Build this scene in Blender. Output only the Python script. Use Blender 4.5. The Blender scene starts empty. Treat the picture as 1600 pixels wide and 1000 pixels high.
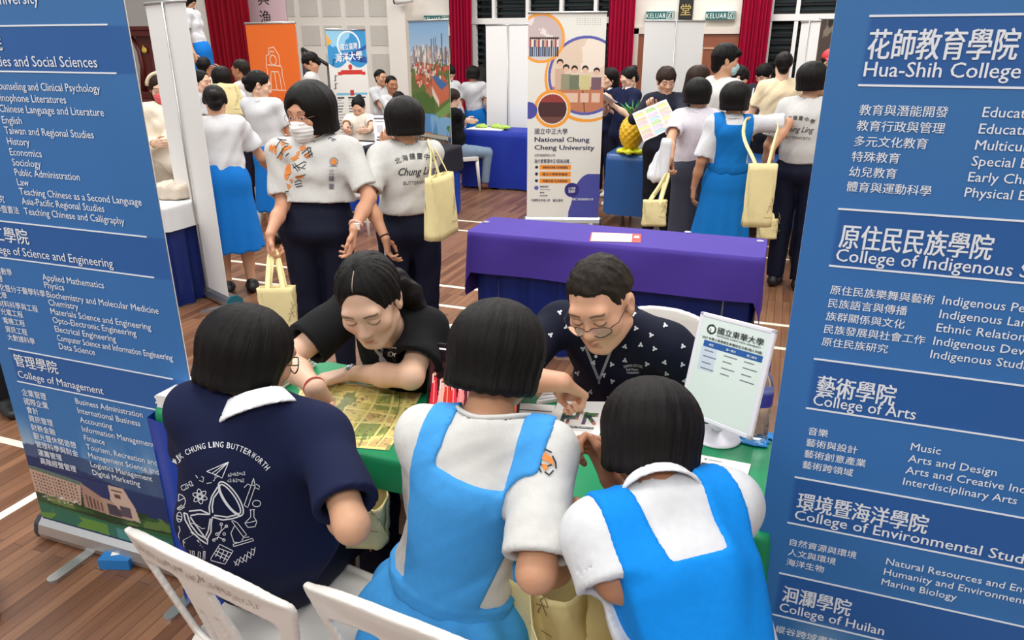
import bpy, bmesh, math, random
import numpy as np
from mathutils import Vector, Matrix
from mathutils.bvhtree import BVHTree

SC = bpy.context.scene
COL = SC.collection
rad = math.radians

# ------------------------------------------------------------------ camera, world, lamps, exposure
F_PX, CAM_H, YAW = 1130.0, 1.80, rad(20)
PITCH = math.atan((500 - 70) / F_PX)
cam_data = bpy.data.cameras.new('camera')
cam_data.sensor_width = 36.0
cam_data.lens = 36.0 * F_PX / 1600.0
cam_data.clip_start = 0.05
cam = bpy.data.objects.new('camera', cam_data)
COL.objects.link(cam)
cam.location = (0, 0, CAM_H)
cam.rotation_euler = (rad(90) - PITCH, 0, YAW)
SC.camera = cam

world = bpy.data.worlds.new('hall_light')
SC.world = world
world.use_nodes = True
world.node_tree.nodes['Background'].inputs[0].default_value = (0.93, 0.96, 1.0, 1)
world.node_tree.nodes['Background'].inputs[1].default_value = 0.68

def area_lamp(name, loc, size, sizey, power, col=(1, 0.98, 0.94), tgt=None):
    l = bpy.data.lights.new(name, 'AREA')
    l.shape = 'RECTANGLE'; l.size = size; l.size_y = sizey; l.energy = power; l.color = col
    o = bpy.data.objects.new(name, l); COL.objects.link(o); o.location = loc
    if tgt is not None:
        o.rotation_euler = (Vector(tgt) - Vector(loc)).to_track_quat('-Z', 'Y').to_euler()
    return o
for i, (x, y, p) in enumerate([(0.6, -2.6, 140), (-4.2, -1.6, 120), (-1.2, 1.6, 100), (-4.6, 3.8, 130), (1.6, 4.2, 110), (-2.0, 6.6, 130), (-6.8, 8.0, 150), (-1.0, 9.8, 140)]):
    area_lamp('ceiling_lamp', (x, y, 4.8), 2.4, 1.2, p)

SC.view_settings.view_transform = 'Standard'
SC.view_settings.look = 'None'
SC.view_settings.gamma = 1.0
SC.view_settings.use_curve_mapping = False
SC.view_settings.exposure = 0.0

# ------------------------------------------------------------------ picture rays
FH = np.array([-math.sin(YAW), math.cos(YAW), 0]); RT = np.array([math.cos(YAW), math.sin(YAW), 0])
ZV = np.array([0, 0, 1.0])
FW = math.cos(PITCH) * FH - math.sin(PITCH) * ZV
UP = math.sin(PITCH) * FH + math.cos(PITCH) * ZV
CP = np.array([0, 0, CAM_H])
def ray(x, y): return RT * (x - 800) - UP * (y - 500) + FW * F_PX
def at_z(x, y, z):
    r = ray(x, y); return CP + r * ((z - CAM_H) / r[2])
def at_c(x, y, zc): return CP + ray(x, y) * (zc / F_PX)
def at_y(x, y, Y):
    r = ray(x, y); return CP + r * (Y / r[1])
def depth(p): return float((np.array(p) - CP) @ FW)

# ------------------------------------------------------------------ materials
def lin(c):
    out = []
    for v in c:
        v = v / 255.0
        out.append(v / 12.92 if v <= 0.04045 else ((v + 0.055) / 1.055) ** 2.4)
    return (*out, 1.0)
MATS = {}
def nodes_of(m):
    m.use_nodes = True
    return m.node_tree.nodes, m.node_tree.links, m.node_tree.nodes['Principled BSDF']
def mat(name, rgb, rough=0.6, metal=0.0, noise=None, bump=None, spec=0.5, coat=0.0, stretch=None):
    """procedural principled material; noise=(scale, amount) colour mottling, bump=(scale, strength)"""
    if name in MATS: return MATS[name]
    m = bpy.data.materials.new(name); N, L, B = nodes_of(m)
    B.inputs['Base Color'].default_value = lin(rgb)
    B.inputs['Roughness'].default_value = rough
    B.inputs['Metallic'].default_value = metal
    B.inputs['Specular IOR Level'].default_value = spec
    B.inputs['Coat Weight'].default_value = coat
    tc = N.new('ShaderNodeTexCoord')
    src = tc.outputs['Object']
    if stretch:
        mp = N.new('ShaderNodeMapping'); mp.inputs['Scale'].default_value = stretch
        L.new(src, mp.inputs[0]); src = mp.outputs[0]
    if noise:
        n = N.new('ShaderNodeTexNoise'); n.inputs['Scale'].default_value = noise[0]; n.inputs['Detail'].default_value = 5
        L.new(src, n.inputs['Vector'])
        mx = N.new('ShaderNodeMix'); mx.data_type = 'RGBA'
        a = [max(0, v * (1 - noise[1])) for v in rgb]; b = [min(255, v * (1 + noise[1])) for v in rgb]
        mx.inputs[6].default_value = lin(a); mx.inputs[7].default_value = lin(b)
        L.new(n.outputs['Fac'], mx.inputs[0]); L.new(mx.outputs[2], B.inputs['Base Color'])
    if bump:
        n = N.new('ShaderNodeTexNoise'); n.inputs['Scale'].default_value = bump[0]; n.inputs['Detail'].default_value = 4
        L.new(src, n.inputs['Vector'])
        bp = N.new('ShaderNodeBump'); bp.inputs['Strength'].default_value = bump[1]; bp.inputs['Distance'].default_value = 0.01
        L.new(n.outputs['Fac'], bp.inputs['Height']); L.new(bp.outputs['Normal'], B.inputs['Normal'])
    MATS[name] = m
    return m
def cloth(name, rgb, rough=0.85, b=0.25, sc=28):
    return mat('cloth_' + name, rgb, rough, noise=(60, 0.04), bump=(sc * 2.2, b * 0.6), spec=0.2)
def vcol_mat(name, rough=0.5, spec=0.4, bump=None):
    """colour comes from the mesh's own colour attribute (print, skin tints)"""
    if name in MATS: return MATS[name]
    m = bpy.data.materials.new(name); N, L, B = nodes_of(m)
    a = N.new('ShaderNodeVertexColor'); a.layer_name = 'tint'
    L.new(a.outputs['Color'], B.inputs['Base Color'])
    B.inputs['Roughness'].default_value = rough; B.inputs['Specular IOR Level'].default_value = spec
    if bump:
        n = N.new('ShaderNodeTexNoise'); n.inputs['Scale'].default_value = bump[0]
        bp = N.new('ShaderNodeBump'); bp.inputs['Strength'].default_value = bump[1]; bp.inputs['Distance'].default_value = 0.004
        L.new(n.outputs['Fac'], bp.inputs['Height']); L.new(bp.outputs['Normal'], B.inputs['Normal'])
    MATS[name] = m
    return m
def hair_mat(name, rgb, hi=None):
    if name in MATS: return MATS[name]
    m = bpy.data.materials.new(name); N, L, B = nodes_of(m)
    tc = N.new('ShaderNodeTexCoord'); sp = N.new('ShaderNodeSeparateXYZ'); L.new(tc.outputs['Object'], sp.inputs[0])
    at = N.new('ShaderNodeMath'); at.operation = 'ARCTAN2'; L.new(sp.outputs[0], at.inputs[0]); L.new(sp.outputs[1], at.inputs[1])
    ab = N.new('ShaderNodeMath'); ab.operation = 'ABSOLUTE'; L.new(at.outputs[0], ab.inputs[0])
    cb = N.new('ShaderNodeCombineXYZ'); L.new(at.outputs[0], cb.inputs[0]); L.new(sp.outputs[2], cb.inputs[1])
    mp = N.new('ShaderNodeMapping'); mp.inputs['Scale'].default_value = (26, 5, 1); L.new(cb.outputs[0], mp.inputs[0])
    n = N.new('ShaderNodeTexNoise'); n.inputs['Scale'].default_value = 1.0; n.inputs['Detail'].default_value = 6; n.inputs['Roughness'].default_value = 0.65
    L.new(mp.outputs[0], n.inputs['Vector'])
    mx = N.new('ShaderNodeMix'); mx.data_type = 'RGBA'
    mx.inputs[6].default_value = lin([v * 0.7 for v in rgb]); mx.inputs[7].default_value = lin(hi or [min(255, v * 1.5 + 6) for v in rgb])
    L.new(n.outputs['Fac'], mx.inputs[0]); L.new(mx.outputs[2], B.inputs['Base Color'])
    bp = N.new('ShaderNodeBump'); bp.inputs['Strength'].default_value = 0.55; bp.inputs['Distance'].default_value = 0.006
    L.new(n.outputs['Fac'], bp.inputs['Height']); L.new(bp.outputs['Normal'], B.inputs['Normal'])
    B.inputs['Roughness'].default_value = 0.48; B.inputs['Specular IOR Level'].default_value = 0.17
    MATS[name] = m
    return m

# ------------------------------------------------------------------ object helpers
def tag(o, label=None, cat=None, group=None, kind=None):
    if label: o['label'] = label
    if cat: o['category'] = cat
    if group: o['group'] = group
    if kind: o['kind'] = kind
    return o
def empty(name, loc, label=None, cat=None, group=None, rz=0.0):
    o = bpy.data.objects.new(name, None); COL.objects.link(o)
    o.location = [float(v) for v in loc]; o.rotation_euler = (0, 0, rz); o.empty_display_size = 0.1
    return tag(o, label, cat, group)
def link(name, me, m=None, parent=None, smooth=False):
    o = bpy.data.objects.new(name, me); COL.objects.link(o)
    if m is not None and len(me.materials) == 0: me.materials.append(m)
    if parent is not None: o.parent = parent
    if smooth: me.polygons.foreach_set('use_smooth', [True] * len(me.polygons))
    return o
def np_mesh(name, V, Q, tint=None):
    """numpy verts + list/array of equal-size faces"""
    me = bpy.data.meshes.new(name)
    V = np.asarray(V, dtype=np.float32); Q = np.asarray(Q, dtype=np.int32)
    n = Q.shape[1]
    me.vertices.add(len(V)); me.vertices.foreach_set('co', V.ravel())
    me.loops.add(Q.size); me.loops.foreach_set('vertex_index', Q.ravel())
    me.polygons.add(len(Q))
    me.polygons.foreach_set('loop_start', np.arange(len(Q), dtype=np.int32) * n)
    me.polygons.foreach_set('loop_total', np.full(len(Q), n, dtype=np.int32))
    me.update(calc_edges=True)
    if tint is not None:
        a = me.color_attributes.new('tint', 'FLOAT_COLOR', 'POINT')
        t = np.ones((len(V), 4), np.float32); t[:, :3] = tint
        a.data.foreach_set('color', t.ravel())
    return me
class MB:
    """collects boxes, tubes, prisms into ONE mesh"""
    def __init__(s): s.v = []; s.f = []; s.sm = []
    def add(s, V, Fs, smooth=False):
        b = len(s.v); s.v += [tuple(float(c) for c in p) for p in V]
        s.f += [tuple(i + b for i in f) for f in Fs]; s.sm += [smooth] * len(Fs)
        return s
    def box(s, c, d, R=None, top=(1, 1)):
        V = []
        for sz in (-1, 1):
            k = top if sz > 0 else (1, 1)
            for sx, sy in ((-1, -1), (1, -1), (1, 1), (-1, 1)):
                p = np.array([sx * d[0] / 2 * k[0], sy * d[1] / 2 * k[1], sz * d[2] / 2])
                if R is not None: p = np.array(R) @ p
                V.append(p + np.array(c))
        return s.add(V, [(3, 2, 1, 0), (4, 5, 6, 7), (0, 1, 5, 4), (1, 2, 6, 5), (2, 3, 7, 6), (3, 0, 4, 7)])
    def tube(s, pts, r, n=10, caps=True, ell=None):
        pts = [np.array(p, float) for p in pts]
        rs = r if hasattr(r, '__len__') else [r] * len(pts)
        V = []; Fs = []; nrm = None
        for i, p in enumerate(pts):
            t = pts[min(i + 1, len(pts) - 1)] - pts[max(i - 1, 0)]; t = t / (np.linalg.norm(t) + 1e-9)
            if nrm is None:
                a = np.array([0, 0, 1.0]) if abs(t[2]) < 0.9 else np.array([1.0, 0, 0])
                nrm = np.cross(t, a)
            nrm = nrm - t * (nrm @ t); nrm /= np.linalg.norm(nrm) + 1e-9
            b = np.cross(t, nrm)
            e = ell or (1, 1)
            for k in range(n):
                a = 2 * math.pi * k / n
                V.append(p + (nrm * math.cos(a) * e[0] + b * math.sin(a) * e[1]) * rs[i])
        for i in range(len(pts) - 1):
            for k in range(n):
                Fs.append((i * n + k, i * n + (k + 1) % n, (i + 1) * n + (k + 1) % n, (i + 1) * n + k))
        if caps:
            Fs.append(tuple(range(n - 1, -1, -1))); Fs.append(tuple((len(pts) - 1) * n + k for k in range(n)))
        return s.add(V, Fs, True)
    def lathe(s, c, prof, n=24, R=None):
        V = []; Fs = []
        for (r, z) in prof:
            for k in range(n):
                a = 2 * math.pi * k / n
                p = np.array([r * math.cos(a), r * math.sin(a), z])
                if R is not None: p = np.array(R) @ p
                V.append(p + np.array(c))
        for i in range(len(prof) - 1):
            for k in range(n):
                Fs.append((i * n + k, i * n + (k + 1) % n, (i + 1) * n + (k + 1) % n, (i + 1) * n + k))
        Fs.append(tuple(range(n - 1, -1, -1))); Fs.append(tuple((len(prof) - 1) * n + k for k in range(n)))
        return s.add(V, Fs, True)
    def grid(s, P, smooth=True):
        """P[i][j] points"""
        h, w = len(P), len(P[0]); V = [p for row in P for p in row]
        return s.add(V, [(i * w + j, i * w + j + 1, (i + 1) * w + j + 1, (i + 1) * w + j) for i in range(h - 1) for j in range(w - 1)], smooth)
    def build(s, name, m, parent=None, origin=None, bevel=0.0, solid=0.0, sub=0):
        me = bpy.data.meshes.new(name)
        V = s.v if origin is None else [tuple(np.array(p) - np.array(origin)) for p in s.v]
        me.from_pydata(V, [], s.f); me.polygons.foreach_set('use_smooth', s.sm); me.update()
        o = link(name, me, m, parent)
        if origin is not None and parent is None: o.location = [float(v) for v in origin]
        if solid:
            md = o.modifiers.new('thick', 'SOLIDIFY'); md.thickness = solid; md.offset = 0
        if bevel:
            md = o.modifiers.new('bevel', 'BEVEL'); md.width = bevel; md.segments = 2; md.limit_method = 'ANGLE'
        if sub:
            md = o.modifiers.new('sub', 'SUBSURF'); md.levels = sub; md.render_levels = sub
        return o

# ------------------------------------------------------------------ lettering
_tc = bpy.data.curves.new('lettering', 'FONT'); _to = bpy.data.objects.new('lettering', _tc); COL.objects.link(_to)
_tcache = {}
def text_mesh(body, bold=0.0, spacing=1.0):
    """flat lettering as (verts Nx2, polys); height 1 em"""
    key = (body, bold, spacing)
    if key in _tcache: return _tcache[key]
    _tc.body = body; _tc.offset = bold; _tc.space_character = spacing; _tc.resolution_u = 2; _tc.size = 1.0
    bpy.context.view_layer.update()
    dg = bpy.context.evaluated_depsgraph_get()
    me = bpy.data.meshes.new_from_object(_to.evaluated_get(dg))
    V = np.array([v.co[:2] for v in me.vertices]).reshape(-1, 2); P = [tuple(p.vertices) for p in me.polygons]
    bpy.data.meshes.remove(me)
    _tcache[key] = (V, P)
    return V, P
def lay_text(mb, body, fn, height, width=None, bold=0.0, align='L', spacing=1.0, slant=0.0, valign=0.0):
    """adds lettering to mb; fn maps (u, v) metres -> 3-D; height is the cap/em height"""
    cjk = any(ord(c) > 0x2E00 for c in body)
    if not cjk: bold = bold * 0.8
    V, P = text_mesh(body, 0.0, spacing)
    if len(V) == 0: return
    x0, x1 = V[:, 0].min(), V[:, 0].max()
    sy = height; sx = height if width is None else width / max(1e-6, (x1 - x0))
    off = {'L': x0, 'C': (x0 + x1) / 2, 'R': x1}[align]
    # heavier brush weight: the same glyph laid again a hair to each side
    sh = [(0, 0)] if bold < 0.004 else [(-bold, 0), (bold, 0), (0, bold * 0.5)] if bold < 0.015 else [(-bold, 0), (0, 0), (bold, 0), (0, bold * 0.6)]
    o = np.array(fn(0, 0)); nn = np.cross(np.array(fn(0.01, 0)) - o, np.array(fn(0, 0.01)) - o); nn = nn / (np.linalg.norm(nn) + 1e-9)
    for k, (dx, dy) in enumerate(sh):      # each layer of ink a hair above the last
        mb.add([np.array(fn((x + dx - off) * sx + y * sy * slant, (y + dy - valign) * sy)) + nn * (0.0003 * k) for x, y in V], P)
# ------------------------------------------------------------------ implicit surfaces (bodies, hair, clothes)
def A(*p): return np.array(p, dtype=float)
def unit(v): v = np.array(v, float); return v / (np.linalg.norm(v) + 1e-9)
def smin(a, b, k):
    h = np.clip(0.5 + 0.5 * (b - a) / k, 0, 1)
    return b * (1 - h) + a * h - k * h * (1 - h)
def smax(a, b, k): return -smin(-a, -b, k)
class Prim:
    def __init__(s, f, lo, hi): s.f, s.lo, s.hi = f, np.array(lo, float), np.array(hi, float)
def cone(a, b, ra, rb=None, lat=None, ls=1.0, cap=None, flat=None):
    """tapered capsule; lat/ls widen it along one direction; cap cuts it flat at b (1), a (2) or both (3)"""
    a = np.array(a, float); b = np.array(b, float); rb = ra if rb is None else rb
    ab = b - a; L2 = max(ab @ ab, 1e-9); L = math.sqrt(L2)
    l = None if lat is None else unit(lat)
    def f(X, Y, Z):
        x, y, z = X - a[0], Y - a[1], Z - a[2]
        tr = (x * ab[0] + y * ab[1] + z * ab[2]) / L2
        t = np.clip(tr, 0, 1)
        x = x - t * ab[0]; y = y - t * ab[1]; z = z - t * ab[2]
        if l is not None:
            q = (x * l[0] + y * l[1] + z * l[2]) * (1 / ls - 1)
            x = x + q * l[0]; y = y + q * l[1]; z = z + q * l[2]
        d = np.sqrt(x * x + y * y + z * z) - (ra + (rb - ra) * t)
        if cap:
            if cap & 1: d = np.maximum(d, (tr - 1) * L)
            if cap & 2: d = np.maximum(d, -tr * L)
        return d
    R = max(ra, rb) * max(1, ls)
    return Prim(f, np.minimum(a, b) - R, np.maximum(a, b) + R)
def ell(c, r, R=None):
    c = np.array(c, float); r = np.array(r, float); R = np.eye(3) if R is None else np.array(R, float)   # columns = axes
    def f(X, Y, Z):
        x, y, z = X - c[0], Y - c[1], Z - c[2]
        q = [(x * R[0, i] + y * R[1, i] + z * R[2, i]) for i in range(3)]
        k0 = np.sqrt((q[0] / r[0]) ** 2 + (q[1] / r[1]) ** 2 + (q[2] / r[2]) ** 2)
        k1 = np.sqrt((q[0] / r[0] ** 2) ** 2 + (q[1] / r[1] ** 2) ** 2 + (q[2] / r[2] ** 2) ** 2)
        return k0 * (k0 - 1) / np.maximum(k1, 1e-6)
    e = np.sqrt(((R * r) ** 2).sum(axis=1))
    return Prim(f, c - e, c + e)
def rbox(c, h, R=None, r=0.01):
    c = np.array(c, float); h = np.array(h, float); R = np.eye(3) if R is None else np.array(R, float)
    def f(X, Y, Z):
        x, y, z = X - c[0], Y - c[1], Z - c[2]
        q = [np.abs(x * R[0, i] + y * R[1, i] + z * R[2, i]) - h[i] + r for i in range(3)]
        o = np.sqrt(sum(np.maximum(v, 0) ** 2 for v in q))
        return o + np.minimum(np.maximum(np.maximum(q[0], q[1]), q[2]), 0) - r
    e = (np.abs(R) * h).sum(axis=1)
    return Prim(f, c - e, c + e)
def axis_pts(lo, hi, h, fine):
    out = [lo]; p = lo
    while p < hi:
        s = h
        for (a, b, hf) in fine:
            if a - h <= p <= b: s = min(s, hf)
        p += s; out.append(p)
    return np.array(out)
class Field:
    def __init__(s, lo, hi, h, fine=()):
        """fine: list of (lo3, hi3, h)"""
        s.ax = [axis_pts(lo[i] - 2 * h, hi[i] + 2 * h, h, [(f[0][i], f[1][i], f[2]) for f in fine]) for i in range(3)]
        s.v = np.full([len(a) for a in s.ax], 0.5, np.float32); s.h = h
    def _sl(s, p, m):
        sl = []
        for i in range(3):
            a = np.searchsorted(s.ax[i], p.lo[i] - m); b = np.searchsorted(s.ax[i], p.hi[i] + m)
            if b <= a: return None
            sl.append(slice(a, b))
        return tuple(sl)
    def _g(s, sl): return (s.ax[0][sl[0]][:, None, None], s.ax[1][sl[1]][None, :, None], s.ax[2][sl[2]][None, None, :])
    def add(s, p, k=0.015):
        sl = s._sl(p, k + 2.5 * s.h)
        if sl: s.v[sl] = smin(s.v[sl], p.f(*s._g(sl)), k)
        return s
    def cut(s, p, k=0.004):
        sl = s._sl(p, k + 2.5 * s.h)
        if sl: s.v[sl] = smax(s.v[sl], -p.f(*s._g(sl)), k)
        return s
    def fun(s, fn):
        """v = fn(v, X, Y, Z) over everything"""
        s.v = np.asarray(fn(s.v, *s._g((slice(None),) * 3)), np.float32); return s
    def plane(s, p, n, k=0.003):
        """keep the side n points to"""
        n = unit(n); p = np.array(p, float)
        return s.fun(lambda v, X, Y, Z: smax(v, -((X - p[0]) * n[0] + (Y - p[1]) * n[1] + (Z - p[2]) * n[2]), k))
    def folds(s, amp, seed=0, freq=14.0, along=None, st=0.35):
        """wrinkles: warped sine noise, stretched along a direction"""
        rs = np.random.RandomState(seed); al = unit(along if along is not None else (0, 0, 1))
        X, Y, Z = s._g((slice(None),) * 3)
        m = np.abs(s.v) < 0.05
        I = np.nonzero(m)
        x, y, z = s.ax[0][I[0]], s.ax[1][I[1]], s.ax[2][I[2]]
        q = (x * al[0] + y * al[1] + z * al[2]) * (st - 1)
        x, y, z = x + q * al[0], y + q * al[1], z + q * al[2]
        n = 0
        for o, (f, a) in enumerate(((1, 1.0), (1.9, 0.55), (3.3, 0.25))):
            w = [rs.normal(size=3) for _ in range(3)]; ph = rs.rand(6) * 6.28
            wx = np.sin((x * w[0][0] + y * w[0][1] + z * w[0][2]) * freq * 0.5 * f + ph[0])
            wy = np.sin((x * w[1][0] + y * w[1][1] + z * w[1][2]) * freq * 0.6 * f + ph[1])
            n = n + a * np.sin((x * w[2][0] + y * w[2][1] + z * w[2][2]) * freq * f + 1.6 * wx + 1.2 * wy + ph[2])
            n = n + a * 0.6 * np.sin((x * w[0][1] - y * w[2][0] + z * w[1][2]) * freq * 1.2 * f + 1.5 * wy + ph[3])
        s.v[I] += (amp * n).astype(np.float32)
        return s
    def mesh(s):
        v = s.v
        ins = v < 0
        c = np.zeros([n - 1 for n in v.shape], np.uint8)
        for dx in (0, 1):
            for dy in (0, 1):
                for dz in (0, 1):
                    c += ins[dx:v.shape[0] - 1 + dx, dy:v.shape[1] - 1 + dy, dz:v.shape[2] - 1 + dz]
        act = (c > 0) & (c < 8)
        I, J, K = np.nonzero(act)
        idx = np.full(act.shape, -1, np.int32); idx[I, J, K] = np.arange(len(I))
        acc = np.zeros((len(I), 3)); cnt = np.zeros(len(I))
        for ax in range(3):
            o = [a for a in range(3) if a != ax]
            for p in (0, 1):
                for q in (0, 1):
                    d0 = [0, 0, 0]; d0[o[0]] = p; d0[o[1]] = q
                    d1 = list(d0); d1[ax] = 1
                    va = v[I + d0[0], J + d0[1], K + d0[2]]; vb = v[I + d1[0], J + d1[1], K + d1[2]]
                    x = (va < 0) != (vb < 0)
                    t = np.where(x, va / np.where(x, va - vb, 1), 0)
                    pos = np.array(d0, float)[None, :].repeat(len(I), 0); pos[:, ax] += t
                    acc += np.where(x[:, None], pos, 0); cnt += x
        fr = acc / np.maximum(cnt, 1)[:, None]
        V = np.empty((len(I), 3))
        for a, ii in enumerate((I, J, K)):
            x = s.ax[a]; V[:, a] = x[ii] + fr[:, a] * (x[ii + 1] - x[ii])
        Q = []
        for ax in range(3):
            o = [a for a in range(3) if a != ax]
            sl0 = [slice(1, -1)] * 3; sl0[ax] = slice(0, -1)
            sl1 = [slice(1, -1)] * 3; sl1[ax] = slice(1, None)
            a0 = ins[tuple(sl0)]; a1 = ins[tuple(sl1)]
            E = np.nonzero(a0 != a1)
            if len(E[0]) == 0: continue
            st = a0[E]
            g = [E[i] + (0 if i == ax else 1) for i in range(3)]
            def cell(p, q):
                h = [g[0].copy(), g[1].copy(), g[2].copy()]; h[o[0]] = h[o[0]] - p; h[o[1]] = h[o[1]] - q
                return idx[h[0], h[1], h[2]]
            q4 = np.stack([cell(1, 1), cell(0, 1), cell(0, 0), cell(1, 0)], 1)
            flip = st if ax != 1 else ~st
            q4 = np.where(flip[:, None], q4, q4[:, ::-1])
            Q.append(q4[(q4 >= 0).all(1)])
        return V, np.concatenate(Q) if Q else np.zeros((0, 4), int)
def field_obj(name, F, m, parent, origin, R=None, tint=None, relax=0):
    V, Q = F.mesh()
    t = None if tint is None else tint(V)
    Vl = V - np.array(origin)
    if R is not None: Vl = Vl @ np.array(R)
    me = np_mesh(name, Vl, Q, t)
    o = link(name, me, m, parent, smooth=True)
    return o, (V, Q)
def bounds(prims, m=0.03):
    return np.min([p.lo for p in prims], 0) - m, np.max([p.hi for p in prims], 0) + m
# ------------------------------------------------------------------ people
def frame(f, upish=(0, 0, 1)):
    f = unit(f); r = unit(np.cross(f, upish)); return np.stack([r, f, np.cross(r, f)], 1)      # columns right, forward, up
def dirdeg(a): return A(math.cos(rad(a)), math.sin(rad(a)), 0)
def arm_ik(sh, tgt, hint, l1, l2):
    sh = np.array(sh, float); d = np.array(tgt, float) - sh; D = np.linalg.norm(d)
    D2 = min(D, (l1 + l2) * 0.995); u = d / D
    a = (l1 * l1 - l2 * l2 + D2 * D2) / (2 * D2); h = math.sqrt(max(l1 * l1 - a * a, 0))
    p = np.array(hint, float); p = p - u * (p @ u); p = unit(p)
    el = sh + u * a + p * h
    return el, sh + u * D2
class Pose: pass
def pose(xy, face, h=1.6, level=False, sit=None, lean=0.0, neck=None, head=None, look=None, sface=None, width=1.0, knees=None, feet=True, spread=0.09, tilt=0.0, base_z=0.0):
    """skeleton in world metres. face: facing angle; sit: seat height; lean: degrees forward; neck/head: exact places; look: gaze direction"""
    J = Pose(); s = h / 1.65; J.s = s; J.h = h; J.w = width; J.sit = sit
    f = dirdeg(face); r = np.cross(f, ZV); J.f, J.r = f, r
    x, y = xy
    pz = (0.90 * s if sit is None else sit + 0.095 * s) + base_z
    J.pel = A(x, y, pz)
    la = rad(lean); sp = f * math.sin(la) + ZV * math.cos(la)
    J.neck = J.pel + sp * 0.485 * s if neck is None else np.array(neck, float)
    J.sp = unit(J.neck - J.pel); J.tl = np.linalg.norm(J.neck - J.pel)
    J.waist = J.pel + J.sp * 0.12 * s
    J.chest = J.pel + (J.neck - J.pel) * 0.64 - f * 0.012 * s
    sf = f if sface is None else dirdeg(sface)
    J.sr = unit(np.cross(sf, J.sp)); J.sf = unit(np.cross(J.sp, J.sr))
    if level: J.sr = unit(np.cross(sf, ZV))
    c = J.neck - J.sp * 0.055 * s + J.sf * 0.01 * s
    J.shR = c + J.sr * 0.150 * s * width; J.shL = c - J.sr * 0.150 * s * width
    J.look = unit(look if look is not None else sf)
    J.head = J.neck + (J.sp * 0.5 + ZV * 0.5) * 0.135 * s + J.look * 0.03 * s if head is None else np.array(head, float)
    J.Rh = frame(J.look, unit(ZV + r * tilt))
    J.hipR = J.pel + r * spread * s - ZV * 0.03 * s; J.hipL = J.pel - r * spread * s - ZV * 0.03 * s
    if sit is None:
        J.knR = A(*(J.hipR[:2] + f[:2] * 0.02), base_z + 0.46 * s); J.knL = A(*(J.hipL[:2] + f[:2] * 0.02), base_z + 0.46 * s)
        J.anR = A(*J.hipR[:2], base_z + 0.075 * s); J.anL = A(*J.hipL[:2], base_z + 0.075 * s)
    else:
        kx = 0.40 * s
        for S, sg in (('R', 1), ('L', -1)):
            hp = getattr(J, 'hip' + S); k = hp + f * kx + r * sg * 0.05 * s; k[2] = max(0.45 * s, sit + 0.02)
            a = k - f * 0.03; a[2] = 0.075 * s
            setattr(J, 'kn' + S, k); setattr(J, 'an' + S, a)
    if knees: J.knR, J.knL, J.anR, J.anL = [np.array(q, float) for q in knees]
    J.l1, J.l2 = 0.285 * s, 0.245 * s
    for S, sg in (('R', 1), ('L', -1)):
        sh = getattr(J, 'sh' + S)
        el, wr = arm_ik(sh, sh - ZV * 0.5 * s + J.sr * sg * 0.09 * s + sf * 0.05 * s, -sf + J.sr * sg * 0.4, J.l1, J.l2)
        setattr(J, 'el' + S, el); setattr(J, 'wr' + S, wr)
        setattr(J, 'hd' + S, unit(-ZV + sf * 0.15)); setattr(J, 'pn' + S, unit(-J.sr * sg)); setattr(J, 'cl' + S, (0.35, 0.4, 0.45, 0.5))
        setattr(J, 'th' + S, 0.3)
    return J
def arm(J, S, target, hint, hd=None, pn=None, curl=None, th=None):
    """reach: wrist at target, elbow toward hint; hd hand direction, pn palm normal"""
    el, wr = arm_ik(getattr(J, 'sh' + S), target, hint, J.l1, J.l2)
    setattr(J, 'el' + S, el); setattr(J, 'wr' + S, wr)
    setattr(J, 'hd' + S, unit(hd) if hd is not None else unit(wr - el))
    if pn is not None: setattr(J, 'pn' + S, unit(pn))
    if curl is not None: setattr(J, 'cl' + S, curl)
    if th is not None: setattr(J, 'th' + S, th)
def hand_prims(J, S):
    s = J.s; wr = getattr(J, 'wr' + S); d = getattr(J, 'hd' + S); n = getattr(J, 'pn' + S); n = unit(n - d * (n @ d))
    t = np.cross(d, n) * (1 if S == 'R' else -1)
    out = []
    ks = [(0.086, 0.027), (0.09, 0.009), (0.085, -0.010), (0.076, -0.027)]
    Ls = [(0.040, 0.025, 0.020), (0.044, 0.028, 0.021), (0.040, 0.026, 0.020), (0.032, 0.020, 0.018)]
    cl = getattr(J, 'cl' + S)
    for (kd, kt), L, c in zip(ks, Ls, cl):
        k = wr + (d * kd + t * kt) * s
        out.append((cone(wr + t * kt * 0.45 * s, k, 0.0165 * s, 0.0115 * s), 0.012))
        a = 0; p = k; rr = 0.0095 * s
        for j, (l, w) in enumerate(zip(L, (0.85, 1.0, 0.7))):
            a += c * w; q = p + (d * math.cos(a) + n * math.sin(a) - t * kt * 0.5 * (0 if c > 0.6 else -0.35)) * l * s
            out.append((cone(p, q, rr, rr * 0.9), 0.003)); p = q; rr *= 0.92
    th = getattr(J, 'th' + S)
    p = wr + (d * 0.022 + t * 0.018 + n * 0.006) * s
    dd = [unit(d * 0.55 + t * (0.95 - th) + n * (0.2 + th * 0.5)), unit(d * 0.85 + t * (0.55 - th) + n * (0.15 + th * 0.5)), unit(d * 1.0 + t * (0.25 - th) + n * (0.1 + th * 0.4))]
    for q, l, r0 in zip(dd, (0.042, 0.032, 0.026), (0.0135, 0.0105, 0.0095)):
        e = p + q * l * s; out.append((cone(p, e, r0 * s, r0 * 0.88 * s), 0.008)); p = e
    return out
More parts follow.
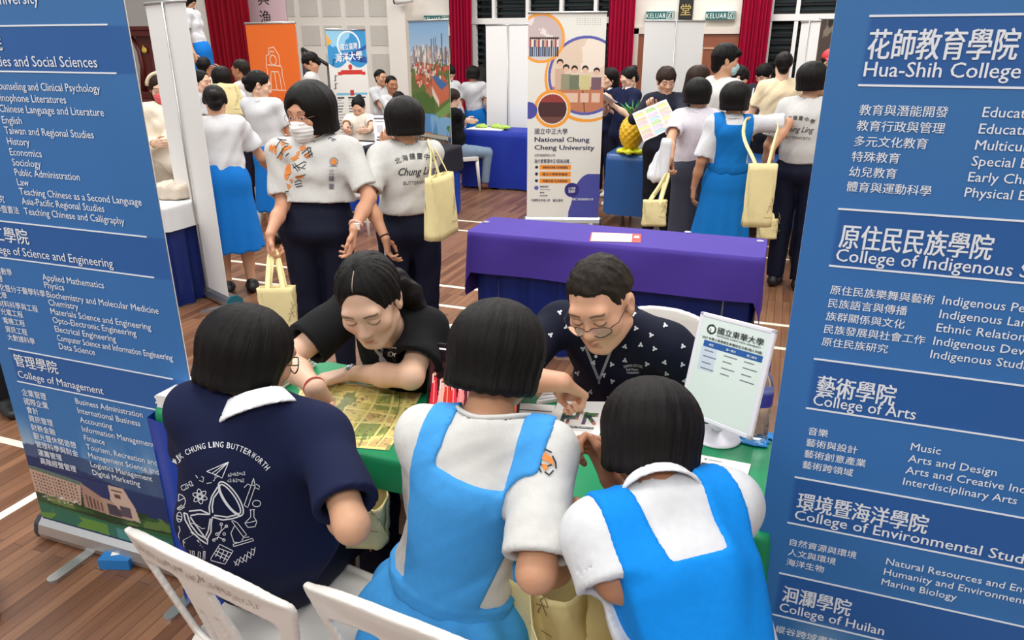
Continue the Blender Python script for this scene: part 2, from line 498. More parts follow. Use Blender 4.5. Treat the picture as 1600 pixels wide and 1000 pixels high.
def torso_prims(J, inf=0.0, fem=True, belly=0.0):
    s, w = J.s, J.w
    k = 0.045 * s
    wl = J.sr
    P = [(cone(J.shR, J.shL, 0.045 * s + inf * .8), k),
         (cone(J.neck - J.sp * 0.02, J.shR * 0.75 + J.neck * 0.25 - J.sp * 0.01, 0.045 * s + inf * 0.7, 0.043 * s + inf), k),
         (cone(J.neck - J.sp * 0.02, J.shL * 0.75 + J.neck * 0.25 - J.sp * 0.01, 0.045 * s + inf * 0.7, 0.043 * s + inf), k),
         (cone(J.chest + J.sp * 0.06 * s, J.waist + J.sp * 0.03, 0.098 * s + inf, (0.086 + belly) * s + inf, wl, 1.38 * w), k),
         (cone(J.waist, J.pel, (0.088 + belly) * s + inf, 0.108 * s + inf, J.r, 1.38 * w), k)]
    if fem:
        for sg in (-1, 1): P.append((cone(J.chest + J.sf * 0.06 * s + J.sr * sg * 0.06 * s, J.chest + J.sf * 0.062 * s + J.sr * sg * 0.06 * s, 0.05 * s + inf * 0.7), 0.04 * s))
    else:
        P.append((cone(J.chest + J.sp * 0.03 * s + J.sf * 0.035 * s, J.waist + J.sf * (0.03 + belly) * s, 0.075 * s + inf, (0.06 + belly) * s + inf, wl, 1.3), 0.05 * s))
    return P
def head_prims(J, hs, detail=True, mouth=0.0, male=False):
    """union list then carve list, head-local metres -> world"""
    c, R = J.head, J.Rh
    P = lambda x, y, z: c + R @ (A(x, y, z) * hs)
    U = [(ell(P(0, -0.014, 0.034), A(0.074, 0.092, 0.083) * hs, R), 0.01),
         (ell(P(0, 0.034, -0.028), A(0.067 if male else 0.061, 0.056, 0.080) * hs, R), 0.03 * hs)]
    jw = 0.056 if male else 0.050
    if detail:
        U += [(cone(P(jw, 0.004, -0.055), P(0.014, 0.066, -0.094), 0.021 * hs, 0.017 * hs), 0.025 * hs),
              (cone(P(-jw, 0.004, -0.055), P(-0.014, 0.066, -0.094), 0.021 * hs, 0.017 * hs), 0.025 * hs),
              (cone(P(-0.036, 0.074, 0.026), P(0.036, 0.074, 0.026), 0.014 * hs), 0.02 * hs)]
        for sg in (-1, 1):
            U.append((ell(P(sg * 0.042, 0.058, -0.022), A(0.022, 0.02, 0.02) * hs, R), 0.022 * hs))
            U.append((ell(P(sg * 0.077, -0.008, -0.010), A(0.009, 0.018, 0.031) * hs, R), 0.006 * hs))
            U.append((ell(P(sg * 0.080, -0.014, 0.004), A(0.008, 0.017, 0.020) * hs, R), 0.006 * hs))
    Cv = []; T = []
    if detail:
        for sg in (-1, 1): Cv.append((ell(P(sg * 0.031, 0.096, 0.002), A(0.021, 0.014, 0.013) * hs, R), 0.012 * hs))
        for sg in (-1, 1):
            T.append((ell(P(sg * 0.031, 0.0745, 0.001), A(0.0165, 0.0135, 0.0125) * hs, R), 0.004 * hs))
            T.append((cone(P(sg * 0.011, 0.090, -0.033), P(sg * 0.010, 0.094, -0.031), 0.0085 * hs), 0.006 * hs))
        T += [(cone(P(0, 0.080, 0.012), P(0, 0.101, -0.027), 0.0075 * hs, 0.0115 * hs), 0.012 * hs),
              (cone(P(-0.017, 0.080, -0.0605), P(0.0, 0.0895, -0.0575), 0.0045 * hs, 0.0065 * hs), 0.006 * hs),
              (cone(P(0.017, 0.080, -0.0605), P(0.0, 0.0895, -0.0575), 0.0045 * hs, 0.0065 * hs), 0.006 * hs),
              (cone(P(-0.013, 0.082, -0.0695 - mouth), P(0.013, 0.082, -0.0695 - mouth), 0.0070 * hs), 0.006 * hs)]
    C2 = []
    if detail:
        C2.append((cone(P(-0.019, 0.091, -0.0635 - mouth / 2), P(0.019, 0.091, -0.0635 - mouth / 2), 0.0022 * hs + mouth * 0.5), 0.002))
        for sg in (-1, 1): C2.append((cone(P(sg * 0.0065, 0.101, -0.041), P(sg * 0.007, 0.095, -0.037), 0.0032 * hs), 0.002))
        for sg in (-1, 1): C2.append((ell(P(sg * 0.087, -0.004, -0.004), A(0.006, 0.009, 0.016) * hs, R), 0.004 * hs))
    return U, Cv, T, C2
LIP = (176, 92, 88)
def skin_tint(J, hs, skin, brow=True, lips=LIP, browc=(38, 28, 24), lash=True):
    base = np.array(lin(skin)[:3]); lp = np.array(lin(lips)[:3]); bc = np.array(lin(browc)[:3])
    def fn(V):
        T = np.tile(base, (len(V), 1))
        q = ((V - J.head) @ J.Rh) / hs
        x, y, z = np.abs(q[:, 0]), q[:, 1], q[:, 2]
        face = (y > 0.045) & (x < 0.09) & (np.abs(z) < 0.13)
        e = np.clip(1.6 - np.sqrt((x / 0.019) ** 2 + ((z + 0.0635) / 0.0095) ** 2) * 1.4, 0, 1) * (face & (y > 0.07))
        T = T * (1 - e[:, None] * 0.85) + lp * e[:, None] * 0.85
        ck = np.exp(-(((x - 0.04) / 0.02) ** 2 + ((z + 0.025) / 0.02) ** 2)) * face
        T[:, 1:] *= (1 - 0.12 * ck)[:, None]
        if brow:
            zc = 0.0255 + 0.004 * np.sin((x - 0.014) / 0.036 * 2.4)
            e = np.clip(1.5 - np.abs(z - zc) / 0.0032, 0, 1) * (x > 0.013) * (x < 0.050) * face
            T = T * (1 - e[:, None] * 0.8) + bc * e[:, None] * 0.8
        if lash:
            zc = -0.0035 + 0.006 * ((x - 0.031) / 0.017) ** 2
            e = np.clip(1.6 - np.abs(z - zc) / 0.0018, 0, 1) * (np.abs(x - 0.031) < 0.017) * face
            T = T * (1 - e[:, None] * 0.9) + bc * 0.6 * e[:, None] * 0.9
        return T
    return fn
def hair_obj(J, hs, kind, m, parent, org, h=0.006, rnd=0):
    """hair mesh in head-local axes so that strands follow the head"""
    K = Pose(); K.head = A(0, 0, 0); K.Rh = np.eye(3)
    U, C, lo, hi = [], [], None, None
    S = lambda *a: A(*a) * hs
    if kind == 'bob':
        U = [(ell(S(0, -0.020, 0.030), S(0.096, 0.108, 0.092)), 0.02), (cone(S(0, -0.022, 0.005), S(0, -0.020, -0.085), 0.094 * hs, 0.100 * hs, cap=1), 0.035 * hs)]
        C = [(rbox(S(0, 0.125, -0.075), S(0.066, 0.085, 0.095), r=0.03 * hs), 0.012), (rbox(S(0, 0.14, -0.02), S(0.055, 0.085, 0.06), r=0.03 * hs), 0.01)]
    elif kind == 'bobside':      # masked girl: parted fringe
        U = [(ell(S(0, -0.022, 0.040), S(0.102, 0.115, 0.100)), 0.02), (cone(S(0, -0.03, 0.015), S(0, -0.026, -0.080), 0.100 * hs, 0.106 * hs, cap=1), 0.035 * hs)]
        C = [(cone(S(0.0, 0.11, 0.040), S(0.0, 0.115, -0.12), 0.041 * hs, 0.067 * hs, (1, 0, 0), 1.12), 0.012), ]
    elif kind == 'short':
        U = [(ell(S(0, -0.014, 0.042), S(0.084, 0.103, 0.090)), 0.02), (cone(S(0, -0.055, 0.02), S(0, -0.062, -0.04), 0.07 * hs, 0.052 * hs), 0.03)]
        C = [(rbox(S(0, 0.105, -0.04), S(0.12, 0.055, 0.088), r=0.02), 0.015), (rbox(S(0, 0.02, -0.085), S(0.2, 0.065, 0.068), r=0.02), 0.012)]
    elif kind == 'mop':
        U = [(ell(S(0, -0.012, 0.046), S(0.092, 0.108, 0.096)), 0.02), (cone(S(0, -0.055, 0.02), S(0, -0.058, -0.055), 0.075 * hs, 0.055 * hs), 0.03), (ell(S(0.02, 0.075, 0.07), S(0.06, 0.035, 0.03)), 0.02)]
        C = [(rbox(S(0, 0.115, -0.055), S(0.12, 0.055, 0.088), r=0.02), 0.015), (rbox(S(0, 0.03, -0.095), S(0.2, 0.06, 0.068), r=0.02), 0.012)]
    elif kind == 'crop':
        U = [(ell(S(0, -0.016, 0.038), S(0.079, 0.097, 0.086)), 0.02), (cone(S(0, -0.055, 0.02), S(0, -0.06, -0.035), 0.066 * hs, 0.048 * hs), 0.03)]
        C = [(rbox(S(0, 0.110, -0.02), S(0.12, 0.065, 0.090), r=0.02), 0.012), (rbox(S(0, 0.03, -0.085), S(0.2, 0.075, 0.075), r=0.02), 0.012)]
    elif kind in ('bun', 'pony', 'lowbun'):
        U = [(ell(S(0, -0.018, 0.040), S(0.081, 0.099, 0.085)), 0.02), (cone(S(0, -0.055, 0.01), S(0, -0.070, -0.04), 0.068 * hs, 0.05 * hs), 0.03),
             (cone(S(0.07, -0.012, 0.02), S(0.076, -0.005, -0.005), 0.014 * hs, 0.008 * hs), 0.02), (cone(S(-0.07, -0.012, 0.02), S(-0.076, -0.005, -0.005), 0.014 * hs, 0.008 * hs), 0.02)]
        C = [(ell(S(0, 0.094, 0.002), S(0.066, 0.058, 0.096)), 0.010), (cone(S(0.004, 0.09, 0.098), S(0.002, -0.02, 0.129), 0.005 * hs), 0.004), (rbox(S(0, 0.06, -0.085), S(0.2, 0.095, 0.075), r=0.02), 0.012)]
        if kind == 'bun': U.append((ell(S(0, -0.112, 0.062), S(0.038, 0.034, 0.036)), 0.01))
        if kind == 'lowbun': U.append((ell(S(0, -0.122, 0.000), S(0.042, 0.032, 0.038)), 0.01))
        if kind == 'pony':
            pts = [S(-.01, -0.088, -0.015), S(-0.035, -0.118, -0.045), S(-0.062, -0.122, -0.095), S(-0.074, -0.112, -0.15), S(-0.070, -0.100, -0.215)]
            for i in range(4): U.append((cone(pts[i], pts[i + 1], (0.032, 0.036, 0.034, 0.027)[i] * hs, (0.036, 0.034, 0.027, 0.010)[i] * hs), 0.02))
    elif kind == 'long':
        U = [(ell(S(0, -0.018, 0.042), S(0.090, 0.106, 0.092)), 0.02), (cone(S(0, -0.05, 0.02), S(0, -0.075, -0.20), 0.085 * hs, 0.075 * hs, (1, 0, 0), 1.15), 0.035)]
        C = [(ell(S(0, 0.100, -0.04), S(0.062, 0.065, 0.110)), 0.012), (rbox(S(0, 0.12, -0.15), S(0.14, 0.09, 0.09), r=0.02), 0.012)]
    elif kind == 'pixie':
        U = [(ell(S(0, -0.016, 0.042), S(0.090, 0.106, 0.092)), 0.02), (cone(S(0, -0.045, 0.02), S(0, -0.055, -0.065), 0.085 * hs, 0.055 * hs), 0.03)]
        C = [(rbox(S(0, 0.125, -0.075), S(0.068, 0.075, 0.098), r=0.02), 0.014), (rbox(S(0, 0.05, -0.110), S(0.2, 0.055, 0.07), r=0.02), 0.012)]
    lo, hi = bounds([p for p, k in U], 0.02)
    F = Field(lo, hi, h)
    for p, k in U: F.add(p, k)
    rs = np.random.RandomState(rnd + 5)
    n1, n2 = rs.randint(19, 25), rs.randint(37, 47); p1, p2, p3 = rs.rand(3) * 6.28
    def strands(v, X, Y, Z):
        a = np.arctan2(X, -Y - 0.02); rr = np.clip(np.sqrt(X * X + (Y + 0.02) ** 2) / 0.06, 0, 1)
        return v + rr * 0.0014 * (np.sin(a * n1 + p1 + Z * 14) + 0.8 * np.sin(a * n2 + p2 - Z * 22) + 0.9 * np.sin(a * 9 + p3 + Z * 9))
    F.fun(strands)
    if kind in ('crop', 'short', 'mop', 'pixie'): F.folds(.0013, rnd, 110, (0, .6, .8), .4)
    for p, k in C: F.cut(p, k)
    if kind in ('bob', 'bobside'):
        zb = -0.072 * hs if kind == 'bob' else -0.105 * hs
        ph = rs.rand() * 6
        F.fun(lambda v, X, Y, Z: smax(v, -(Z - zb - 0.10 * (Y + 0.02) - 0.0025 * np.sin(np.arctan2(X, -Y) * 23 + ph)), 0.022))
    V, Q = F.mesh()
    me = np_mesh('hair', V, Q)
    o = link('hair', me, m, parent, smooth=True)
    M4 = Matrix.Identity(4)
    for i in range(3):
        for j in range(3): M4[i][j] = J.Rh[i, j]
    M4.translation = Vector(J.head - np.array(org))
    o.matrix_local = M4
    return o
def build_body(J, root, org, skin, hs=1.0, face=1, h=0.009, hf=0.0045, hands='RL', male=False, lips=LIP, brow=True, mouth=0.0, legs=True, belly=0.0, lash=True, fineh=0.0045):
    s = J.s
    U = torso_prims(J, -0.006, not male, belly)
    hd = J.head - J.Rh[:, 2] * 0.05 * hs - J.Rh[:, 1] * 0.012 * hs
    U.append((cone(J.neck - J.sp * 0.01, hd, (0.052 if not male else 0.058) * s, (0.049 if not male else 0.056) * s), 0.03))
    for S in 'RL':
        sh, el, wr = [getattr(J, q + S) for q in ('sh', 'el', 'wr')]
        g = 1.0 if not male else 1.12
        U += [(cone(sh, el, 0.045 * s * g, 0.036 * s * g), 0.03), (cone(el, wr + (el - wr) * 0.55, 0.037 * s * g, 0.036 * s * g), 0.02), (cone(el + (wr - el) * 0.4, wr, 0.036 * s * g, 0.0245 * s * g), 0.02)]
    if legs:
        for S in 'RL':
            hp, kn, an = [getattr(J, q + S) for q in ('hip', 'kn', 'an')]
            U += [(cone(hp, kn, 0.080 * s, 0.052 * s), 0.03), (cone(kn, an, 0.052 * s, 0.034 * s), 0.03), (cone(kn * 0.7 + an * 0.3 - J.f * 0.012, kn * 0.4 + an * 0.6, 0.05 * s, 0.036 * s), 0.03)]
    HU, HC, HT, HC2 = head_prims(J, hs, face > 0, mouth, male)
    HP = []
    fine = [(J.head - 0.13 * hs, J.head + 0.13 * hs, hf)] if face else []
    for S in 'RL':
        if S in hands:
            hp = hand_prims(J, S); HP.append(hp)
            a, b = bounds([p for p, k in hp], 0.005)
            if fineh: fine.append((a, b, fineh))
    allp = [p for p, k in U] + [p for p, k in HU] + [p for q in HP for p, k in q]
    lo, hi = bounds(allp, 0.01)
    F = Field(lo, hi, h, fine)
    for p, k in U: F.add(p, k)
    # hands and face join by smooth union after the trunk
    for p, k in HU: F.add(p, k)
    for p, k in HC: F.cut(p, k)
    for p, k in HT: F.add(p, k)
    for p, k in HC2: F.cut(p, k)
    for q in HP:
        for p, k in q: F.add(p, k)
    o, vq = field_obj('body', F, vcol_mat('skin', 0.48, 0.35), root, org, tint=skin_tint(J, hs, skin, brow, lips, lash=lash))
    return o, vq
def shirt(J, root, org, m, name='shirt', inf=0.016, band=False, sleeve=0.62, flare=0.066, hem=-0.05, fold=0.0035, seed=1, h=0.008, fem=True, belly=0.0, neck=0.062, neckdrop=0.02, long=False, sl_h=0.012, freq=14.0, extra=None, nodir=None):
    s = J.s
    U = torso_prims(J, inf, fem, belly); nt = len(U)
    ends = []
    for S in 'RL':
        sh, el, wr = [getattr(J, q + S) for q in ('sh', 'el', 'wr')]
        e = sh + (el - sh) * min(sleeve, 1.0)
        if long:
            U += [(cone(sh, el, 0.056 * s + sl_h * .4, 0.046 * s + sl_h * .4), 0.035), (cone(el, el + (wr - el) * 0.93, 0.046 * s + sl_h * .4, 0.034 * s + sl_h * .4, cap=1), 0.02)]
            ends.append((el + (wr - el) * 0.86, el + (wr - el) * 1.05, 0.030 * s))
        else:
            ra, rb = 0.045 * s + sl_h, flare * s
            U.append((cone(sh, e, ra, rb, cap=1), 0.035)); d = unit(el - sh)
            ends.append((e - d * 0.014, e + d * 0.06, rb - 0.019))
    lo, hi = bounds([p for p, k in U], 0.02)
    lo[2] = max(lo[2], 0.02)
    F = Field(lo, hi, h); F.trunk = Field(lo, hi, h)
    for p, k in U[:nt]: F.trunk.add(p, k)
    F.v = F.trunk.v.copy()
    for p, k in U[nt:]: F.add(p, k)
    if fold: F.folds(fold, seed, freq, J.sp * 0.6 + J.sr * 0.5); F.trunk.folds(fold, seed, freq, J.sp * 0.6 + J.sr * 0.5)
    if hem is not None: F.plane(J.pel + J.sp * hem, J.sp)
    for a, b, r in ends: F.cut(cone(a, b, r), 0.003)
    hd = J.head - J.Rh[:, 2] * 0.05
    nd = unit(unit(hd - J.neck) * 0.6 + J.sp * 0.4) if nodir is None else unit(nodir)
    F.cut(cone(J.neck - J.sp * neckdrop + J.sf * 0.012, J.neck + nd * 0.15, neck * s, neck * s * 1.25), 0.006)
    if extra: extra(F)
    out = (*field_obj(name, F, m, root, org), F)
    if band: neckband(J, out[1], m, out[0])
    return out
def collar(J, root, org, m, r0=0.064, hgt=0.045, th=0.0045, h=0.005, name='collar', open_front=True, drop=0.012, flare=0.016):
    s = J.s; hd = J.head - J.Rh[:, 2] * 0.05
    nd = unit(unit(hd - J.neck) * 0.7 + J.sp * 0.3)
    a = J.neck - nd * drop; b = a + nd * hgt * s
    c1 = cone(a, b, (r0 + flare) * s, r0 * s, J.sr, 1.06); f0 = c1.f
    sh = Prim(lambda X, Y, Z: np.maximum(np.abs(f0(X, Y, Z) + 0.0) - th, np.maximum(((X - b[0]) * nd[0] + (Y - b[1]) * nd[1] + (Z - b[2]) * nd[2]), -((X - a[0]) * nd[0] + (Y - a[1]) * nd[1] + (Z - a[2]) * nd[2]))), c1.lo - th, c1.hi + th)
    F = Field(sh.lo - 0.01, sh.hi + 0.01, h); F.add(sh, 0.002)
    if open_front: F.cut(cone(a + J.sf * 0.06, b + J.sf * 0.12 + nd * 0.05, 0.012, 0.035), 0.004)
    return field_obj(name, F, m, root, org)
def trousers(J, root, org, m, name='trousers', inf=0.016, top=0.10, h=0.009, fold=0.004, seed=3, ank=0.0, short=None, wide=1.0):
    s = J.s
    U = [(cone(J.waist, J.pel, 0.092 * s + inf * .8, 0.112 * s + inf, J.r, 1.36 * J.w), 0.04)]
    for S in 'RL':
        hp, kn, an = [getattr(J, q + S) for q in ('hip', 'kn', 'an')]
        if short is None:
            U += [(cone(hp, kn, 0.086 * s + inf, 0.058 * s * wide + inf), 0.03), (cone(kn, an + unit(kn - an) * ank, 0.058 * s * wide + inf, 0.045 * s * wide + inf, cap=1), 0.02)]
        else:
            U += [(cone(hp, hp + (kn - hp) * short, 0.086 * s + inf, 0.075 * s + inf, cap=1), 0.03)]
    lo, hi = bounds([p for p, k in U], 0.02)
    F = Field(lo, hi, h)
    for p, k in U: F.add(p, k)
    if fold: F.folds(fold, seed, 13, ZV)
    F.plane(J.pel + J.sp * top * s, -J.sp)
    return (*field_obj(name, F, m, root, org), F)
def skirt(J, root, org, m, hem_z, name='skirt', inf=0.012, top=0.11, r_hem=0.175, h=0.009, pleat=0.006, n=9, seed=2, ls=1.3):
    s = J.s
    wa = J.pel + J.sp * top * s; b = A(*(J.pel[:2]), hem_z)
    U = [(cone(wa, J.pel - ZV * 0.02, 0.094 * s + inf, 0.116 * s + inf, J.r, 1.36 * J.w), 0.04), (cone(J.pel, b, 0.118 * s + inf, r_hem * s, J.r, ls, cap=1), 0.05)]
    lo, hi = bounds([p for p, k in U], 0.03)
    F = Field(lo, hi, h)
    for p, k in U: F.add(p, k)
    ph = seed * 1.7; c = J.pel
    F.fun(lambda v, X, Y, Z: v + pleat * np.clip((c[2] - Z) / 0.4, 0, 1) * np.sin(np.arctan2(X - c[0], Y - c[1]) * n + ph + Z * 3))
    F.folds(0.002, seed, 10, ZV)
    F.plane(wa, -J.sp)
    F.cut(cone(b + ZV * 0.02, b - ZV * 0.1, r_hem * s - 0.045, None, J.r, ls), 0.004)
    return (*field_obj(name, F, m, root, org), F)
def shoes(J, root, org, m, size=1.0, sole=None, h=0.007):
    for S in 'RL':
        an = getattr(J, 'an' + S); s = J.s * size; f = J.f; z0 = an[2] - 0.075 * J.s
        g = A(an[0], an[1], z0)
        F = Field(g - 0.28, g + A(0.28, 0.28, 0.13), h)
        F.add(cone(g - f * 0.035 * s + ZV * 0.04 * s, g + f * 0.06 * s + ZV * 0.042 * s, 0.040 * s, 0.043 * s), 0.01)
        F.add(cone(g + f * 0.06 * s + ZV * 0.036 * s, g + f * 0.155 * s + ZV * 0.026 * s, 0.042 * s, 0.030 * s, np.cross(f, ZV), 1.25), 0.02)
        F.add(cone(g - f * 0.02 * s + ZV * 0.05 * s, g + ZV * 0.085 * s - f * 0.015 * s, 0.036 * s, 0.036 * s), 0.02)
        F.plane(g + ZV * 0.002, ZV)
        field_obj('shoe', F, m, root, org)
class Drape:
    """lays flat artwork on a garment: u right, v up metres around a centre, thrown along d"""
    def __init__(s, vq, c, r, u, d, lift=0.0018):
        V, Q = vq
        s.t = BVHTree.FromPolygons([Vector(p) for p in V], [tuple(int(i) for i in q) for q in Q])
        s.c, s.r, s.u, s.d, s.l = np.array(c), unit(r), unit(u), unit(d), lift
    def __call__(s, a, b):
        o = s.c + s.r * a + s.u * b - s.d * 0.6
        h = s.t.ray_cast(Vector(o), Vector(s.d))
        if h[0] is None: h = s.t.find_nearest(Vector(o + s.d * 0.6))
        return np.array(h[0]) - s.d * s.l - ORG[0]
    def hit(s, a, b): return s.t.ray_cast(Vector(s.c + s.r * a + s.u * b - s.d * 0.6), Vector(s.d))[0] is not None
def seen_at(vq, px, py):
    """the garment point seen at a picture position"""
    V, Q = vq; t = BVHTree.FromPolygons([Vector(p) for p in V], [tuple(int(i) for i in q) for q in Q])
    d = unit(ray(px, py)); h = t.ray_cast(Vector(CP), Vector(d))
    return np.array(h[0]) if h[0] is not None else V.mean(0)
def pic_on(vq, lift=0.0022):
    """picture position -> the point of a garment seen there (in the wearer's own axes)"""
    V, Q = vq; t = BVHTree.FromPolygons([Vector(p) for p in V], [tuple(int(i) for i in q) for q in Q]); org = ORG[0].copy()
    def fn(px, py):
        d = unit(ray(px, py)); h = t.ray_cast(Vector(CP), Vector(d))
        if h[0] is None:
            m = CP + d * 1.6; h = t.find_nearest(Vector(CP + d * float(np.linalg.norm(V.mean(0) - CP))))
        return np.array(h[0]) - d * lift - org
    return fn
def seen_on(vq):
    V, Q = vq; t = BVHTree.FromPolygons([Vector(p) for p in V], [tuple(int(i) for i in q) for q in Q])
    return lambda px, py: t.ray_cast(Vector(CP), Vector(unit(ray(px, py))))[0] is not None
def elbow(J, S, el, wr, hd=None, pn=None, curl=None, th=None):
    """arm with the elbow and wrist where the picture shows them"""
    setattr(J, 'el' + S, np.array(el, float)); setattr(J, 'wr' + S, np.array(wr, float)); setattr(J, 'hd' + S, unit(hd if hd is not None else np.array(wr) - np.array(el)))
    if pn is not None: setattr(J, 'pn' + S, unit(pn))
    if curl is not None: setattr(J, 'cl' + S, curl)
    if th is not None: setattr(J, 'th' + S, th)
def neckband(J, vq, m, parent, r=.0055):
    V, Q = vq; c = J.neck; hd = J.head - J.Rh[:, 2] * 0.05; n = unit(unit(hd - J.neck) * 0.6 + J.sp * 0.4); a = J.sr - n * (J.sr @ n); a = unit(a); b_ = np.cross(n, a)
    q = V - c; h = q @ n; x = q @ a; y = q @ b_; rr = np.hypot(x, y); ang = np.arctan2(y, x); near = (rr < .10 * J.s) & (h > -.07)
    N = 28; R_, H_ = np.full(N, np.nan), np.full(N, np.nan)
    for k in range(N):
        m_ = near & (np.abs((ang - (2 * math.pi * k / N - math.pi) + math.pi) % (2 * math.pi) - math.pi) < .2)
        if m_.sum() < 3: continue
        i = np.nonzero(m_)[0]; top = i[np.argsort(h[i])[-6:]]; R_[k], H_[k] = rr[top].mean(), h[top].mean()
    ok = ~np.isnan(R_)
    if ok.sum() < 12: return
    ks = np.arange(N); R_ = np.interp(ks, ks[ok], R_[ok], period=N); H_ = np.interp(ks, ks[ok], H_[ok], period=N)
    for _ in range(3): R_ = (np.roll(R_, 1) + R_ * 2 + np.roll(R_, -1)) / 4; H_ = (np.roll(H_, 1) + H_ * 2 + np.roll(H_, -1)) / 4
    pts = [c + n * H_[k % N] + (a * math.cos(2 * math.pi * k / N - math.pi) + b_ * math.sin(2 * math.pi * k / N - math.pi)) * R_[k % N] - ORG[0] for k in range(N + 1)]
    b = MB(); b.tube(pts, r, 8, caps=False); b.build('neckband', m, parent)
def strokes(mb, fn, lines, w, closed=False, step=0.006):
    """lines: list of polylines in (u, v); drawn as ribbons of width w"""
    for ln in lines:
        P = [np.array(p, float) for p in ln]
        D = [P[0]]
        for a, b in zip(P[:-1], P[1:]):
            n = max(1, int(np.linalg.norm(b - a) / step))
            D += [a + (b - a) * (k + 1) / n for k in range(n)]
        L, Rr = [], []
        for i, p in enumerate(D):
            t = D[min(i + 1, len(D) - 1)] - D[max(i - 1, 0)]; t = t / (np.linalg.norm(t) + 1e-9)
            nn = A(-t[1], t[0]) * w / 2
            L.append(fn(*(p + nn))); Rr.append(fn(*(p - nn)))
        n = len(D)
        mb.add(L + Rr, [(i, i + 1, n + i + 1, n + i) for i in range(n - 1)])
def dabs(mb, fn, polys):
    """filled convex-ish polygons in (u, v), fanned from the centre"""
    for P in polys:
        P = [np.array(p, float) for p in P]; c = sum(P) / len(P)
        mb.add([fn(*c)] + [fn(*p) for p in P], [(0, i + 1, (i + 1) % len(P) + 1) for i in range(len(P))])
def circ(cx, cy, r, n=16, rx=None, rot=0.0, a0=0, a1=360):
    out = []
    for k in range(n + 1):
        a = rad(a0 + (a1 - a0) * k / n); x, y = (rx or r) * math.cos(a), r * math.sin(a)
        out.append((cx + x * math.cos(rot) - y * math.sin(rot), cy + x * math.sin(rot) + y * math.cos(rot)))
    return out
def local_tube(name, pts, r, m, root, org, n=8, ell=None):
    mb = MB(); mb.tube([np.array(p) - np.array(org) for p in pts], r, n, ell=ell)
    return mb.build(name, m, root)
def eyes(J, hs, root, org, gaze=(0, 0), open_=1.0):
    for sg in (-1, 1):
        c = J.head + J.Rh @ (A(sg * 0.031, 0.0755, 0.0005) * hs)
        mb = MB(); n = 14
        ring = []
        # almond patch on the lid bulge: white, iris and pupil rings coloured by tint
        V = []; T = []; Fs = []
        R = J.Rh; rr = A(0.0172, 0.0140, 0.0130) * hs
        def pt(u, w): # angles on the lid ellipsoid
            return c + R @ (rr * A(math.sin(u) * math.cos(w), math.cos(u) * math.cos(w), math.sin(w)))
        W, H = 15, 9
        for i in range(H):
            for j in range(W):
                u = -0.85 + 1.7 * j / (W - 1); half = 0.36 * open_ * (1 - (u / 0.88) ** 2)
                w = -0.12 + half * (-1 + 2 * i / (H - 1))
                V.append(pt(u, w) - org)
                d = math.hypot(u - gaze[0], (w - gaze[1] + 0.05))
                T.append(lin((20, 14, 12))[:3] if d < 0.20 else lin((52, 32, 22))[:3] if d < 0.36 else lin((228, 222, 218))[:3])
        Q = [(i * W + j, i * W + j + 1, (i + 1) * W + j + 1, (i + 1) * W + j) for i in range(H - 1) for j in range(W - 1)]
        link('eye', np_mesh('eye', V, Q, np.array(T)), vcol_mat('eye', 0.15, 0.5), root, smooth=True)
ORG = [np.zeros(3)]
def person(label, xy, group=None):
    ORG[0] = A(xy[0], xy[1], 0)
    return empty('person', (xy[0], xy[1], 0), label, 'person', group), A(xy[0], xy[1], 0)
# ------------------------------------------------------------------ setting
def floor_mat():
    m = bpy.data.materials.new('floor_strips'); N, L, B = nodes_of(m)
    tc = N.new('ShaderNodeTexCoord'); mp = N.new('ShaderNodeMapping'); mp.inputs['Rotation'].default_value = (0, 0, rad(90))
    L.new(tc.outputs['Object'], mp.inputs[0])
    bk = N.new('ShaderNodeTexBrick'); L.new(mp.outputs[0], bk.inputs['Vector'])
    bk.inputs['Scale'].default_value = 1.0; bk.inputs['Brick Width'].default_value = 1.1; bk.inputs['Row Height'].default_value = 0.052
    bk.inputs['Mortar Size'].default_value = 0.0015; bk.inputs['Mortar Smooth'].default_value = 0.2; bk.inputs['Bias'].default_value = 0.0
    bk.offset = 0.37; bk.squash = 1.0
    bk.inputs['Color1'].default_value = lin((142, 101, 74)); bk.inputs['Color2'].default_value = lin((106, 70, 49)); bk.inputs['Mortar'].default_value = lin((74, 46, 32))
    st = N.new('ShaderNodeMapping'); st.inputs['Scale'].default_value = (38, 2.2, 1); L.new(tc.outputs['Object'], st.inputs[0])
    n = N.new('ShaderNodeTexNoise'); n.inputs['Scale'].default_value = 1.0; n.inputs['Detail'].default_value = 6; L.new(st.outputs[0], n.inputs['Vector'])
    rp = N.new('ShaderNodeMapRange'); rp.inputs[1].default_value = 0.3; rp.inputs[2].default_value = 0.75; rp.inputs[3].default_value = 0.78; rp.inputs[4].default_value = 1.15
    L.new(n.outputs['Fac'], rp.inputs[0])
    mx = N.new('ShaderNodeMix'); mx.data_type = 'RGBA'; mx.blend_type = 'MULTIPLY'; mx.inputs[0].default_value = 1.0
    L.new(bk.outputs['Color'], mx.inputs[6]); L.new(rp.outputs[0], mx.inputs[7]); L.new(mx.outputs[2], B.inputs['Base Color'])
    n2 = N.new('ShaderNodeTexNoise'); n2.inputs['Scale'].default_value = 3.0
    r2 = N.new('ShaderNodeMapRange'); r2.inputs[3].default_value = 0.26; r2.inputs[4].default_value = 0.42
    L.new(n2.outputs['Fac'], r2.inputs[0]); L.new(r2.outputs[0], B.inputs['Roughness'])
    B.inputs['Specular IOR Level'].default_value = 0.4
    return m
b = MB(); b.box((-5.5, 5.0, -0.05), (23, 20, 0.1)); tag(b.build('floor', floor_mat()), kind='structure')
line_m = mat('court_line', (232, 224, 206), 0.45)
k = 0
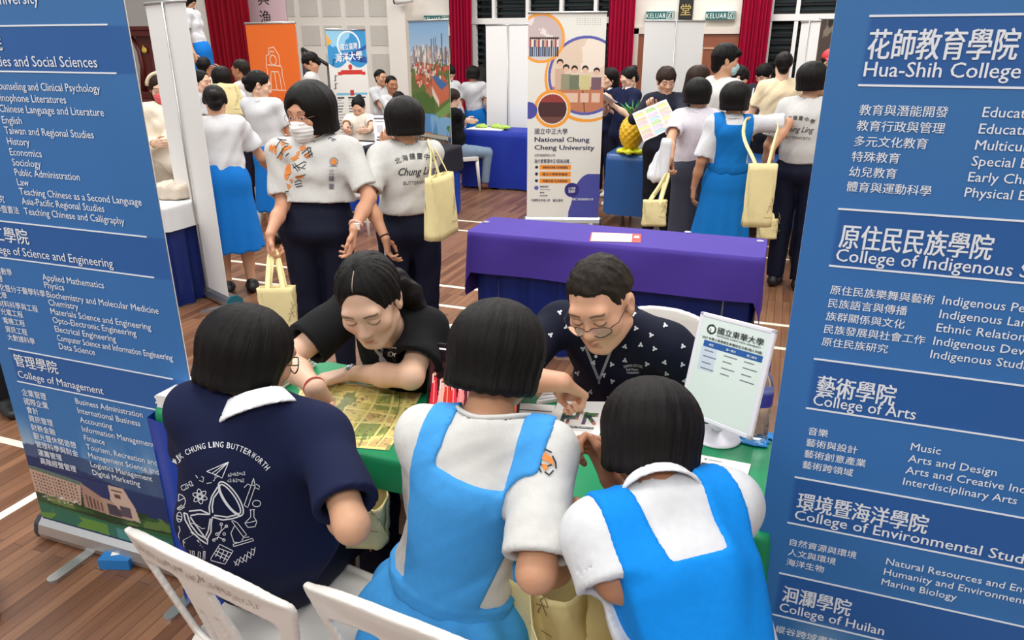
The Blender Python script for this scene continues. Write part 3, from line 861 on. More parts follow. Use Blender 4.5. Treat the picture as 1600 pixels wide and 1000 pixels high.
for y in (2.05, 4.55, 4.98, 6.72, 7.13, 9.36):
    k += 1; b = MB(); b.box((-5.0, y, 0.0008), (14 if y > 2.5 else 4.4, 0.042, 0.0016)); tag(b.build('trim_%d' % k, line_m), kind='structure')
    if y < 2.5: bpy.data.objects['trim_%d' % k].location.x = -0.2
b = MB(); b.box((-2.81, 1.2, 0.001), (0.045, 6.0, 0.002)); tag(b.build('trim_7', line_m), kind='structure')

WY = 12.0
wall_m = mat('wall_paint', (232, 225, 214), 0.8, noise=(3, 0.02))
pan_m = mat('acoustic_panel', (206, 200, 190), 0.9, noise=(40, 0.04), bump=(150, 0.3))
white_m = mat('white_paint', (240, 238, 234), 0.5)
def wx(px, py=60, Y=WY): return float(at_y(px, py, Y)[0])
def wz(px, py, Y=WY): return float(at_y(px, py, Y)[2])
# back wall with the window openings cut out of it
xw0, xw1, xw2, xw3 = wx(738), wx(968), wx(1196), wx(1420)
b = MB()
b.box(((-17 + xw0) / 2, WY + 0.1, 2.6), (xw0 + 17, 0.2, 5.2)); b.box(((xw1 + xw2) / 2, WY + 0.1, 2.6), (xw2 - xw1, 0.2, 5.2)); b.box(((xw3 + 6) / 2, WY + 0.1, 2.6), (6 - xw3, 0.2, 5.2))
for a, c in ((xw0, xw1), (xw2, xw3)):
    b.box(((a + c) / 2, WY + 0.1, 0.3), (c - a, 0.2, 0.6)); b.box(((a + c) / 2, WY + 0.1, 4.6), (c - a, 0.2, 1.2))
tag(b.build('wall_back', wall_m), kind='structure')
b = MB(); b.box((-17.1, 5, 2.6), (0.2, 20, 5.2)); tag(b.build('wall_left', wall_m), kind='structure')
b = MB(); b.box((6.1, 5, 2.6), (0.2, 20, 5.2)); tag(b.build('wall_right', wall_m), kind='structure')
# dark louvred windows
def louvre_mat():
    m = mat('louvre_glass', (50, 58, 58), 0.22, spec=0.6); return m
def window(n, x0, x1, mull, rail):
    root = empty('window_%d' % n, (0, 0, 0)); root['kind'] = 'structure'
    g = MB()
    z = 0.62
    while z < 3.98:
        c, s = math.cos(0.5), math.sin(0.5)
        g.box(((x0 + x1) / 2, WY + 0.11, z), (x1 - x0, 0.13, 0.008), [[1, 0, 0], [0, c, -s], [0, s, c]]); z += 0.105
    g.box(((x0 + x1) / 2, WY + 0.19, 2.3), (x1 - x0, 0.01, 3.4))
    g.build('pane', louvre_mat(), root)
    f = MB()
    for x in mull: f.box((x, WY + 0.03, 2.3), (0.055, 0.1, 3.4))
    for zz in rail: f.box(((x0 + x1) / 2, WY + 0.02, zz), (x1 - x0, 0.1, 0.09))
    f.build('window_frame', white_m, root)
window(1, xw0, xw1, [xw0 + 0.04, wx(772), wx(824), wx(876), wx(929), xw1 - 0.04], [0.64, wz(780, 33), 3.4])
window(2, xw2, xw3, [xw2 + 0.04, wx(1241), wx(1305), wx(1370), xw3 - 0.04], [0.64, wz(1250, 27), 3.4])
# grey acoustic panels set into the wall
k = 20
for px0, px1 in ((472, 500), (507, 535), (543, 571), (579, 608), (437, 464)):
    for py0, py1 in ((-20, 26), (40, 71), (84, 118)):
        if px0 == 472 and py0 > 80: continue
        x0, x1, z1, z0 = wx(px0, 50), wx(px1, 50), wz(px0, py0), wz(px0, py1)
        b = MB(); b.box(((x0 + x1) / 2, WY - 0.006, (z0 + z1) / 2), (x1 - x0, 0.012, z1 - z0)); k += 1
        tag(b.build('trim_%d' % k, pan_m), kind='structure')
# corner pillars beside the doors
for n, (px, w) in enumerate(((631, 0.34),)):
    b = MB(); b.box((wx(px), WY - 0.12, 2.6), (w, 0.24, 5.2)); tag(b.build('wall_pier', wall_m), kind='structure')
# doors
door_m = mat('door_wood', (134, 74, 46), 0.4, noise=(12, 0.12), stretch=(6, 6, 0.6))
jamb_m = mat('door_jamb', (214, 204, 192), 0.5)
def door(n, px0, px1, ztop):
    root = empty('door_%d' % n, (0, 0, 0)); root['kind'] = 'structure'
    x0, x1 = wx(px0), wx(px1)
    f = MB()
    f.box((x0 - 0.05, WY - 0.03, ztop / 2 + 0.03), (0.1, 0.1, ztop + 0.1)); f.box((x1 + 0.05, WY - 0.03, ztop / 2 + 0.03), (0.1, 0.1, ztop + 0.1)); f.box(((x0 + x1) / 2, WY - 0.03, ztop + 0.05), (x1 - x0 + 0.2, 0.1, 0.1))
    f.build('door_frame', jamb_m, root)
    l = MB(); l.box(((x0 + x1) / 2, WY - 0.02, ztop / 2), (x1 - x0, 0.05, ztop)); l.build('door_leaf', door_m, root)
    g = MB(); xa, xb = x0 + 0.12, x1 - 0.14
    for zz in (ztop - 0.2, 0.3): g.box(((xa + xb) / 2, WY - 0.05, zz), (xb - xa, 0.02, 0.025))
    for xx in (xa, xb): g.box((xx, WY - 0.05, ztop / 2 + 0.05), (0.025, 0.02, ztop - 0.5))
    g.build('door_moulding', mat('door_edge', (190, 150, 120), 0.4), root)
door(1, 672, 716, wz(700, 56)); door(2, 999, 1085, wz(1010, 53)); door(3, 1087, 1156, wz(1120, 53))

# exit signs
sign_m = mat('exit_sign_face', (22, 92, 88), 0.35); rim_m = mat('exit_sign_rim', (190, 200, 196), 0.4)
def exit_sign(px0, px1, py0, py1, label):
    p = at_y((px0 + px1) / 2, (py0 + py1) / 2, WY - 0.08); x0, x1 = wx(px0, py0), wx(px1, py0)
    h = wz(px0, py0) - wz(px0, py1); W = x1 - x0
    root = empty('exit_sign', p, label, 'sign', 'green exit signs over the doors')
    a = MB(); a.box((0, 0.02, 0), (W, 0.1, h)); a.build('housing', rim_m, root, bevel=0.008)
    c = MB(); c.box((0, -0.034, 0), (W * 0.95, 0.012, h * 0.84)); c.build('sign_face', sign_m, root)
    t = MB(); lay_text(t, 'KELUAR', lambda u, v: (-W * 0.46 + u, -0.043, -h * 0.27 + v), h * 0.74, W * 0.68, 0.0, spacing=1.12)
    # running figure in its own little frame
    X, Z = W * 0.36, 0
    fr = lambda u, v: (X + u * h, -0.043, Z + v * h)
    strokes(t, fr, [[(-.30, -.32), (.30, -.32), (.30, .32), (-.30, .32), (-.30, -.32)], [(.05, .12), (-.06, -.02), (.04, -.1), (.1, -.26)], [(-.06, -.02), (-.12, -.18), (-.22, -.22)], [(-.16, .06), (-.02, .12), (.14, .04)]], 0.06, step=1)
    dabs(t, fr, [circ(.08, .21, .055, 8)])
    t.build('lettering', mat('exit_white', (235, 245, 240), 0.4), root)
exit_sign(663, 701, 23.5, 36, 'green exit sign in the left corner, half hidden behind the blue skyline banner')
exit_sign(1009, 1053, 17, 32, 'green exit sign left of the black plaque, above the white banner')
exit_sign(1102, 1149, 17, 32, 'green exit sign right of the black plaque, above the brown door')
# black plaque with gilt characters
p = at_y(1073, 0, WY - 0.03); pw = wx(1084, 10) - wx(1062, 10); z0 = wz(1073, 33)
root = empty('plaque', (p[0], WY - 0.03, z0), 'black vertical plaque with gilt characters between the two right exit signs', 'plaque')
b = MB(); b.box((0, 0, 0.75), (pw, 0.05, 1.5)); b.build('board', mat('plaque_black', (24, 20, 20), 0.3), root, bevel=0.006)
t = MB()
for i, ch in enumerate('堂靈菱鍾'): lay_text(t, ch, lambda u, v, i=i: (u, -0.028, 0.09 + i * 0.25 + v), 0.17, None, 0.012, 'C')
t.build('lettering', mat('gilt', (196, 170, 96), 0.35, 0.5), root)
# pink hanging scroll
x0, x1, z0 = wx(383, 35), wx(451, 35), wz(420, 37)
root = empty('hanging_scroll', ((x0 + x1) / 2, WY - 0.04, z0), 'pale pink hanging scroll with black brush characters above the orange banner', 'scroll')
b = MB(); b.box((0, 0, 1.0), (x1 - x0, 0.012, 2.0)); b.build('sheet', mat('pink_paper', (240, 208, 214), 0.8), root)
t = MB()
for i, ch in enumerate('漁興'): lay_text(t, ch, lambda u, v, i=i: (u + 0.02, -0.008, 0.00 + i * 0.33 + v), 0.27, None, 0.004, 'C')
t.build('lettering', mat('ink', (30, 26, 28), 0.7), root)
# small white security camera at the pillar head
p = at_y(632, 2, WY - 0.42)
root = empty('security_camera', p, 'small white security camera at the top of the corner pillar', 'camera')
b = MB(); b.tube([(-0.16, 0, 0.0), (0.14, 0, 0.03)], 0.05, 14); b.build('body', white_m, root)
b = MB(); b.tube([(-0.162, 0, 0), (-0.19, 0, -0.002)], 0.042, 14); b.build('lens', mat('lens_black', (15, 15, 18), 0.1), root)
b = MB(); b.tube([(0.05, 0.0, 0.05), (0.05, 0.15, 0.1), (0.05, 0.2, 0.1)], 0.02, 8); b.build('bracket', white_m, root)

# red curtains: pleated sheets hanging before the wall
cur_m = mat('curtain_red', (164, 16, 56), 0.75, noise=(5, 0.1), stretch=(1, 1, 0.2), spec=0.15)
cur2_m = mat('curtain_stage', (136, 8, 30), 0.75, noise=(5, 0.12), stretch=(1, 1, 0.2), spec=0.15)
def curtain(x0, x1, y, z0, z1, n, m, label, amp=0.06, gather=0.0):
    c = (x0 + x1) / 2
    P = []
    for i in range(15):
        t = i / 14; row = []
        W = 1 - gather * math.exp(-((t - 0.32) / 0.2) ** 2)
        for j in range(n * 8 + 1):
            u = j / (n * 8)
            x = c + (u - 0.5) * (x1 - x0) * W
            yy = y + amp * math.sin(u * n * 2 * math.pi + 0.6 * math.sin(u * 17)) * (0.75 + 0.25 * math.sin(u * 31 + t * 2)) + 0.012 * math.sin(u * 9 + t * 7)
            row.append((x - c, yy - y, z0 + t * (z1 - z0)))
        P.append(row)
    o = MB().grid(P).build('curtain', m); o.location = (c, y, 0)
    tag(o, label, 'curtain', 'red curtains along the hall')
curtain(wx(710, 20), wx(745, 20), WY - 0.2, 0.08, 4.4, 7, cur_m, 'crimson curtain beside the left brown door, behind the skyline banner', 0.05)
curtain(wx(956, 20), wx(997, 20), WY - 0.2, 0.08, 4.4, 7, cur_m, 'crimson curtain right of the orange-circle banner, left of the brown doors', 0.05)
curtain(wx(1160, 20), wx(1206, 20), WY - 0.2, 0.08, 4.4, 8, cur_m, 'crimson curtain between the right brown door and the right dark window', 0.05)
xs0, xs1 = wx(322, 20, 11.2), wx(392, 20, 11.2)
curtain(xs0, xs1, 11.2, 0.92, 4.6, 9, cur2_m, 'dark red stage curtain at the far left behind the orange banner', 0.07)
# stage, its side wall and stairs
wood_m = mat('stage_wood', (98, 48, 32), 0.45, noise=(10, 0.15))
xe = wx(468, 100, 10.9)
b = MB(); b.box(((-16.9 + xe) / 2, 11.0, 0.45), (xe + 16.9, 1.9, 0.9)); b.box(((-16.9 + xe) / 2, 10.05, 0.88), (xe + 16.9, 0.06, 0.06))
tag(b.build('stage_platform', wood_m), 'dark wooden stage along the far left wall', 'stage', kind='structure')
xc0, xc1 = wx(296, 20, 11.4), wx(330, 20, 11.4)
b = MB(); b.box(((xc0 + xc1) / 2, 11.6, 2.9), (xc1 - xc0, 0.5, 4.0)); tag(b.build('wall_stage_pier', wall_m), kind='structure')
b = MB(); b.box((wx(222, 20, 11.7), 11.8, 2.9), (1.1, 0.3, 4.0)); tag(b.build('wall_stage_column', mat('grey_paint', (196, 190, 184), 0.8)), kind='structure')
root = empty('stage_stairs', (xe, 11.2, 0), 'brown wooden steps coming down from the stage along the panelled wall', 'stairs'); root['kind'] = 'structure'
b = MB()
for i in range(5): b.box((0.16 + i * 0.3, 0.0, (0.75 - i * 0.15) / 2), (0.3, 1.3, 0.75 - i * 0.15))
b.build('step_block', wood_m, root)
rail_m = mat('rail_black', (36, 32, 32), 0.35)
def handrail(pts, posts, label, m):
    r = empty('handrail', pts[0], label, 'handrail'); o = np.array(pts[0])
    a = MB(); a.tube([np.array(p) - o for p in pts], 0.028, 10); a.build('rail', m, r)
    for (p, q) in posts:
        a = MB(); a.tube([np.array(p) - o, np.array(q) - o], 0.024, 10); a.build('post', rail_m, r)
y1 = 10.5
P = [at_y(472, 76, y1), at_y(513, 102, y1)]
handrail([P[0], P[1]], [((P[0][0], y1, 0.91), P[0]), ((P[1][0] - .05, y1, 0.02), P[1])], 'black handrail beside the boy in white, left of the blue ocean banner', rail_m)
P = [at_y(569, 138, y1), at_y(600, 161, y1)]
handrail([P[0], P[1]], [((P[0][0], y1, 0.02), P[0])], 'pale-topped handrail in front of the two boys on the steps', mat('rail_steel', (214, 212, 210), 0.3, 0.3))
# lectern on the stage
p = at_y(231, 150, 10.5); lx = wx(233, 60, 10.6)
root = empty('lectern', (lx, 10.6, 0.90), 'dark red-brown wooden lectern on the stage behind the upright white banner', 'lectern')
lw_m = mat('lectern_wood', (92, 30, 26), 0.35, noise=(8, 0.15))
zt = wz(225, 40, 10.6) - 0.9
b = MB(); b.box((0, 0, zt - 0.05), (0.72, 0.5, 0.07)); b.box((0, -0.02, zt - 0.13), (0.62, 0.42, 0.1)); b.build('top', lw_m, root, bevel=0.01)
b = MB(); b.box((0, 0, 0.06), (0.66, 0.46, 0.12)); b.build('plinth', lw_m, root, bevel=0.01)
for sg in (-1, 1):
    b = MB(); b.tube([(sg * 0.27, -0.12, zt - 0.16), (sg * 0.15, -0.12, zt - 0.42), (sg * 0.13, -0.12, zt * 0.45), (sg * 0.2, -0.12, 0.11)], [0.035, 0.04, 0.045, 0.05], 10); b.build('leg', lw_m, root)
b = MB(); b.box((0, 0.02, zt / 2), (0.3, 0.24, zt - 0.2), top=(1.3, 1.2)); b.build('front_panel', lw_m, root)
b = MB(); b.lathe((0.0, -0.14, zt - 0.4), [(0.001, 0.0), (0.05, 0.0), (0.05, 0.02), (0.001, 0.022)], 16, [[1, 0, 0], [0, 0, -1], [0, 1, 0]])
b.add([(-.045, -.165, zt - .43), (.045, -.165, zt - .43), (0, -.165, zt - .31)], [(0, 1, 2)]); b.build('emblem', mat('emblem_gold', (230, 196, 90), 0.4), root)
# ------------------------------------------------------------------ roll-up banners
alu_m = mat('aluminium', (196, 196, 194), 0.32, 0.85)
whiteflex = mat('banner_back', (238, 237, 234), 0.55)
print_m = vcol_mat('banner_print', 0.42, 0.4)
ink_white = mat('print_white', (236, 240, 246), 0.5)
def noise2(nx, ny, oct_=5, seed=0, ax=1.0):
    """tileless value noise on a grid, 0..1"""
    rs = np.random.RandomState(seed); out = np.zeros((ny, nx)); tot = 0
    for o in range(oct_):
        gx, gy = int(3 * ax * 2 ** o) + 2, int(3 * 2 ** o) + 2
        g = rs.rand(gy, gx)
        x = np.linspace(0, gx - 1.001, nx); y = np.linspace(0, gy - 1.001, ny)
        xi, yi = x.astype(int), y.astype(int); fx, fy = x - xi, y - yi
        fx = fx * fx * (3 - 2 * fx); fy = fy * fy * (3 - 2 * fy)
        a = g[yi][:, xi]; b_ = g[yi][:, xi + 1]; c = g[yi + 1][:, xi]; d = g[yi + 1][:, xi + 1]
        out += ((a * (1 - fx) + b_ * fx) * (1 - fy)[:, None] + (c * (1 - fx) + d * fx) * fy[:, None]) * 0.55 ** o; tot += 0.55 ** o
    return out / tot
class Art:
    """a little printed picture: colours per grid point, then laid on a sheet"""
    def __init__(s, nx, nz, rgb=(255, 255, 255)):
        s.nx, s.nz = nx, nz; s.c = np.zeros((nz, nx, 3)); s.c[:] = rgb
        s.u, s.v = np.meshgrid(np.linspace(0, 1, nx), np.linspace(0, 1, nz))          # v up
    def put(s, m, rgb, a=1.0):
        m = (m.astype(float) * a)[..., None]; s.c = s.c * (1 - m) + np.array(rgb, float) * m; return s
    def rect(s, u0, u1, v0, v1, rgb, a=1.0): return s.put((s.u >= u0) & (s.u <= u1) & (s.v >= v0) & (s.v <= v1), rgb, a)
    def disc(s, u, v, r, rgb, asp=1.0, a=1.0, ring=None):
        d = np.sqrt((s.u - u) ** 2 + ((s.v - v) * asp) ** 2)
        return s.put((d <= r) & (d >= (ring or -1)), rgb, a)
    def poly(s, pts, rgb, a=1.0):
        ins = np.zeros(s.u.shape, bool); n = len(pts)
        for i in range(n):
            (x1, y1), (x2, y2) = pts[i], pts[(i + 1) % n]
            if y1 == y2: continue
            c = ((s.v >= y1) != (s.v >= y2)) & (s.u < (x2 - x1) * (s.v - y1) / (y2 - y1) + x1); ins ^= c
        return s.put(ins, rgb, a)
    def speck(s, u0, u1, v0, v1, cols, n, w, h, seed=0):
        rs = np.random.RandomState(seed)
        for k in range(n):
            a, b_ = u0 + rs.rand() * (u1 - u0), v0 + rs.rand() * (v1 - v0); q = cols[rs.randint(len(cols))]
            s.rect(a, a + w * (0.5 + rs.rand()), b_, b_ + h * (0.5 + rs.rand()), q)
        return s
    def lay(s, name, fn, parent, m=None):
        """fn(u, v) -> 3-D point, u v in 0..1"""
        V = np.array([fn(u, v) for u, v in zip(s.u.ravel(), s.v.ravel())])
        i = np.arange(s.nx * s.nz).reshape(s.nz, s.nx)
        Q = np.stack([i[:-1, :-1], i[:-1, 1:], i[1:, 1:], i[1:, :-1]], -1).reshape(-1, 4)
        c = np.clip(s.c.reshape(-1, 3), 0, 255) / 255.0
        c = np.where(c <= 0.04045, c / 12.92, ((c + 0.055) / 1.055) ** 2.4)
        return link(name, np_mesh(name, V, Q, c), m or print_m, parent, smooth=True)
def banner_stand(root, W, H, base_m=alu_m, cap_m=None, pole=True, feet=True, rail=True, back=True, base=True):
    """local axes: x across (0..W), y away from the printed side, z up"""
    if base:
        b = MB(); prof = [(-0.020, 0.012), (-0.026, 0.035), (-0.018, 0.070), (0.004, 0.092), (0.05, 0.092), (0.085, 0.06), (0.09, 0.015)]
        V = [(x, y, z) for x in (-0.012, W + 0.012) for (y, z) in prof]; n = len(prof)
        b.add(V, [(i, (i + 1) % n, n + (i + 1) % n, n + i) for i in range(n)] + [tuple(range(n - 1, -1, -1)), tuple(range(n, 2 * n))]); b.build('base', base_m, root)
        for x0, sg in ((-0.012, -1), (W + 0.012, 1)):
            b = MB(); V = [(x0 + sg * q, y * 1.05, z * 1.04) for q in (0, 0.018) for (y, z) in prof]
            Fs = [(i, (i + 1) % n, n + (i + 1) % n, n + i) for i in range(n)] + [tuple(range(n - 1, -1, -1)), tuple(range(n, 2 * n))]
            b.add(V, Fs if sg > 0 else [f[::-1] for f in Fs]); b.build('end_cap', cap_m or mat('cap_dark', (46, 50, 56), 0.4), root)
    if feet:
        for fx in (0.28 * W, 0.90 * W):
            P = [(fx - 0.022, 0.0, 0.006), (fx + 0.022, 0.0, 0.006), (fx + 0.022, -0.17, 0.006)] + [(fx + 0.022 * math.cos(a), -0.17 - 0.022 * math.sin(a), 0.006) for a in np.linspace(0.3, 2.8, 7)] + [(fx - 0.022, -0.17, 0.006)]
            b = MB(); n = len(P); b.add([(x, y, 0.0) for x, y, z in P] + [(x, y, 0.012) for x, y, z in P], [tuple(range(n)), tuple(range(2 * n - 1, n - 1, -1))] + [((i + 1) % n, i, n + i, n + (i + 1) % n) for i in range(n)])
            b.build('foot', alu_m, root)
    if pole:
        b = MB(); b.tube([(W / 2, 0.03, 0.05), (W / 2, 0.022, H)], 0.009, 8); b.build('pole', alu_m, root)
    if rail:
        b = MB(); b.tube([(-0.004, 0.0, H), (W + 0.004, 0.0, H)], 0.012, 10); b.build('top_rail', alu_m, root)
    if back:
        b = MB(); b.box((W / 2, 0.005, (H + 0.09) / 2), (W, 0.002, H - 0.09)); b.build('backing', whiteflex, root)
def banner_root(p0, p1, label, group='roll-up banners'):
    """stands with its left lower corner at p0 and runs toward p1"""
    d = np.array(p1[:2]) - np.array(p0[:2])
    return empty('rollup_banner', (p0[0], p0[1], 0), label, 'banner', group, math.atan2(d[1], d[0])), float(np.linalg.norm(d))

# ---- the two big blue college banners
BLUE = (52, 112, 176)
def college_sheet(root, W, H, blocks, xb, seed, campus):
    A1 = Art(96, 330, BLUE)
    n = noise2(96, 330, 4, seed)
    A1.c = A1.c * (0.97 + 0.06 * n[..., None])
    z = A1.v * (H - 0.09) + 0.09
    A1.put(np.clip((z - 1.45) / 0.6, 0, 1), (66, 116, 166), 0.6)
    A1.put(np.clip((0.95 - z) / 0.6, 0, 1) * 1.0, (62, 126, 178), 0.5)
    for (a, b_) in blocks: A1.put((z < a) & (z > b_) & (A1.u * W > xb), (36, 88, 156), 0.75)
    cl = np.clip((noise2(96, 330, 5, seed + 3, 1.6) - 0.42) * 4, 0, 1) * np.clip((0.56 - z) / 0.14, 0, 1)
    A1.put(cl, (196, 200, 206), 0.75)
    A1.put((z < 0.42 + 0.015 * np.sin(A1.u * 9)) & (z > 0.2), (44, 66, 104), 0.8)
    if campus:
        A1.put(z < 0.345 + 0.03 * np.sin(A1.u * 5 + 1), (28, 46, 92))
    A1.lay('sheet', lambda u, v: (u * W, 0, 0.09 + v * (H - 0.09)), root)
    if campus:
        w, h = 240, 110
        B1 = Art(w, h, (30, 48, 96))                # campus picture at the foot
        nn = noise2(w, h, 5, seed + 9, 2)
        B1.put(B1.v > 0.97, (34, 54, 100))
        B1.put(B1.v < 0.62 + 0.05 * np.sin(B1.u * 7), (48, 84, 44)); B1.put((B1.v < 0.62) & (nn > 0.55), (30, 58, 30)); B1.put((B1.v < 0.6) & (nn < 0.40), (92, 120, 60))
        B1.put(B1.v < 0.30 + 0.10 * np.abs(B1.u - 0.42), (40, 96, 50)); B1.put((B1.v < 0.24 + 0.1 * np.abs(B1.u - .42)), (44, 104, 84)); B1.put((B1.v < 0.20) & (B1.u > 0.45) & (nn > .45), (74, 138, 132)); B1.put((B1.v < 0.22) & (B1.u < .4) & (nn > .5), (96, 138, 60))
        B1.poly([(0.0, .33), (.45, .27), (.8, .38), (1, .42), (1, .44), (.8, .40), (.45, .30), (0, .36)], (38, 44, 40))
        WALLC, DK = (190, 158, 140), (96, 70, 64)
        B1.poly([(0.0, .98), (0.0, .5), (.27, .45), (.30, .90), (.02, .99)], WALLC); B1.poly([(0, 1.0), (0, .93), (.29, .85), (.31, .92), (.03, 1.0)], (92, 112, 100))
        for i in range(6):
            for j in range(14): B1.rect(.015 + j * .0185, .024 + j * .0185, .53 - j * .003 + i * .062, .565 - j * .003 + i * .062, DK)
        B1.poly([(.30, .9), (.29, .45), (.42, .42), (.41, .72)], (164, 130, 114))
        for j in range(5): B1.rect(.31 + j * .02, .32 + j * .02, .46, .70 - j * .02, DK)
        B1.poly([(.40, .72), (.41, .42), (.56, .42), (.56, .70)], (174, 142, 126)); B1.rect(.43, .50, .44, .64, (70, 62, 74))
        B1.poly([(.46, 1.0), (.455, .72), (.53, .45), (.60, .42), (.585, .7), (.54, 1.0)], (200, 172, 154)); B1.rect(.485, .515, .78, .86, DK); B1.rect(.50, .56, .46, .66, (86, 74, 84)); B1.rect(.47, .53, .90, .93, DK)
        B1.poly([(.84, .80), (.845, .55), (.88, .55), (.87, .80)], (192, 170, 158)); B1.speck(.78, .98, .50, .62, [WALLC, (214, 196, 184), DK], 40, .018, .03, 4)
        B1.speck(.03, .24, .38, .50, [(220, 214, 208), (40, 60, 36), (170, 140, 120)], 60, .012, .02, 5)
        B1.lay('campus_picture', lambda u, v: (u * W, -0.0008, 0.098 + v * 0.232), root)
def rows(root, plane_y, X0, items, m=ink_white):
    t = MB()
    for (s_, x, z, h, al, bold, w) in items:
        lay_text(t, s_, lambda u, v: (x - X0 + u, -0.0018, z + v), h, w, bold, al)
    t.build('lettering', m, root)
LX0, LY = -2.505, 1.58
rootL = empty('rollup_banner', (LX0, LY, 0), 'tall blue college banner at the left edge with a campus picture at its foot', 'banner', 'roll-up banners')
WL, HL = 0.855, 2.08
RZ = [(1.85, 1.728), (1.273, 1.148), (0.812, 0.686)]
college_sheet(rootL, WL, HL, RZ, 0.07, 1, True)
banner_stand(rootL, WL, HL, back=True)
e = 0.031
it = []
def add(s_, x, z, h=e, al='L', bold=0.004, w=None): it.append((s_, x, z, h, al, bold, w))
add('National Dong Hwa University', -1.945, 1.905, 0.044, 'R', 0.006); add('人文社會科學院', -2.125, 1.788, 0.046, 'R', 0.022); add('College of Humanities and Social Sciences', -1.778, 1.742, 0.041, 'R', 0.010)
for s_, z, xe_ in [('Counseling and Clinical Psychology', 1.677, -1.785), ('Sinophone Literatures', 1.644, None), ('Chinese Language and Literature', 1.613, None), ('English', 1.580, None), ('Taiwan and Regional Studies', 1.550, None), ('History', 1.518, None), ('Economics', 1.486, None), ('Sociology', 1.455, None), ('Public Administration', 1.425, None), ('Law', 1.395, None), ('Teaching Chinese as a Second Language', 1.366, -1.71), ('Asia-Pacific Regional Studies', 1.336, -1.86), ('Teaching Chinese and Calligraphy', 1.304, -1.79)]:
    add(s_, -2.197, z, e, 'L', 0.006, None if xe_ is None else xe_ + 2.197)
for s_, z in [('諮商與臨床心理', 1.677), ('華文文學', 1.644), ('中國語文', 1.613), ('英美語文', 1.58), ('台灣文化', 1.55), ('歷史', 1.518), ('經濟', 1.486), ('社會', 1.455), ('公共行政', 1.425), ('法律', 1.395), ('華語文教學', 1.366), ('亞太區域研究', 1.336), ('華語文教學暨書法', 1.304)]: add(s_, -2.427, z, 0.0262, 'L', 0.006)
add('理工學院', -2.425, 1.208, 0.055, 'L', 0.022); add('College of Science and Engineering', -2.425, 1.163, 0.040, 'L', 0.010, 0.555)
for s_, z, xe_ in [('Applied Mathematics', 1.090, None), ('Physics', 1.063, None), ('Biochemistry and Molecular Medicine', 1.031, -1.722), ('Chemistry', 1.003, None), ('Materials Science and Engineering', 0.972, -1.765), ('Opto-Electronic Engineering', 0.942, None), ('Electrical Engineering', 0.910, None), ('Computer Science and Information Engineering', 0.878, -1.70), ('Data Science', 0.848, None)]:
    add(s_, -2.187, z, e, 'L', 0.006, None if xe_ is None else xe_ + 2.187)
for s_, z in [('應用數學', 1.09), ('物理', 1.063), ('生化暨分子醫學科學', 1.031), ('化學', 1.003), ('材料科學與工程', 0.972), ('光電工程', 0.942), ('電機工程', 0.910), ('資訊工程', 0.878), ('大數據科學', 0.848)]: add(s_, -2.427, z, 0.0262, 'L', 0.006)
add('管理學院', -2.425, 0.752, 0.052, 'L', 0.022); add('College of Management', -2.425, 0.704, 0.040, 'L', 0.010, 0.395)
for s_, z, xe_ in [('Business Administration', 0.645, -1.875), ('International Business', 0.609, None), ('Accounting', 0.573, None), ('Information Management', 0.537, None), ('Finance', 0.501, None), ('Tourism, Recreation and Leisure Studies', 0.465, None), ('Management Science and Finance', 0.43, None), ('Logistics Management', 0.394, None), ('Digital Marketing', 0.360, None)]:
    add(s_, -2.172, z, 0.032, 'L', 0.006, None if xe_ is None else xe_ + 2.172)
for s_, z in [('企業管理', 0.635), ('國際企業', 0.599), ('會計', 0.565), ('資訊管理', 0.53), ('財務金融', 0.494), ('觀光暨休閒遊憩', 0.458), ('管理科學與財金', 0.424), ('運籌管理', 0.388), ('高階經營管理', 0.353)]: add(s_, -2.43, z, 0.030, 'L', 0.006)
rows(rootL, LY, LX0, it)
t = MB()
for a, b_ in RZ:
    for z in (a, b_): t = MB(); t.box(((-2.44 - 1.715) / 2 - LX0, -0.0016, z), (0.725, 0.0012, 0.0042)); t.build('ruled_line', ink_white, rootL)

RX0, RY = 0.062, 1.50
rootR = empty('rollup_banner', (RX0, RY, 0), 'tall blue college banner at the right edge, cropped by the frame, beside the green table', 'banner', 'roll-up banners')
RZ2 = [(1.847, 1.732), (1.507, 1.394), (1.194, 1.080), (0.909, 0.789), (0.648, 0.526)]
college_sheet(rootR, WL, HL, RZ2, 0.055, 7, True)
banner_stand(rootR, WL, HL, back=True)
it = []
add('花師教育學院', 0.124, 1.780, 0.054, 'L', 0.022, 0.228); add('Hua-Shih College of Education', 0.124, 1.747, 0.036, 'L', 0.012, 0.425)
for i, (c, s_) in enumerate([('教育與潛能開發', 'Education and Human Potentials Development'), ('教育行政與管理', 'Educational Administration and Management'), ('多元文化教育', 'Multicultural Education'), ('特殊教育', 'Special Education'), ('幼兒教育', 'Early Childhood Education'), ('體育與運動科學', 'Physical Education and Kinesiology')]):
    z = 1.682 - i * 0.0278; add(c, 0.127, z, 0.0205, 'L', 0.008); add(s_, 0.322, z + 0.001, 0.0245, 'L', 0.005)
add('原住民民族學院', 0.130, 1.435, 0.052, 'L', 0.022, 0.255); add('College of Indigenous Studies', 0.128, 1.405, 0.036, 'L', 0.012, 0.405)
for i, (c, s_) in enumerate([('原住民族樂舞與藝術', 'Indigenous Performance and Arts'), ('民族語言與傳播', 'Indigenous Languages and Communication'), ('族群關係與文化', 'Ethnic Relations and Cultures'), ('民族發展與社會工作', 'Indigenous Development and Social Work'), ('原住民族研究', 'Indigenous Studies')]):
    z = 1.338 - i * 0.0278; add(c, 0.128, z, 0.0205, 'L', 0.008); add(s_, 0.325, z + 0.001, 0.0245, 'L', 0.005)
add('藝術學院', 0.133, 1.117, 0.050, 'L', 0.022, 0.147); add('College of Arts', 0.130, 1.090, 0.036, 'L', 0.012, 0.193)
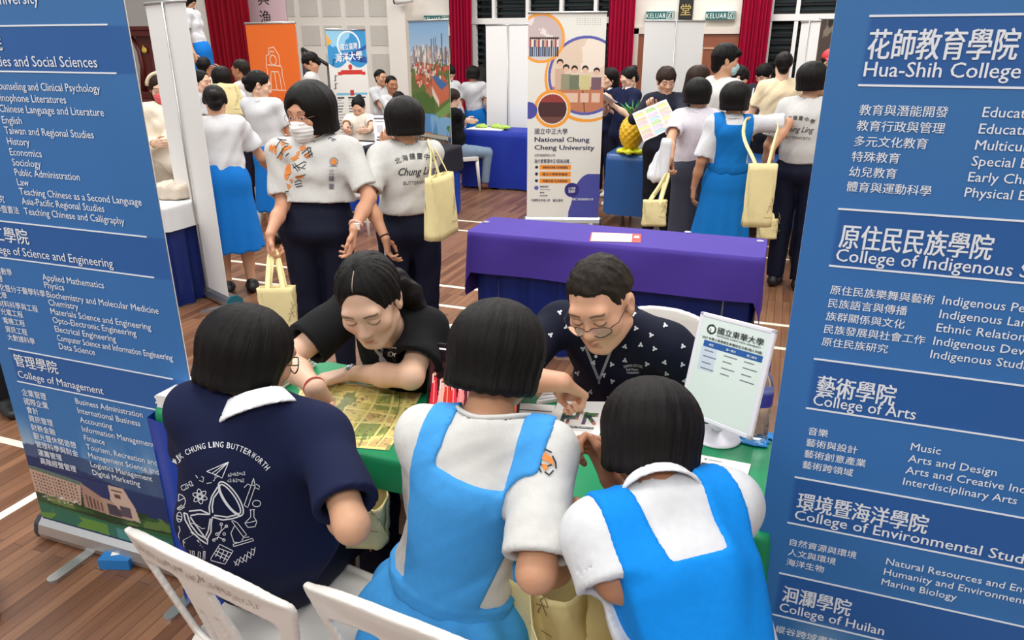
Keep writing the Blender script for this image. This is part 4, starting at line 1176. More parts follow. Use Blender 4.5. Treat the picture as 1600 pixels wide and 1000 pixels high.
for i, (c, s_) in enumerate([('音樂', 'Music'), ('藝術與設計', 'Arts and Design'), ('藝術創意產業', 'Arts and Creative Industries'), ('藝術跨領域', 'Interdisciplinary Arts')]):
    z = 1.020 - i * 0.0278; add(c, 0.130, z, 0.0205, 'L', 0.008); add(s_, 0.327, z + 0.001, 0.0245, 'L', 0.005)
add('環境暨海洋學院', 0.132, 0.832, 0.050, 'L', 0.022, 0.258); add('College of Environmental Studies and Oceanography', 0.131, 0.802, 0.036, 'L', 0.012)
for i, (c, s_) in enumerate([('自然資源與環境', 'Natural Resources and Environmental Studies'), ('人文與環境', 'Humanity and Environmental Studies'), ('海洋生物', 'Marine Biology')]):
    z = 0.732 - i * 0.0278; add(c, 0.130, z, 0.0205, 'L', 0.008); add(s_, 0.329, z + 0.001, 0.0245, 'L', 0.005)
add('洄瀾學院', 0.133, 0.575, 0.050, 'L', 0.022, 0.147); add('College of Huilan', 0.131, 0.541, 0.036, 'L', 0.012, 0.225); add('縱谷跨域書院', 0.130, 0.478, 0.0235, 'L', 0.008)
rows(rootR, RY, RX0, it)
t = MB()
for a, b_ in RZ2:
    for z in (a, b_): t = MB(); t.box((0.118 + 0.36 - RX0, -0.0016, z), (0.72, 0.0012, 0.0036)); t.build('ruled_line', ink_white, rootR)

# ---- plain white backs of other banners
def white_banner(p0, p1, H, label, cap=None, lav=False):
    r, W = banner_root(p0, p1, label)
    b = MB(); b.box((W / 2, 0, (H + 0.09) / 2), (W, 0.003, H - 0.09)); b.build('sheet', whiteflex, r)
    banner_stand(r, W, H, cap_m=cap, back=False, feet=True, pole=False)
    b = MB(); b.tube([(W / 2, -0.02, 0.06), (W / 2, -0.014, H)], 0.008, 8); b.build('pole', alu_m, r)
    return r, W
teal_m = mat('cap_teal', (22, 104, 122), 0.4)
p1 = at_z(359, 476, 0.03); p0 = p1 + A(-.916, .40, 0) * .63
white_banner(p0, p1, 2.06, 'white back of a roll-up banner with teal end cap, standing left beside the blue-skirted student', teal_m)
a = at_z(769, 277, 0.0); d = dirdeg(-14) * 0.82
white_banner(a - d * 0.10, a + d * 0.80, 2.05, 'white back of a roll-up banner behind the orange-circle banner', None)
a = at_c(1008, 36, 8.3); c = at_c(1101, 37, 8.6)
white_banner(a, c, 2.06, 'white back of a roll-up banner in front of the brown doors', None)
a = at_c(1252, 41, 8.2); c = at_c(1282, 39, 7.7)
white_banner(a, c, 2.04, 'white roll-up banner turned nearly edgewise, left of the foliage banner', None)

# ---- nature picture banner at the far right
a = at_c(1281, 30, 8.6); c = at_c(1345, 28, 8.6); r, W = banner_root(a, c, 'banner printed with trees and foliage, mostly hidden by the right blue banner')
B1 = Art(50, 120, (92, 80, 72)); n1 = noise2(50, 120, 5, 3, 1); B1.put(n1 > 0.5, (150, 138, 124)); B1.put(n1 > 0.6, (60, 52, 46)); B1.put((B1.u > .45) & (B1.v > .75) & (n1 < .52), (110, 160, 76)); B1.put((B1.u > .5) & (B1.v > .8) & (n1 < .42), (70, 120, 50))
B1.lay('sheet', lambda u, v: (u * W, 0, 0.09 + v * 2.0), r); banner_stand(r, W, 2.09)

# ---- orange banner
a = at_c(383, 37, 7.9); c = at_c(461, 36, 7.5); H = float(a[2]); r, W = banner_root(a, c, 'bright orange banner with a white line drawing of a tower, behind the masked student')
b = MB(); b.box((W / 2, 0, (H + .09) / 2), (W, 0.003, H - 0.09)); b.build('sheet', mat('orange_print', (240, 112, 34), 0.5), r); banner_stand(r, W, H, rail=True, back=False)
wl = mat('pale_orange_ink', (252, 214, 186), 0.5)
t = MB(); fn = lambda u, v: (W * 0.5 + u, -0.004, H - 0.52 + v)
strokes(t, fn, [[(-.13, -.16), (-.11, .06), (-.12, .06), (-.12, .1), (-.1, .2), (-.07, .2), (-.05, .27), (.03, .28), (.1, .2), (.1, .1), (.13, .06), (.12, .02), (.15, -.16), (-.13, -.16)], [(-.1, .1), (.1, .09)], circ(0, .15, .05), [(-.08, -.16), (-.07, -.02), (-.05, .03), (.06, .03), (.08, -.02), (.09, -.16)], [(0.0, .03), (0.01, -.16)], [(-.05, .2), (-.03, .24), (.03, .23)]], 0.012, step=1)
lay_text(t, 'National Taipei', lambda u, v: fn(-.22 + u, -.33 + v), 0.08, 0.44, 0.01); lay_text(t, 'of Education', lambda u, v: fn(-.14 + u, -.42 + v), 0.08, 0.40, 0.01); lay_text(t, '國立臺北教育大學', lambda u, v: fn(-.20 + u, -.56 + v), 0.07, 0.46, 0.01)
strokes(t, fn, [[(-.22, -.46), (.28, -.46)]], 0.008, step=1); t.build('lettering', wl, r)

# ---- ocean university banner
a = at_c(509, 46, 9.4); c = at_c(570, 45, 9.6); H = float(a[2]); r, W = banner_root(a, c, 'blue and white ocean banner with a red ribbon, behind the seated woman in cream')
B1 = Art(90, 260, (236, 234, 228)); u, v = B1.u, B1.v
n1 = noise2(90, 260, 5, 12, .6)
B1.put(v > .80 - 0.05 * np.abs(np.sin(u * 5.5 + .4)), (58, 150, 208)); B1.put((v > .83) & (n1 > .56), (150, 208, 236)); B1.poly([(0, .97), (.12, .92), (0, .89)], (240, 176, 60))
B1.disc(.55, .90, .30, (250, 250, 250), 3.2, ring=.265); B1.put((np.abs(v - .835 - .06 * (u - .5) - .10 * (u - .5) ** 2) < .012) & (u > .35), (40, 84, 160)); B1.put((np.abs(v - .80 + .04 * (u - 1)) < .02) & (u > .6), (30, 88, 168))
B1.disc(.55, .755, .055, (206, 60, 52), 3.0); B1.rect(.30, .86, .705, .735, (206, 56, 50)); B1.rect(.22, .32, .70, .725, (206, 56, 50)); B1.rect(.84, .94, .70, .725, (206, 56, 50))
B1.rect(.14, .95, .565, .583, (120, 188, 220)); B1.rect(.50, .60, .56, .60, (200, 60, 50))
for z in range(9):
    for k in range(3): B1.rect(.15 + k * .28, .15 + k * .28 + .10 + .1 * ((z * 7 + k * 3) % 4) / 4, .53 - z * .02, .536 - z * .02, (90, 90, 96))
for z in range(8):
    for k in range(3): B1.rect(.17 + k * .28, .17 + k * .28 + .12 + .08 * ((z * 5 + k) % 3) / 3, .33 - z * .02, .336 - z * .02, (100, 100, 104))
for k in range(3): B1.rect(.15 + k * .28, .33 + k * .28, .543, .555, (44, 52, 60)); B1.rect(.17 + k * .28, .33 + k * .28, .345, .357, (44, 52, 60))
B1.lay('sheet', lambda u, v: (u * W, 0, 0.09 + v * (H - 0.09)), r); banner_stand(r, W, H)
t = MB()
lay_text(t, '國立臺灣', lambda u, v: (W * .55 + u, -.004, H - .24 + v + u * .1), .085, .22, .02, 'C'); lay_text(t, '海洋大學', lambda u, v: (W * .53 + u, -.004, H - .38 + v + u * .12), .12, .36, .022, 'C'); t.build('lettering', mat('print_paper', (250, 250, 250), .5), r)
t = MB()
for (x, z) in ((.12, .78), (.14, .68), (.86, .80), (.13, .63)): strokes(t, lambda u, v: (x * W + u, -.004, H * z + v), [[(-.02, 0), (.0, .0), (.0, .07), (.03, .06)]], .012, step=1)
t.build('music_notes', mat('note_ink', (46, 46, 52), .5), r)

# ---- skyline banner
e1 = at_z(708, 318, 0.02); dd = dirdeg(-32); Wb = 0.85; e0 = e1 - dd * Wb
r, W = banner_root(e0, e1, 'tall banner printed with a city skyline, red roofs and a blue arched gate')
H = 2.06; B1 = Art(150, 330, (150, 190, 220)); u, v = B1.u, B1.v; n1 = noise2(150, 330, 6, 21, .6); n2 = noise2(150, 330, 5, 33, 1.5)
B1.put(v > 0, (138, 178, 214)); B1.put(np.clip((.97 - v) * 5, 0, 1) * (v > .8), (196, 214, 228), .8)
B1.put(v < .80 + .01 * np.sin(u * 20), (172, 160, 152)); B1.speck(.02, .98, .70, .83, [(222, 214, 204), (190, 176, 164), (120, 112, 112), (206, 150, 120), (160, 168, 178), (240, 232, 220)], 420, .025, .03, 3)
for (x, h, w) in ((.58, .90, .012), (.64, .905, .012), (.69, .91, .012), (.45, .87, .02), (.30, .86, .025), (.84, .93, .018), (.92, .86, .02), (.12, .84, .03)): B1.rect(x - w, x + w, .74, h, (94, 112, 134) if x > .5 else (150, 140, 138))
B1.put((v < .73) & (n1 > .44), (96, 116, 56)); B1.put((v < .70) & (n1 < .44), (176, 120, 86)); B1.speck(.1, .95, .62, .75, [(196, 84, 58), (206, 110, 80), (232, 210, 190), (90, 110, 60), (150, 62, 48)], 150, .05, .02, 5)
B1.poly([(.55, .68), (.56, .60), (.72, .53), (.98, .58), (.97, .66), (.80, .62)], (206, 108, 76)); B1.poly([(.57, .69), (.66, .70), (.95, .655), (.80, .62)], (64, 110, 168)); B1.poly([(.55, .64), (.56, .59), (.72, .52), (.73, .56)], (236, 214, 190))
B1.put((v < .60 - .25 * (u - .3) ** 2 * 1.5) & (v > .44) & (u < .62) & (n1 > .40), (74, 108, 46)); B1.poly([(.10, .60), (.02, .40), (.25, .40), (.16, .52)], (88, 120, 76))
B1.poly([(.18, .47), (.10, .37), (.98, .36), (1, .46), (.6, .48)], (86, 148, 206)); B1.put((v > .36) & (v < .47) & (u > .15) & (n2 > .6), (150, 196, 226), .7); B1.poly([(.62, .48), (1, .56), (1, .50), (.72, .455)], (120, 160, 84)); B1.put((v < .42) & (v > .34) & (u > .74) & (n1 > .42), (84, 128, 40))
B1.put(v < .355, (38, 82, 112)); B1.rect(.1, .92, .335, .358, (196, 190, 170)); B1.rect(.06, .98, .30, .33, (120, 104, 92)); B1.speck(.1, .95, .302, .325, [(60, 50, 60), (196, 96, 60), (220, 190, 120)], 46, .02, .012, 8)
B1.poly([(.04, .30), (.5, .285), (1, .30), (1, .265), (.5, .255), (.04, .275)], (72, 110, 140))
B1.put((np.sqrt((u - .52) ** 2 + ((v - .165) * 2.3) ** 2) < .30) & (v > .165), (36, 74, 110)); B1.put((np.sqrt((u - .52) ** 2 + ((v - .165) * 2.3) ** 2) < .22) & (v > .12), (96, 120, 96)); B1.put((np.sqrt((u - .52) ** 2 + ((v - .165) * 2.3) ** 2) < .21) & (v > .12) & (n1 > .5), (150, 150, 120)); B1.rect(.30, .74, .10, .165, (84, 104, 92)); B1.speck(.30, .72, .11, .19, [(190, 180, 150), (60, 84, 60), (120, 96, 80)], 40, .03, .012, 9)
for x in (.2, .84): B1.rect(x - .03, x + .03, .09, .27, (52, 96, 132))
B1.put(v < .09, (20, 84, 116)); B1.put((v < .12) & (v > .06) & (n2 > .62), (96, 150, 180), .6)
B1.c = B1.c * 0.92
B1.lay('sheet', lambda u, v: (u * W, 0, 0.09 + v * (H - 0.09)), r); banner_stand(r, W, H, cap_m=teal_m)

# ---- orange-circle university banner
p0 = at_z(823, 352, 0.0); p1 = at_z(934, 353, 0.0); d = unit((p1 - p0)); r, W = banner_root(p0, p1, 'white banner with orange circles and group photos behind the purple table')
H = 2.09; asp = (H - .09) / W
B1 = Art(190, 470, (226, 224, 216)); u, v = B1.u, B1.v
def disc_pic(cu, cv, rad_, col, ringw, paint):
    dd_ = np.sqrt((u - cu) ** 2 + ((v - cv) * asp) ** 2)
    B1.put(dd_ < rad_ + ringw, col); paint(dd_ < rad_)
n1 = noise2(190, 470, 6, 5, .5)
dd_ = np.sqrt((u - .78) ** 2 + ((v - .70) * asp) ** 2); B1.put(dd_ < .56, (238, 158, 60)); dd_ = np.sqrt((u - .80) ** 2 + ((v - .71) * asp) ** 2); B1.put(dd_ < .545, (226, 224, 216))
def big(m):
    B1.put(m, (222, 200, 178)); B1.put(m & (v < .66), (190, 122, 90)); B1.put(m & (v < .66) & (np.abs(u - .74 + (v - .6) * .3) < .006), (90, 50, 40)); B1.put(m & (v > .73) & (n1 > .55), (236, 222, 206))
disc_pic(.76, .71, .46, (88, 92, 168), .035, big)
for (x, top, sh, sk_) in ((.42, .775, (206, 172, 150), 0), (.50, .75, (150, 146, 120), 0), (.61, .745, (112, 122, 96), 0), (.75, .745, (206, 196, 140), 0), (.90, .735, (120, 90, 100), 0)):
    B1.put((np.abs(u - x) < .065) & (v < top - .03) & (v > .645), sh); B1.put((np.abs(u - x) < .055) & (v < .60 + .03) & (v > .585), (224, 190, 168))
    B1.disc(x, top, .042, (40, 28, 26), asp); B1.disc(x, top - .008, .033, (224, 184, 160), asp)
def top(m):
    B1.put(m, (196, 178, 176)); B1.put(m & (v > .89) & (n1 > .5), (226, 214, 214)); B1.put(m & (v < .84), (206, 200, 196))
disc_pic(.17, .885, .27, (238, 158, 60), .035, top)
rs = np.random.RandomState(3)
for i in range(14):
    x = .02 + .38 * i / 14; B1.rect(x, x + .022, .845, .875 + .01 * rs.rand(), [(170, 60, 70), (230, 220, 210), (60, 70, 90), (200, 160, 130)][i % 4]); B1.rect(x, x + .02, .80, .845, [(60, 74, 110), (40, 40, 46), (90, 110, 150)][i % 3]); B1.disc(x + .01, .885, .014, (60, 40, 36), asp)
def small(m):
    B1.put(m, (74, 44, 44)); B1.put(m & (v > .585), (150, 60, 56)); B1.put(m & (n1 > .56) & (v < .58), (190, 150, 140)); B1.put(m & (v < .515), (110, 70, 66))
disc_pic(.33, .553, .205, (238, 158, 60), .04, lambda m: None); disc_pic(.33, .553, .19, (240, 236, 226), .012, small)
B1.disc(.02, .545, .11, (74, 78, 158), asp)
for i, z in enumerate((.262, .227, .192)): B1.rect(.17, .60, z - .012, z + .012, (240, 150, 48)); B1.disc(.13, z, .022, (40, 44, 60), asp)
B1.put((u > .62) & (v < .23 - .10 * np.clip((.86 - u) / .24, 0, 1) ** 2) & (v < .235), (74, 78, 158)); B1.put((u > .58) & (u < .66) & (v < .03 + (u - .58) * 1.2), (74, 78, 158))
B1.disc(.62, .145, .10, (50, 48, 120), asp); B1.disc(.13, .155, .03, (90, 94, 170), asp)
for k in range(40): a_, b__ = .62 + .33 * ((k * 7) % 10) / 10, .945 + .035 * (k // 10) / 4; B1.rect(a_, a_ + .012, b__, b__ + .003, (110, 110, 120))
B1.lay('sheet', lambda u, v: (u * W, 0, 0.09 + v * (H - 0.09)), r); banner_stand(r, W, H)
navy_ink = mat('print_navy', (40, 44, 84), .5)
t = MB(); Zv = lambda f: 0.09 + f * (H - 0.09)
fnb = lambda x, z: (lambda u, v: (x * W + u, -.003, z + v))
lay_text(t, '國立中正大學', fnb(.10, Zv(.432)), .062, .36 * W * 1.22, .004); lay_text(t, 'National Chung', fnb(.10, Zv(.392)), .066, .64 * W * 1.15, .026); lay_text(t, 'Cheng University', fnb(.10, Zv(.352)), .066, .72 * W * 1.12, .026)
lay_text(t, '品質保證國際頂尖大學', fnb(.10, Zv(.318)), .028, .28 * W, .0); lay_text(t, '為什麼要選中正?因為這裡...', fnb(.10, Zv(.285)), .045, .5 * W, .014)
for i, z in enumerate((.262, .227, .192)): lay_text(t, ['學術研究卓越 交流資源豐富', '國立大學教學優質', '校園友善 生活環境佳'][i], fnb(.385, Zv(z) - .01), .026, .34 * W, .008, 'C')
for i, z in enumerate((.158, .145, .128, .112)): lay_text(t, ['聯絡我們', 'www.ccu.edu.tw', '國際處', '招生資訊網'][i], fnb(.18, Zv(z)), .022 if i == 0 else .016, None, .01)
lay_text(t, '外國學生申請入學', fnb(.06, Zv(.085)), .028, .26 * W, .01); lay_text(t, '僑生單招', fnb(.36, Zv(.085)), .028, .14 * W, .01)
t.build('lettering', navy_ink, r)
t = MB(); lay_text(t, '人工智慧', fnb(.62, Zv(.148)), .03, .1 * W, .02, 'C'); lay_text(t, '雲端學', fnb(.62, Zv(.132)), .03, .09 * W, .02, 'C'); lay_text(t, '精緻工程領航教學大學', fnb(.62, Zv(.092)), .028, .3 * W, .012); t.build('reversed_lettering', ink_white, r)
# ------------------------------------------------------------------ tables and cloths
def drape(name, x0, x1, y0, y1, z, drops, m, parent=None, amp=0.012, n=26, rows_=9, r=0.03, seed=0, flare=0.02, origin=None, pleat=0.0, top=True):
    """cloth over a table: drops = (front, right, back, left)"""
    rs = np.random.RandomState(seed)
    per = []
    def seg(a, b_, nrm, d0, d1, k):
        for i in range(k):
            t = i / k; per.append((a[0] + (b_[0] - a[0]) * t, a[1] + (b_[1] - a[1]) * t, nrm[0], nrm[1], d0 + (d1 - d0) * t))
    def corner(cx, cy, a0, d0, d1):
        for i in range(6):
            a = a0 + (math.pi / 2) * i / 6; per.append((cx + r * math.cos(a), cy + r * math.sin(a), math.cos(a), math.sin(a), d0 + (d1 - d0) * i / 6))
    f, rt, bk, lf = drops; cz = lambda a, b_: (a + b_) / 2 + 0.02
    kx = max(8, int((x1 - x0) / 0.02)); ky = max(6, int((y1 - y0) / 0.02))
    seg((x0 + r, y0), (x1 - r, y0), (0, -1), f, f, kx); corner(x1 - r, y0 + r, -math.pi / 2, f, rt)
    seg((x1, y0 + r), (x1, y1 - r), (1, 0), rt, rt, ky); corner(x1 - r, y1 - r, 0, rt, bk)
    seg((x1 - r, y1), (x0 + r, y1), (0, 1), bk, bk, kx); corner(x0 + r, y1 - r, math.pi / 2, bk, lf)
    seg((x0, y1 - r), (x0, y0 + r), (-1, 0), lf, lf, ky); corner(x0 + r, y0 + r, math.pi, lf, f)
    N = len(per); V = []; Fs = []
    ph = rs.rand(4) * 6.28; s_ = 0; S = [0]
    for i in range(1, N): s_ += math.hypot(per[i][0] - per[i - 1][0], per[i][1] - per[i - 1][1]); S.append(s_)
    for k in range(rows_ + 1):
        t = k / rows_
        for i, (x, y, nx, ny, d) in enumerate(per):
            o = flare * t * min(1, d / 0.3) + amp * min(1, t * 2.2) * min(1, d / .25) * (0.6 * math.sin(S[i] * n + ph[0] + t * 1.2) + 0.4 * math.sin(S[i] * n * 0.43 + ph[1]) + pleat * math.sin(S[i] * n * 3 + ph[2]))
            o += 0.004 * (1 - (1 - min(1, t * 12)) ** 2)
            wz_ = 0.012 * math.sin(S[i] * 3.1 + ph[3]) * t
            V.append((x + nx * o, y + ny * o, z - d * t - wz_ * min(1, d)))
    for k in range(rows_):
        for i in range(N):
            j = (i + 1) % N; Fs.append(((k + 1) * N + i, (k + 1) * N + j, k * N + j, k * N + i))
    if top: Fs.append(tuple(range(N)))
    mb = MB(); mb.v = V; mb.f = Fs; mb.sm = [True] * len(Fs)
    if top: mb.sm[-1] = False
    o = mb.build(name, m, parent, origin)
    return o
satin = mat('satin_blue', (14, 64, 166), 0.38, noise=(4, 0.08), spec=0.5)
satin_d = mat('satin_deep_blue', (9, 34, 104), 0.45, noise=(4, 0.1), spec=0.35)
table_white = mat('table_plastic', (214, 212, 208), 0.5)
leg_grey = mat('table_leg_grey', (120, 122, 124), 0.4, 0.6)
def folding_table(name, x0, x1, y0, y1, z, label, m_top=table_white):
    c = A((x0 + x1) / 2, (y0 + y1) / 2, 0)
    r = empty(name, c, label, 'table', 'folding display tables')
    b = MB(); b.box((0, 0, z - 0.025), (x1 - x0 - 0.012, y1 - y0 - 0.012, 0.04)); b.build('tabletop', m_top, r, bevel=0.008)
    for sx in (-1, 1):
        for sy in (-1, 1):
            X, Y_ = sx * ((x1 - x0) / 2 - 0.18), sy * ((y1 - y0) / 2 - 0.06)
            g = MB(); g.tube([(X, Y_, z - 0.05), (X, Y_, 0.005)], 0.014, 8); g.build('leg', leg_grey, r)
    return r
# front table: blue satin skirt round ends and back, green cloth on top
TX0, TX1, TY0, TY1, TZ = -1.72, 0.085, 1.49, 1.975, 0.75
folding_table('folding_table', TX0, TX1, TY0, TY1, TZ - 0.006, 'front display table under the green cloth where the students sit')
green_m = mat('green_cloth', (16, 132, 84), 0.42, noise=(6, 0.06), bump=(7, 0.25), spec=0.4)
o = drape('tablecloth', TX0 - .004, TX1 + .004, TY0 - .004, TY1 + .004, TZ, (0.10, 0.36, 0.20, 0.24), green_m, None, 0.008, 14, seed=2)
tag(o, 'glossy green cloth spread over the front table', 'tablecloth')
# skirt as three open panels (ends and back)
def panel(name, pts, z1, z0, m, label, n=30, amp=0.014, parent=None):
    P = []; pts = [np.array(p, float) for p in pts]; L = [0]
    for a, b_ in zip(pts[:-1], pts[1:]): L.append(L[-1] + np.linalg.norm(b_ - a))
    K = int(L[-1] / 0.014)
    for i in range(9):
        t = i / 8; row = []
        for j in range(K + 1):
            s_ = L[-1] * j / K; q = max(k for k in range(len(L) - 1) if L[k] <= s_ + 1e-9); w = (s_ - L[q]) / (L[q + 1] - L[q])
            p = pts[q] + (pts[q + 1] - pts[q]) * w; d = unit(pts[q + 1] - pts[q]); nr = A(d[1], -d[0])
            of = amp * (0.35 + 0.65 * t) * (math.sin(s_ * n) + 0.5 * math.sin(s_ * n * 1.73 + 1 + t))
            row.append((p[0] + nr[0] * of, p[1] + nr[1] * of, z1 + (z0 - z1) * t))
        P.append(row)
    o = MB().grid(P).build(name, m, parent)
    if parent is None: tag(o, label, 'table skirt', 'blue satin table skirts')
    return o
panel('table_skirt', [(TX0 + .2, TY0 - .01), (TX0 - .03, TY0 - .015), (TX0 - .03, TY1 + .03), (TX1 + .02, TY1 + .03), (TX1 + .03, TY0 + .02)], TZ - .03, 0.012, satin, 'bright blue satin skirt hanging round the ends of the green table', 34, 0.012)
# purple table behind
folding_table('folding_table', -1.70, -0.01, 3.89, 4.30, 0.75, 'empty display table under the purple cloth')
purple = mat('purple_cloth', (70, 50, 146), 0.7, noise=(4, 0.05), bump=(6, 0.35), spec=0.3)
o = drape('tablecloth', -1.705, -0.005, 3.885, 4.305, 0.757, (0.25, 0.42, 0.2, 0.42), purple, None, 0.012, 9, seed=4, flare=0.015)
tag(o, 'deep purple cloth over the empty table in the middle', 'tablecloth')
panel('table_skirt', [(-1.66, 4.25), (-1.66, 3.93), (-0.04, 3.93), (-0.03, 4.25)], 0.70, 0.012, satin_d, 'dark blue pleated satin skirt under the purple cloth', 38, 0.012)
# blue plastic-covered table behind, right
folding_table('folding_table', -1.66, 0.30, 7.42, 8.0, 0.75, 'display table under the dull blue plastic sheet, holding the pineapple')
bp_m = mat('blue_plastic', (28, 78, 138), 0.35, noise=(3, 0.06), bump=(4, 0.3), spec=0.5)
o = drape('tablecloth', -1.668, 0.308, 7.412, 8.008, 0.757, (0.62, 0.5, 0.5, 0.58), bp_m, None, 0.006, 8, seed=6, flare=0.01)
tag(o, 'dull blue plastic sheet over the table with the pineapple', 'tablecloth')
# black-topped table with blue skirt (seated woman in cream)
bx0, bx1, by0 = float(at_z(520, 226, .75)[0]), float(at_z(690, 231, .75)[0]) + .1, 7.1
folding_table('folding_table', bx0, bx1, by0, by0 + .5, 0.74, 'display table in front of the seated woman in cream')
o = drape('tablecloth', bx0 - .005, bx1 + .005, by0 - .005, by0 + .505, 0.748, (0.27, 0.26, 0.1, 0.26), mat('black_cloth', (30, 30, 40), 0.7, spec=0.3), None, 0.008, 10, seed=7)
tag(o, 'charcoal cloth over the table of the seated woman in cream', 'tablecloth')
panel('table_skirt', [(bx0, by0 + .45), (bx0, by0 + .02), (bx1, by0 + .02), (bx1, by0 + .45)], 0.70, 0.012, satin, 'bright blue satin skirt under the charcoal cloth', 36, 0.014)
# table behind the plain white banner, with green things on it
tx, ty = at_z(724, 203, .75)[:2]
folding_table('folding_table', tx, tx + 1.5, ty, ty + .55, 0.74, 'display table with green packets beside the woman in black')
o = drape('tablecloth', tx - .005, tx + 1.505, ty - .005, ty + .555, 0.748, (0.73, 0.73, 0.5, 0.73), mat('royal_blue_cloth', (18, 44, 150), 0.6, spec=0.3), None, 0.022, 15, seed=8, flare=0.05)
tag(o, 'royal blue cloth to the floor beside the seated woman in black', 'tablecloth')
o = MB().box((0, 0, 0), (0.5, 0.3, 0.01)).build('paper_sheet', mat('paper_white', (238, 236, 232), 0.6)); o.location = (tx + .26, ty + .2, .755); tag(o, 'white paper sheet under the green packets', 'paper')
for i, (dx, dy) in enumerate(((.16, .24), (.36, .28), (.5, .2))):
    F = Field(A(-.12, -.09, -.01), A(.12, .09, .08), .008); F.add(ell((0, 0, .02), (.09, .06, .032)), .01); F.folds(.004, i, 40); F.plane((0, 0, .0), ZV)
    o, _ = field_obj('snack_packet', F, mat('packet_green', (150, 178, 76), 0.4, noise=(18, .35)), None, (0, 0, 0)); o.location = (tx + dx, ty + dy, .761)
    tag(o, ['pale green packet nearest the seated woman in black', 'middle pale green packet on the royal blue table', 'pale green packet nearest the white banner'][i], 'packet', 'green packets')
# maroon table with papers far right
p = at_z(1156, 201, .75)
folding_table('folding_table', p[0], p[0] + 1.3, p[1] + .35, p[1] + .9, 0.74, 'far display table under a maroon cloth behind the masked boy')
o = drape('tablecloth', p[0] - .005, p[0] + 1.305, p[1] + .345, p[1] + .905, 0.748, (0.5, 0.5, 0.5, 0.5), mat('maroon_cloth', (92, 14, 40), 0.7, spec=.3), None, 0.014, 12, seed=9)
tag(o, 'maroon cloth over the far table behind the masked boy', 'tablecloth')
o = MB().box((0, 0, 0.012), (0.5, 0.25, 0.024)).build('paper_stack', mat('paper_white', (238, 236, 232), 0.6)); o.location = (p[0] + .5, p[1] + .52, .75); tag(o, 'pale paper stack on the maroon table', 'paper')
# white-clothed table at the left, with blue skirt
q = at_z(252, 318, .75)
folding_table('folding_table', q[0] - .9, q[0] + .12, q[1] - .1, q[1] + .45, 0.74, 'display table at the left behind the upright white banner')
o = drape('tablecloth', q[0] - .905, q[0] + .125, q[1] - .105, q[1] + .455, 0.748, (0.17, 0.17, 0.17, 0.17), mat('white_cloth_t', (222, 222, 224), 0.7), None, 0.006, 12, seed=10)
tag(o, 'white cloth over the table at the left, before the woman in a headband', 'tablecloth')
panel('table_skirt', [(q[0] - .88, q[1] - .08), (q[0] + .10, q[1] - .08), (q[0] + .10, q[1] + .42)], 0.68, 0.012, satin_d, 'deep blue satin skirt under the white cloth at the left', 36, 0.014)
F = Field(A(-.2, -.14, -.01), A(.2, .14, .14), .01); F.add(rbox((0, 0, .05), (.15, .1, .05), r=.03), .01); F.folds(.01, 4, 24); F.plane((0, 0, 0), ZV)
o, _ = field_obj('paper_bag', F, mat('bag_beige', (206, 192, 174), 0.6, noise=(14, .12)), None, (0, 0, 0)); o.location = (q[0] - .08, q[1] + .2, .752); tag(o, 'crumpled beige bag on the white-clothed table', 'bag')

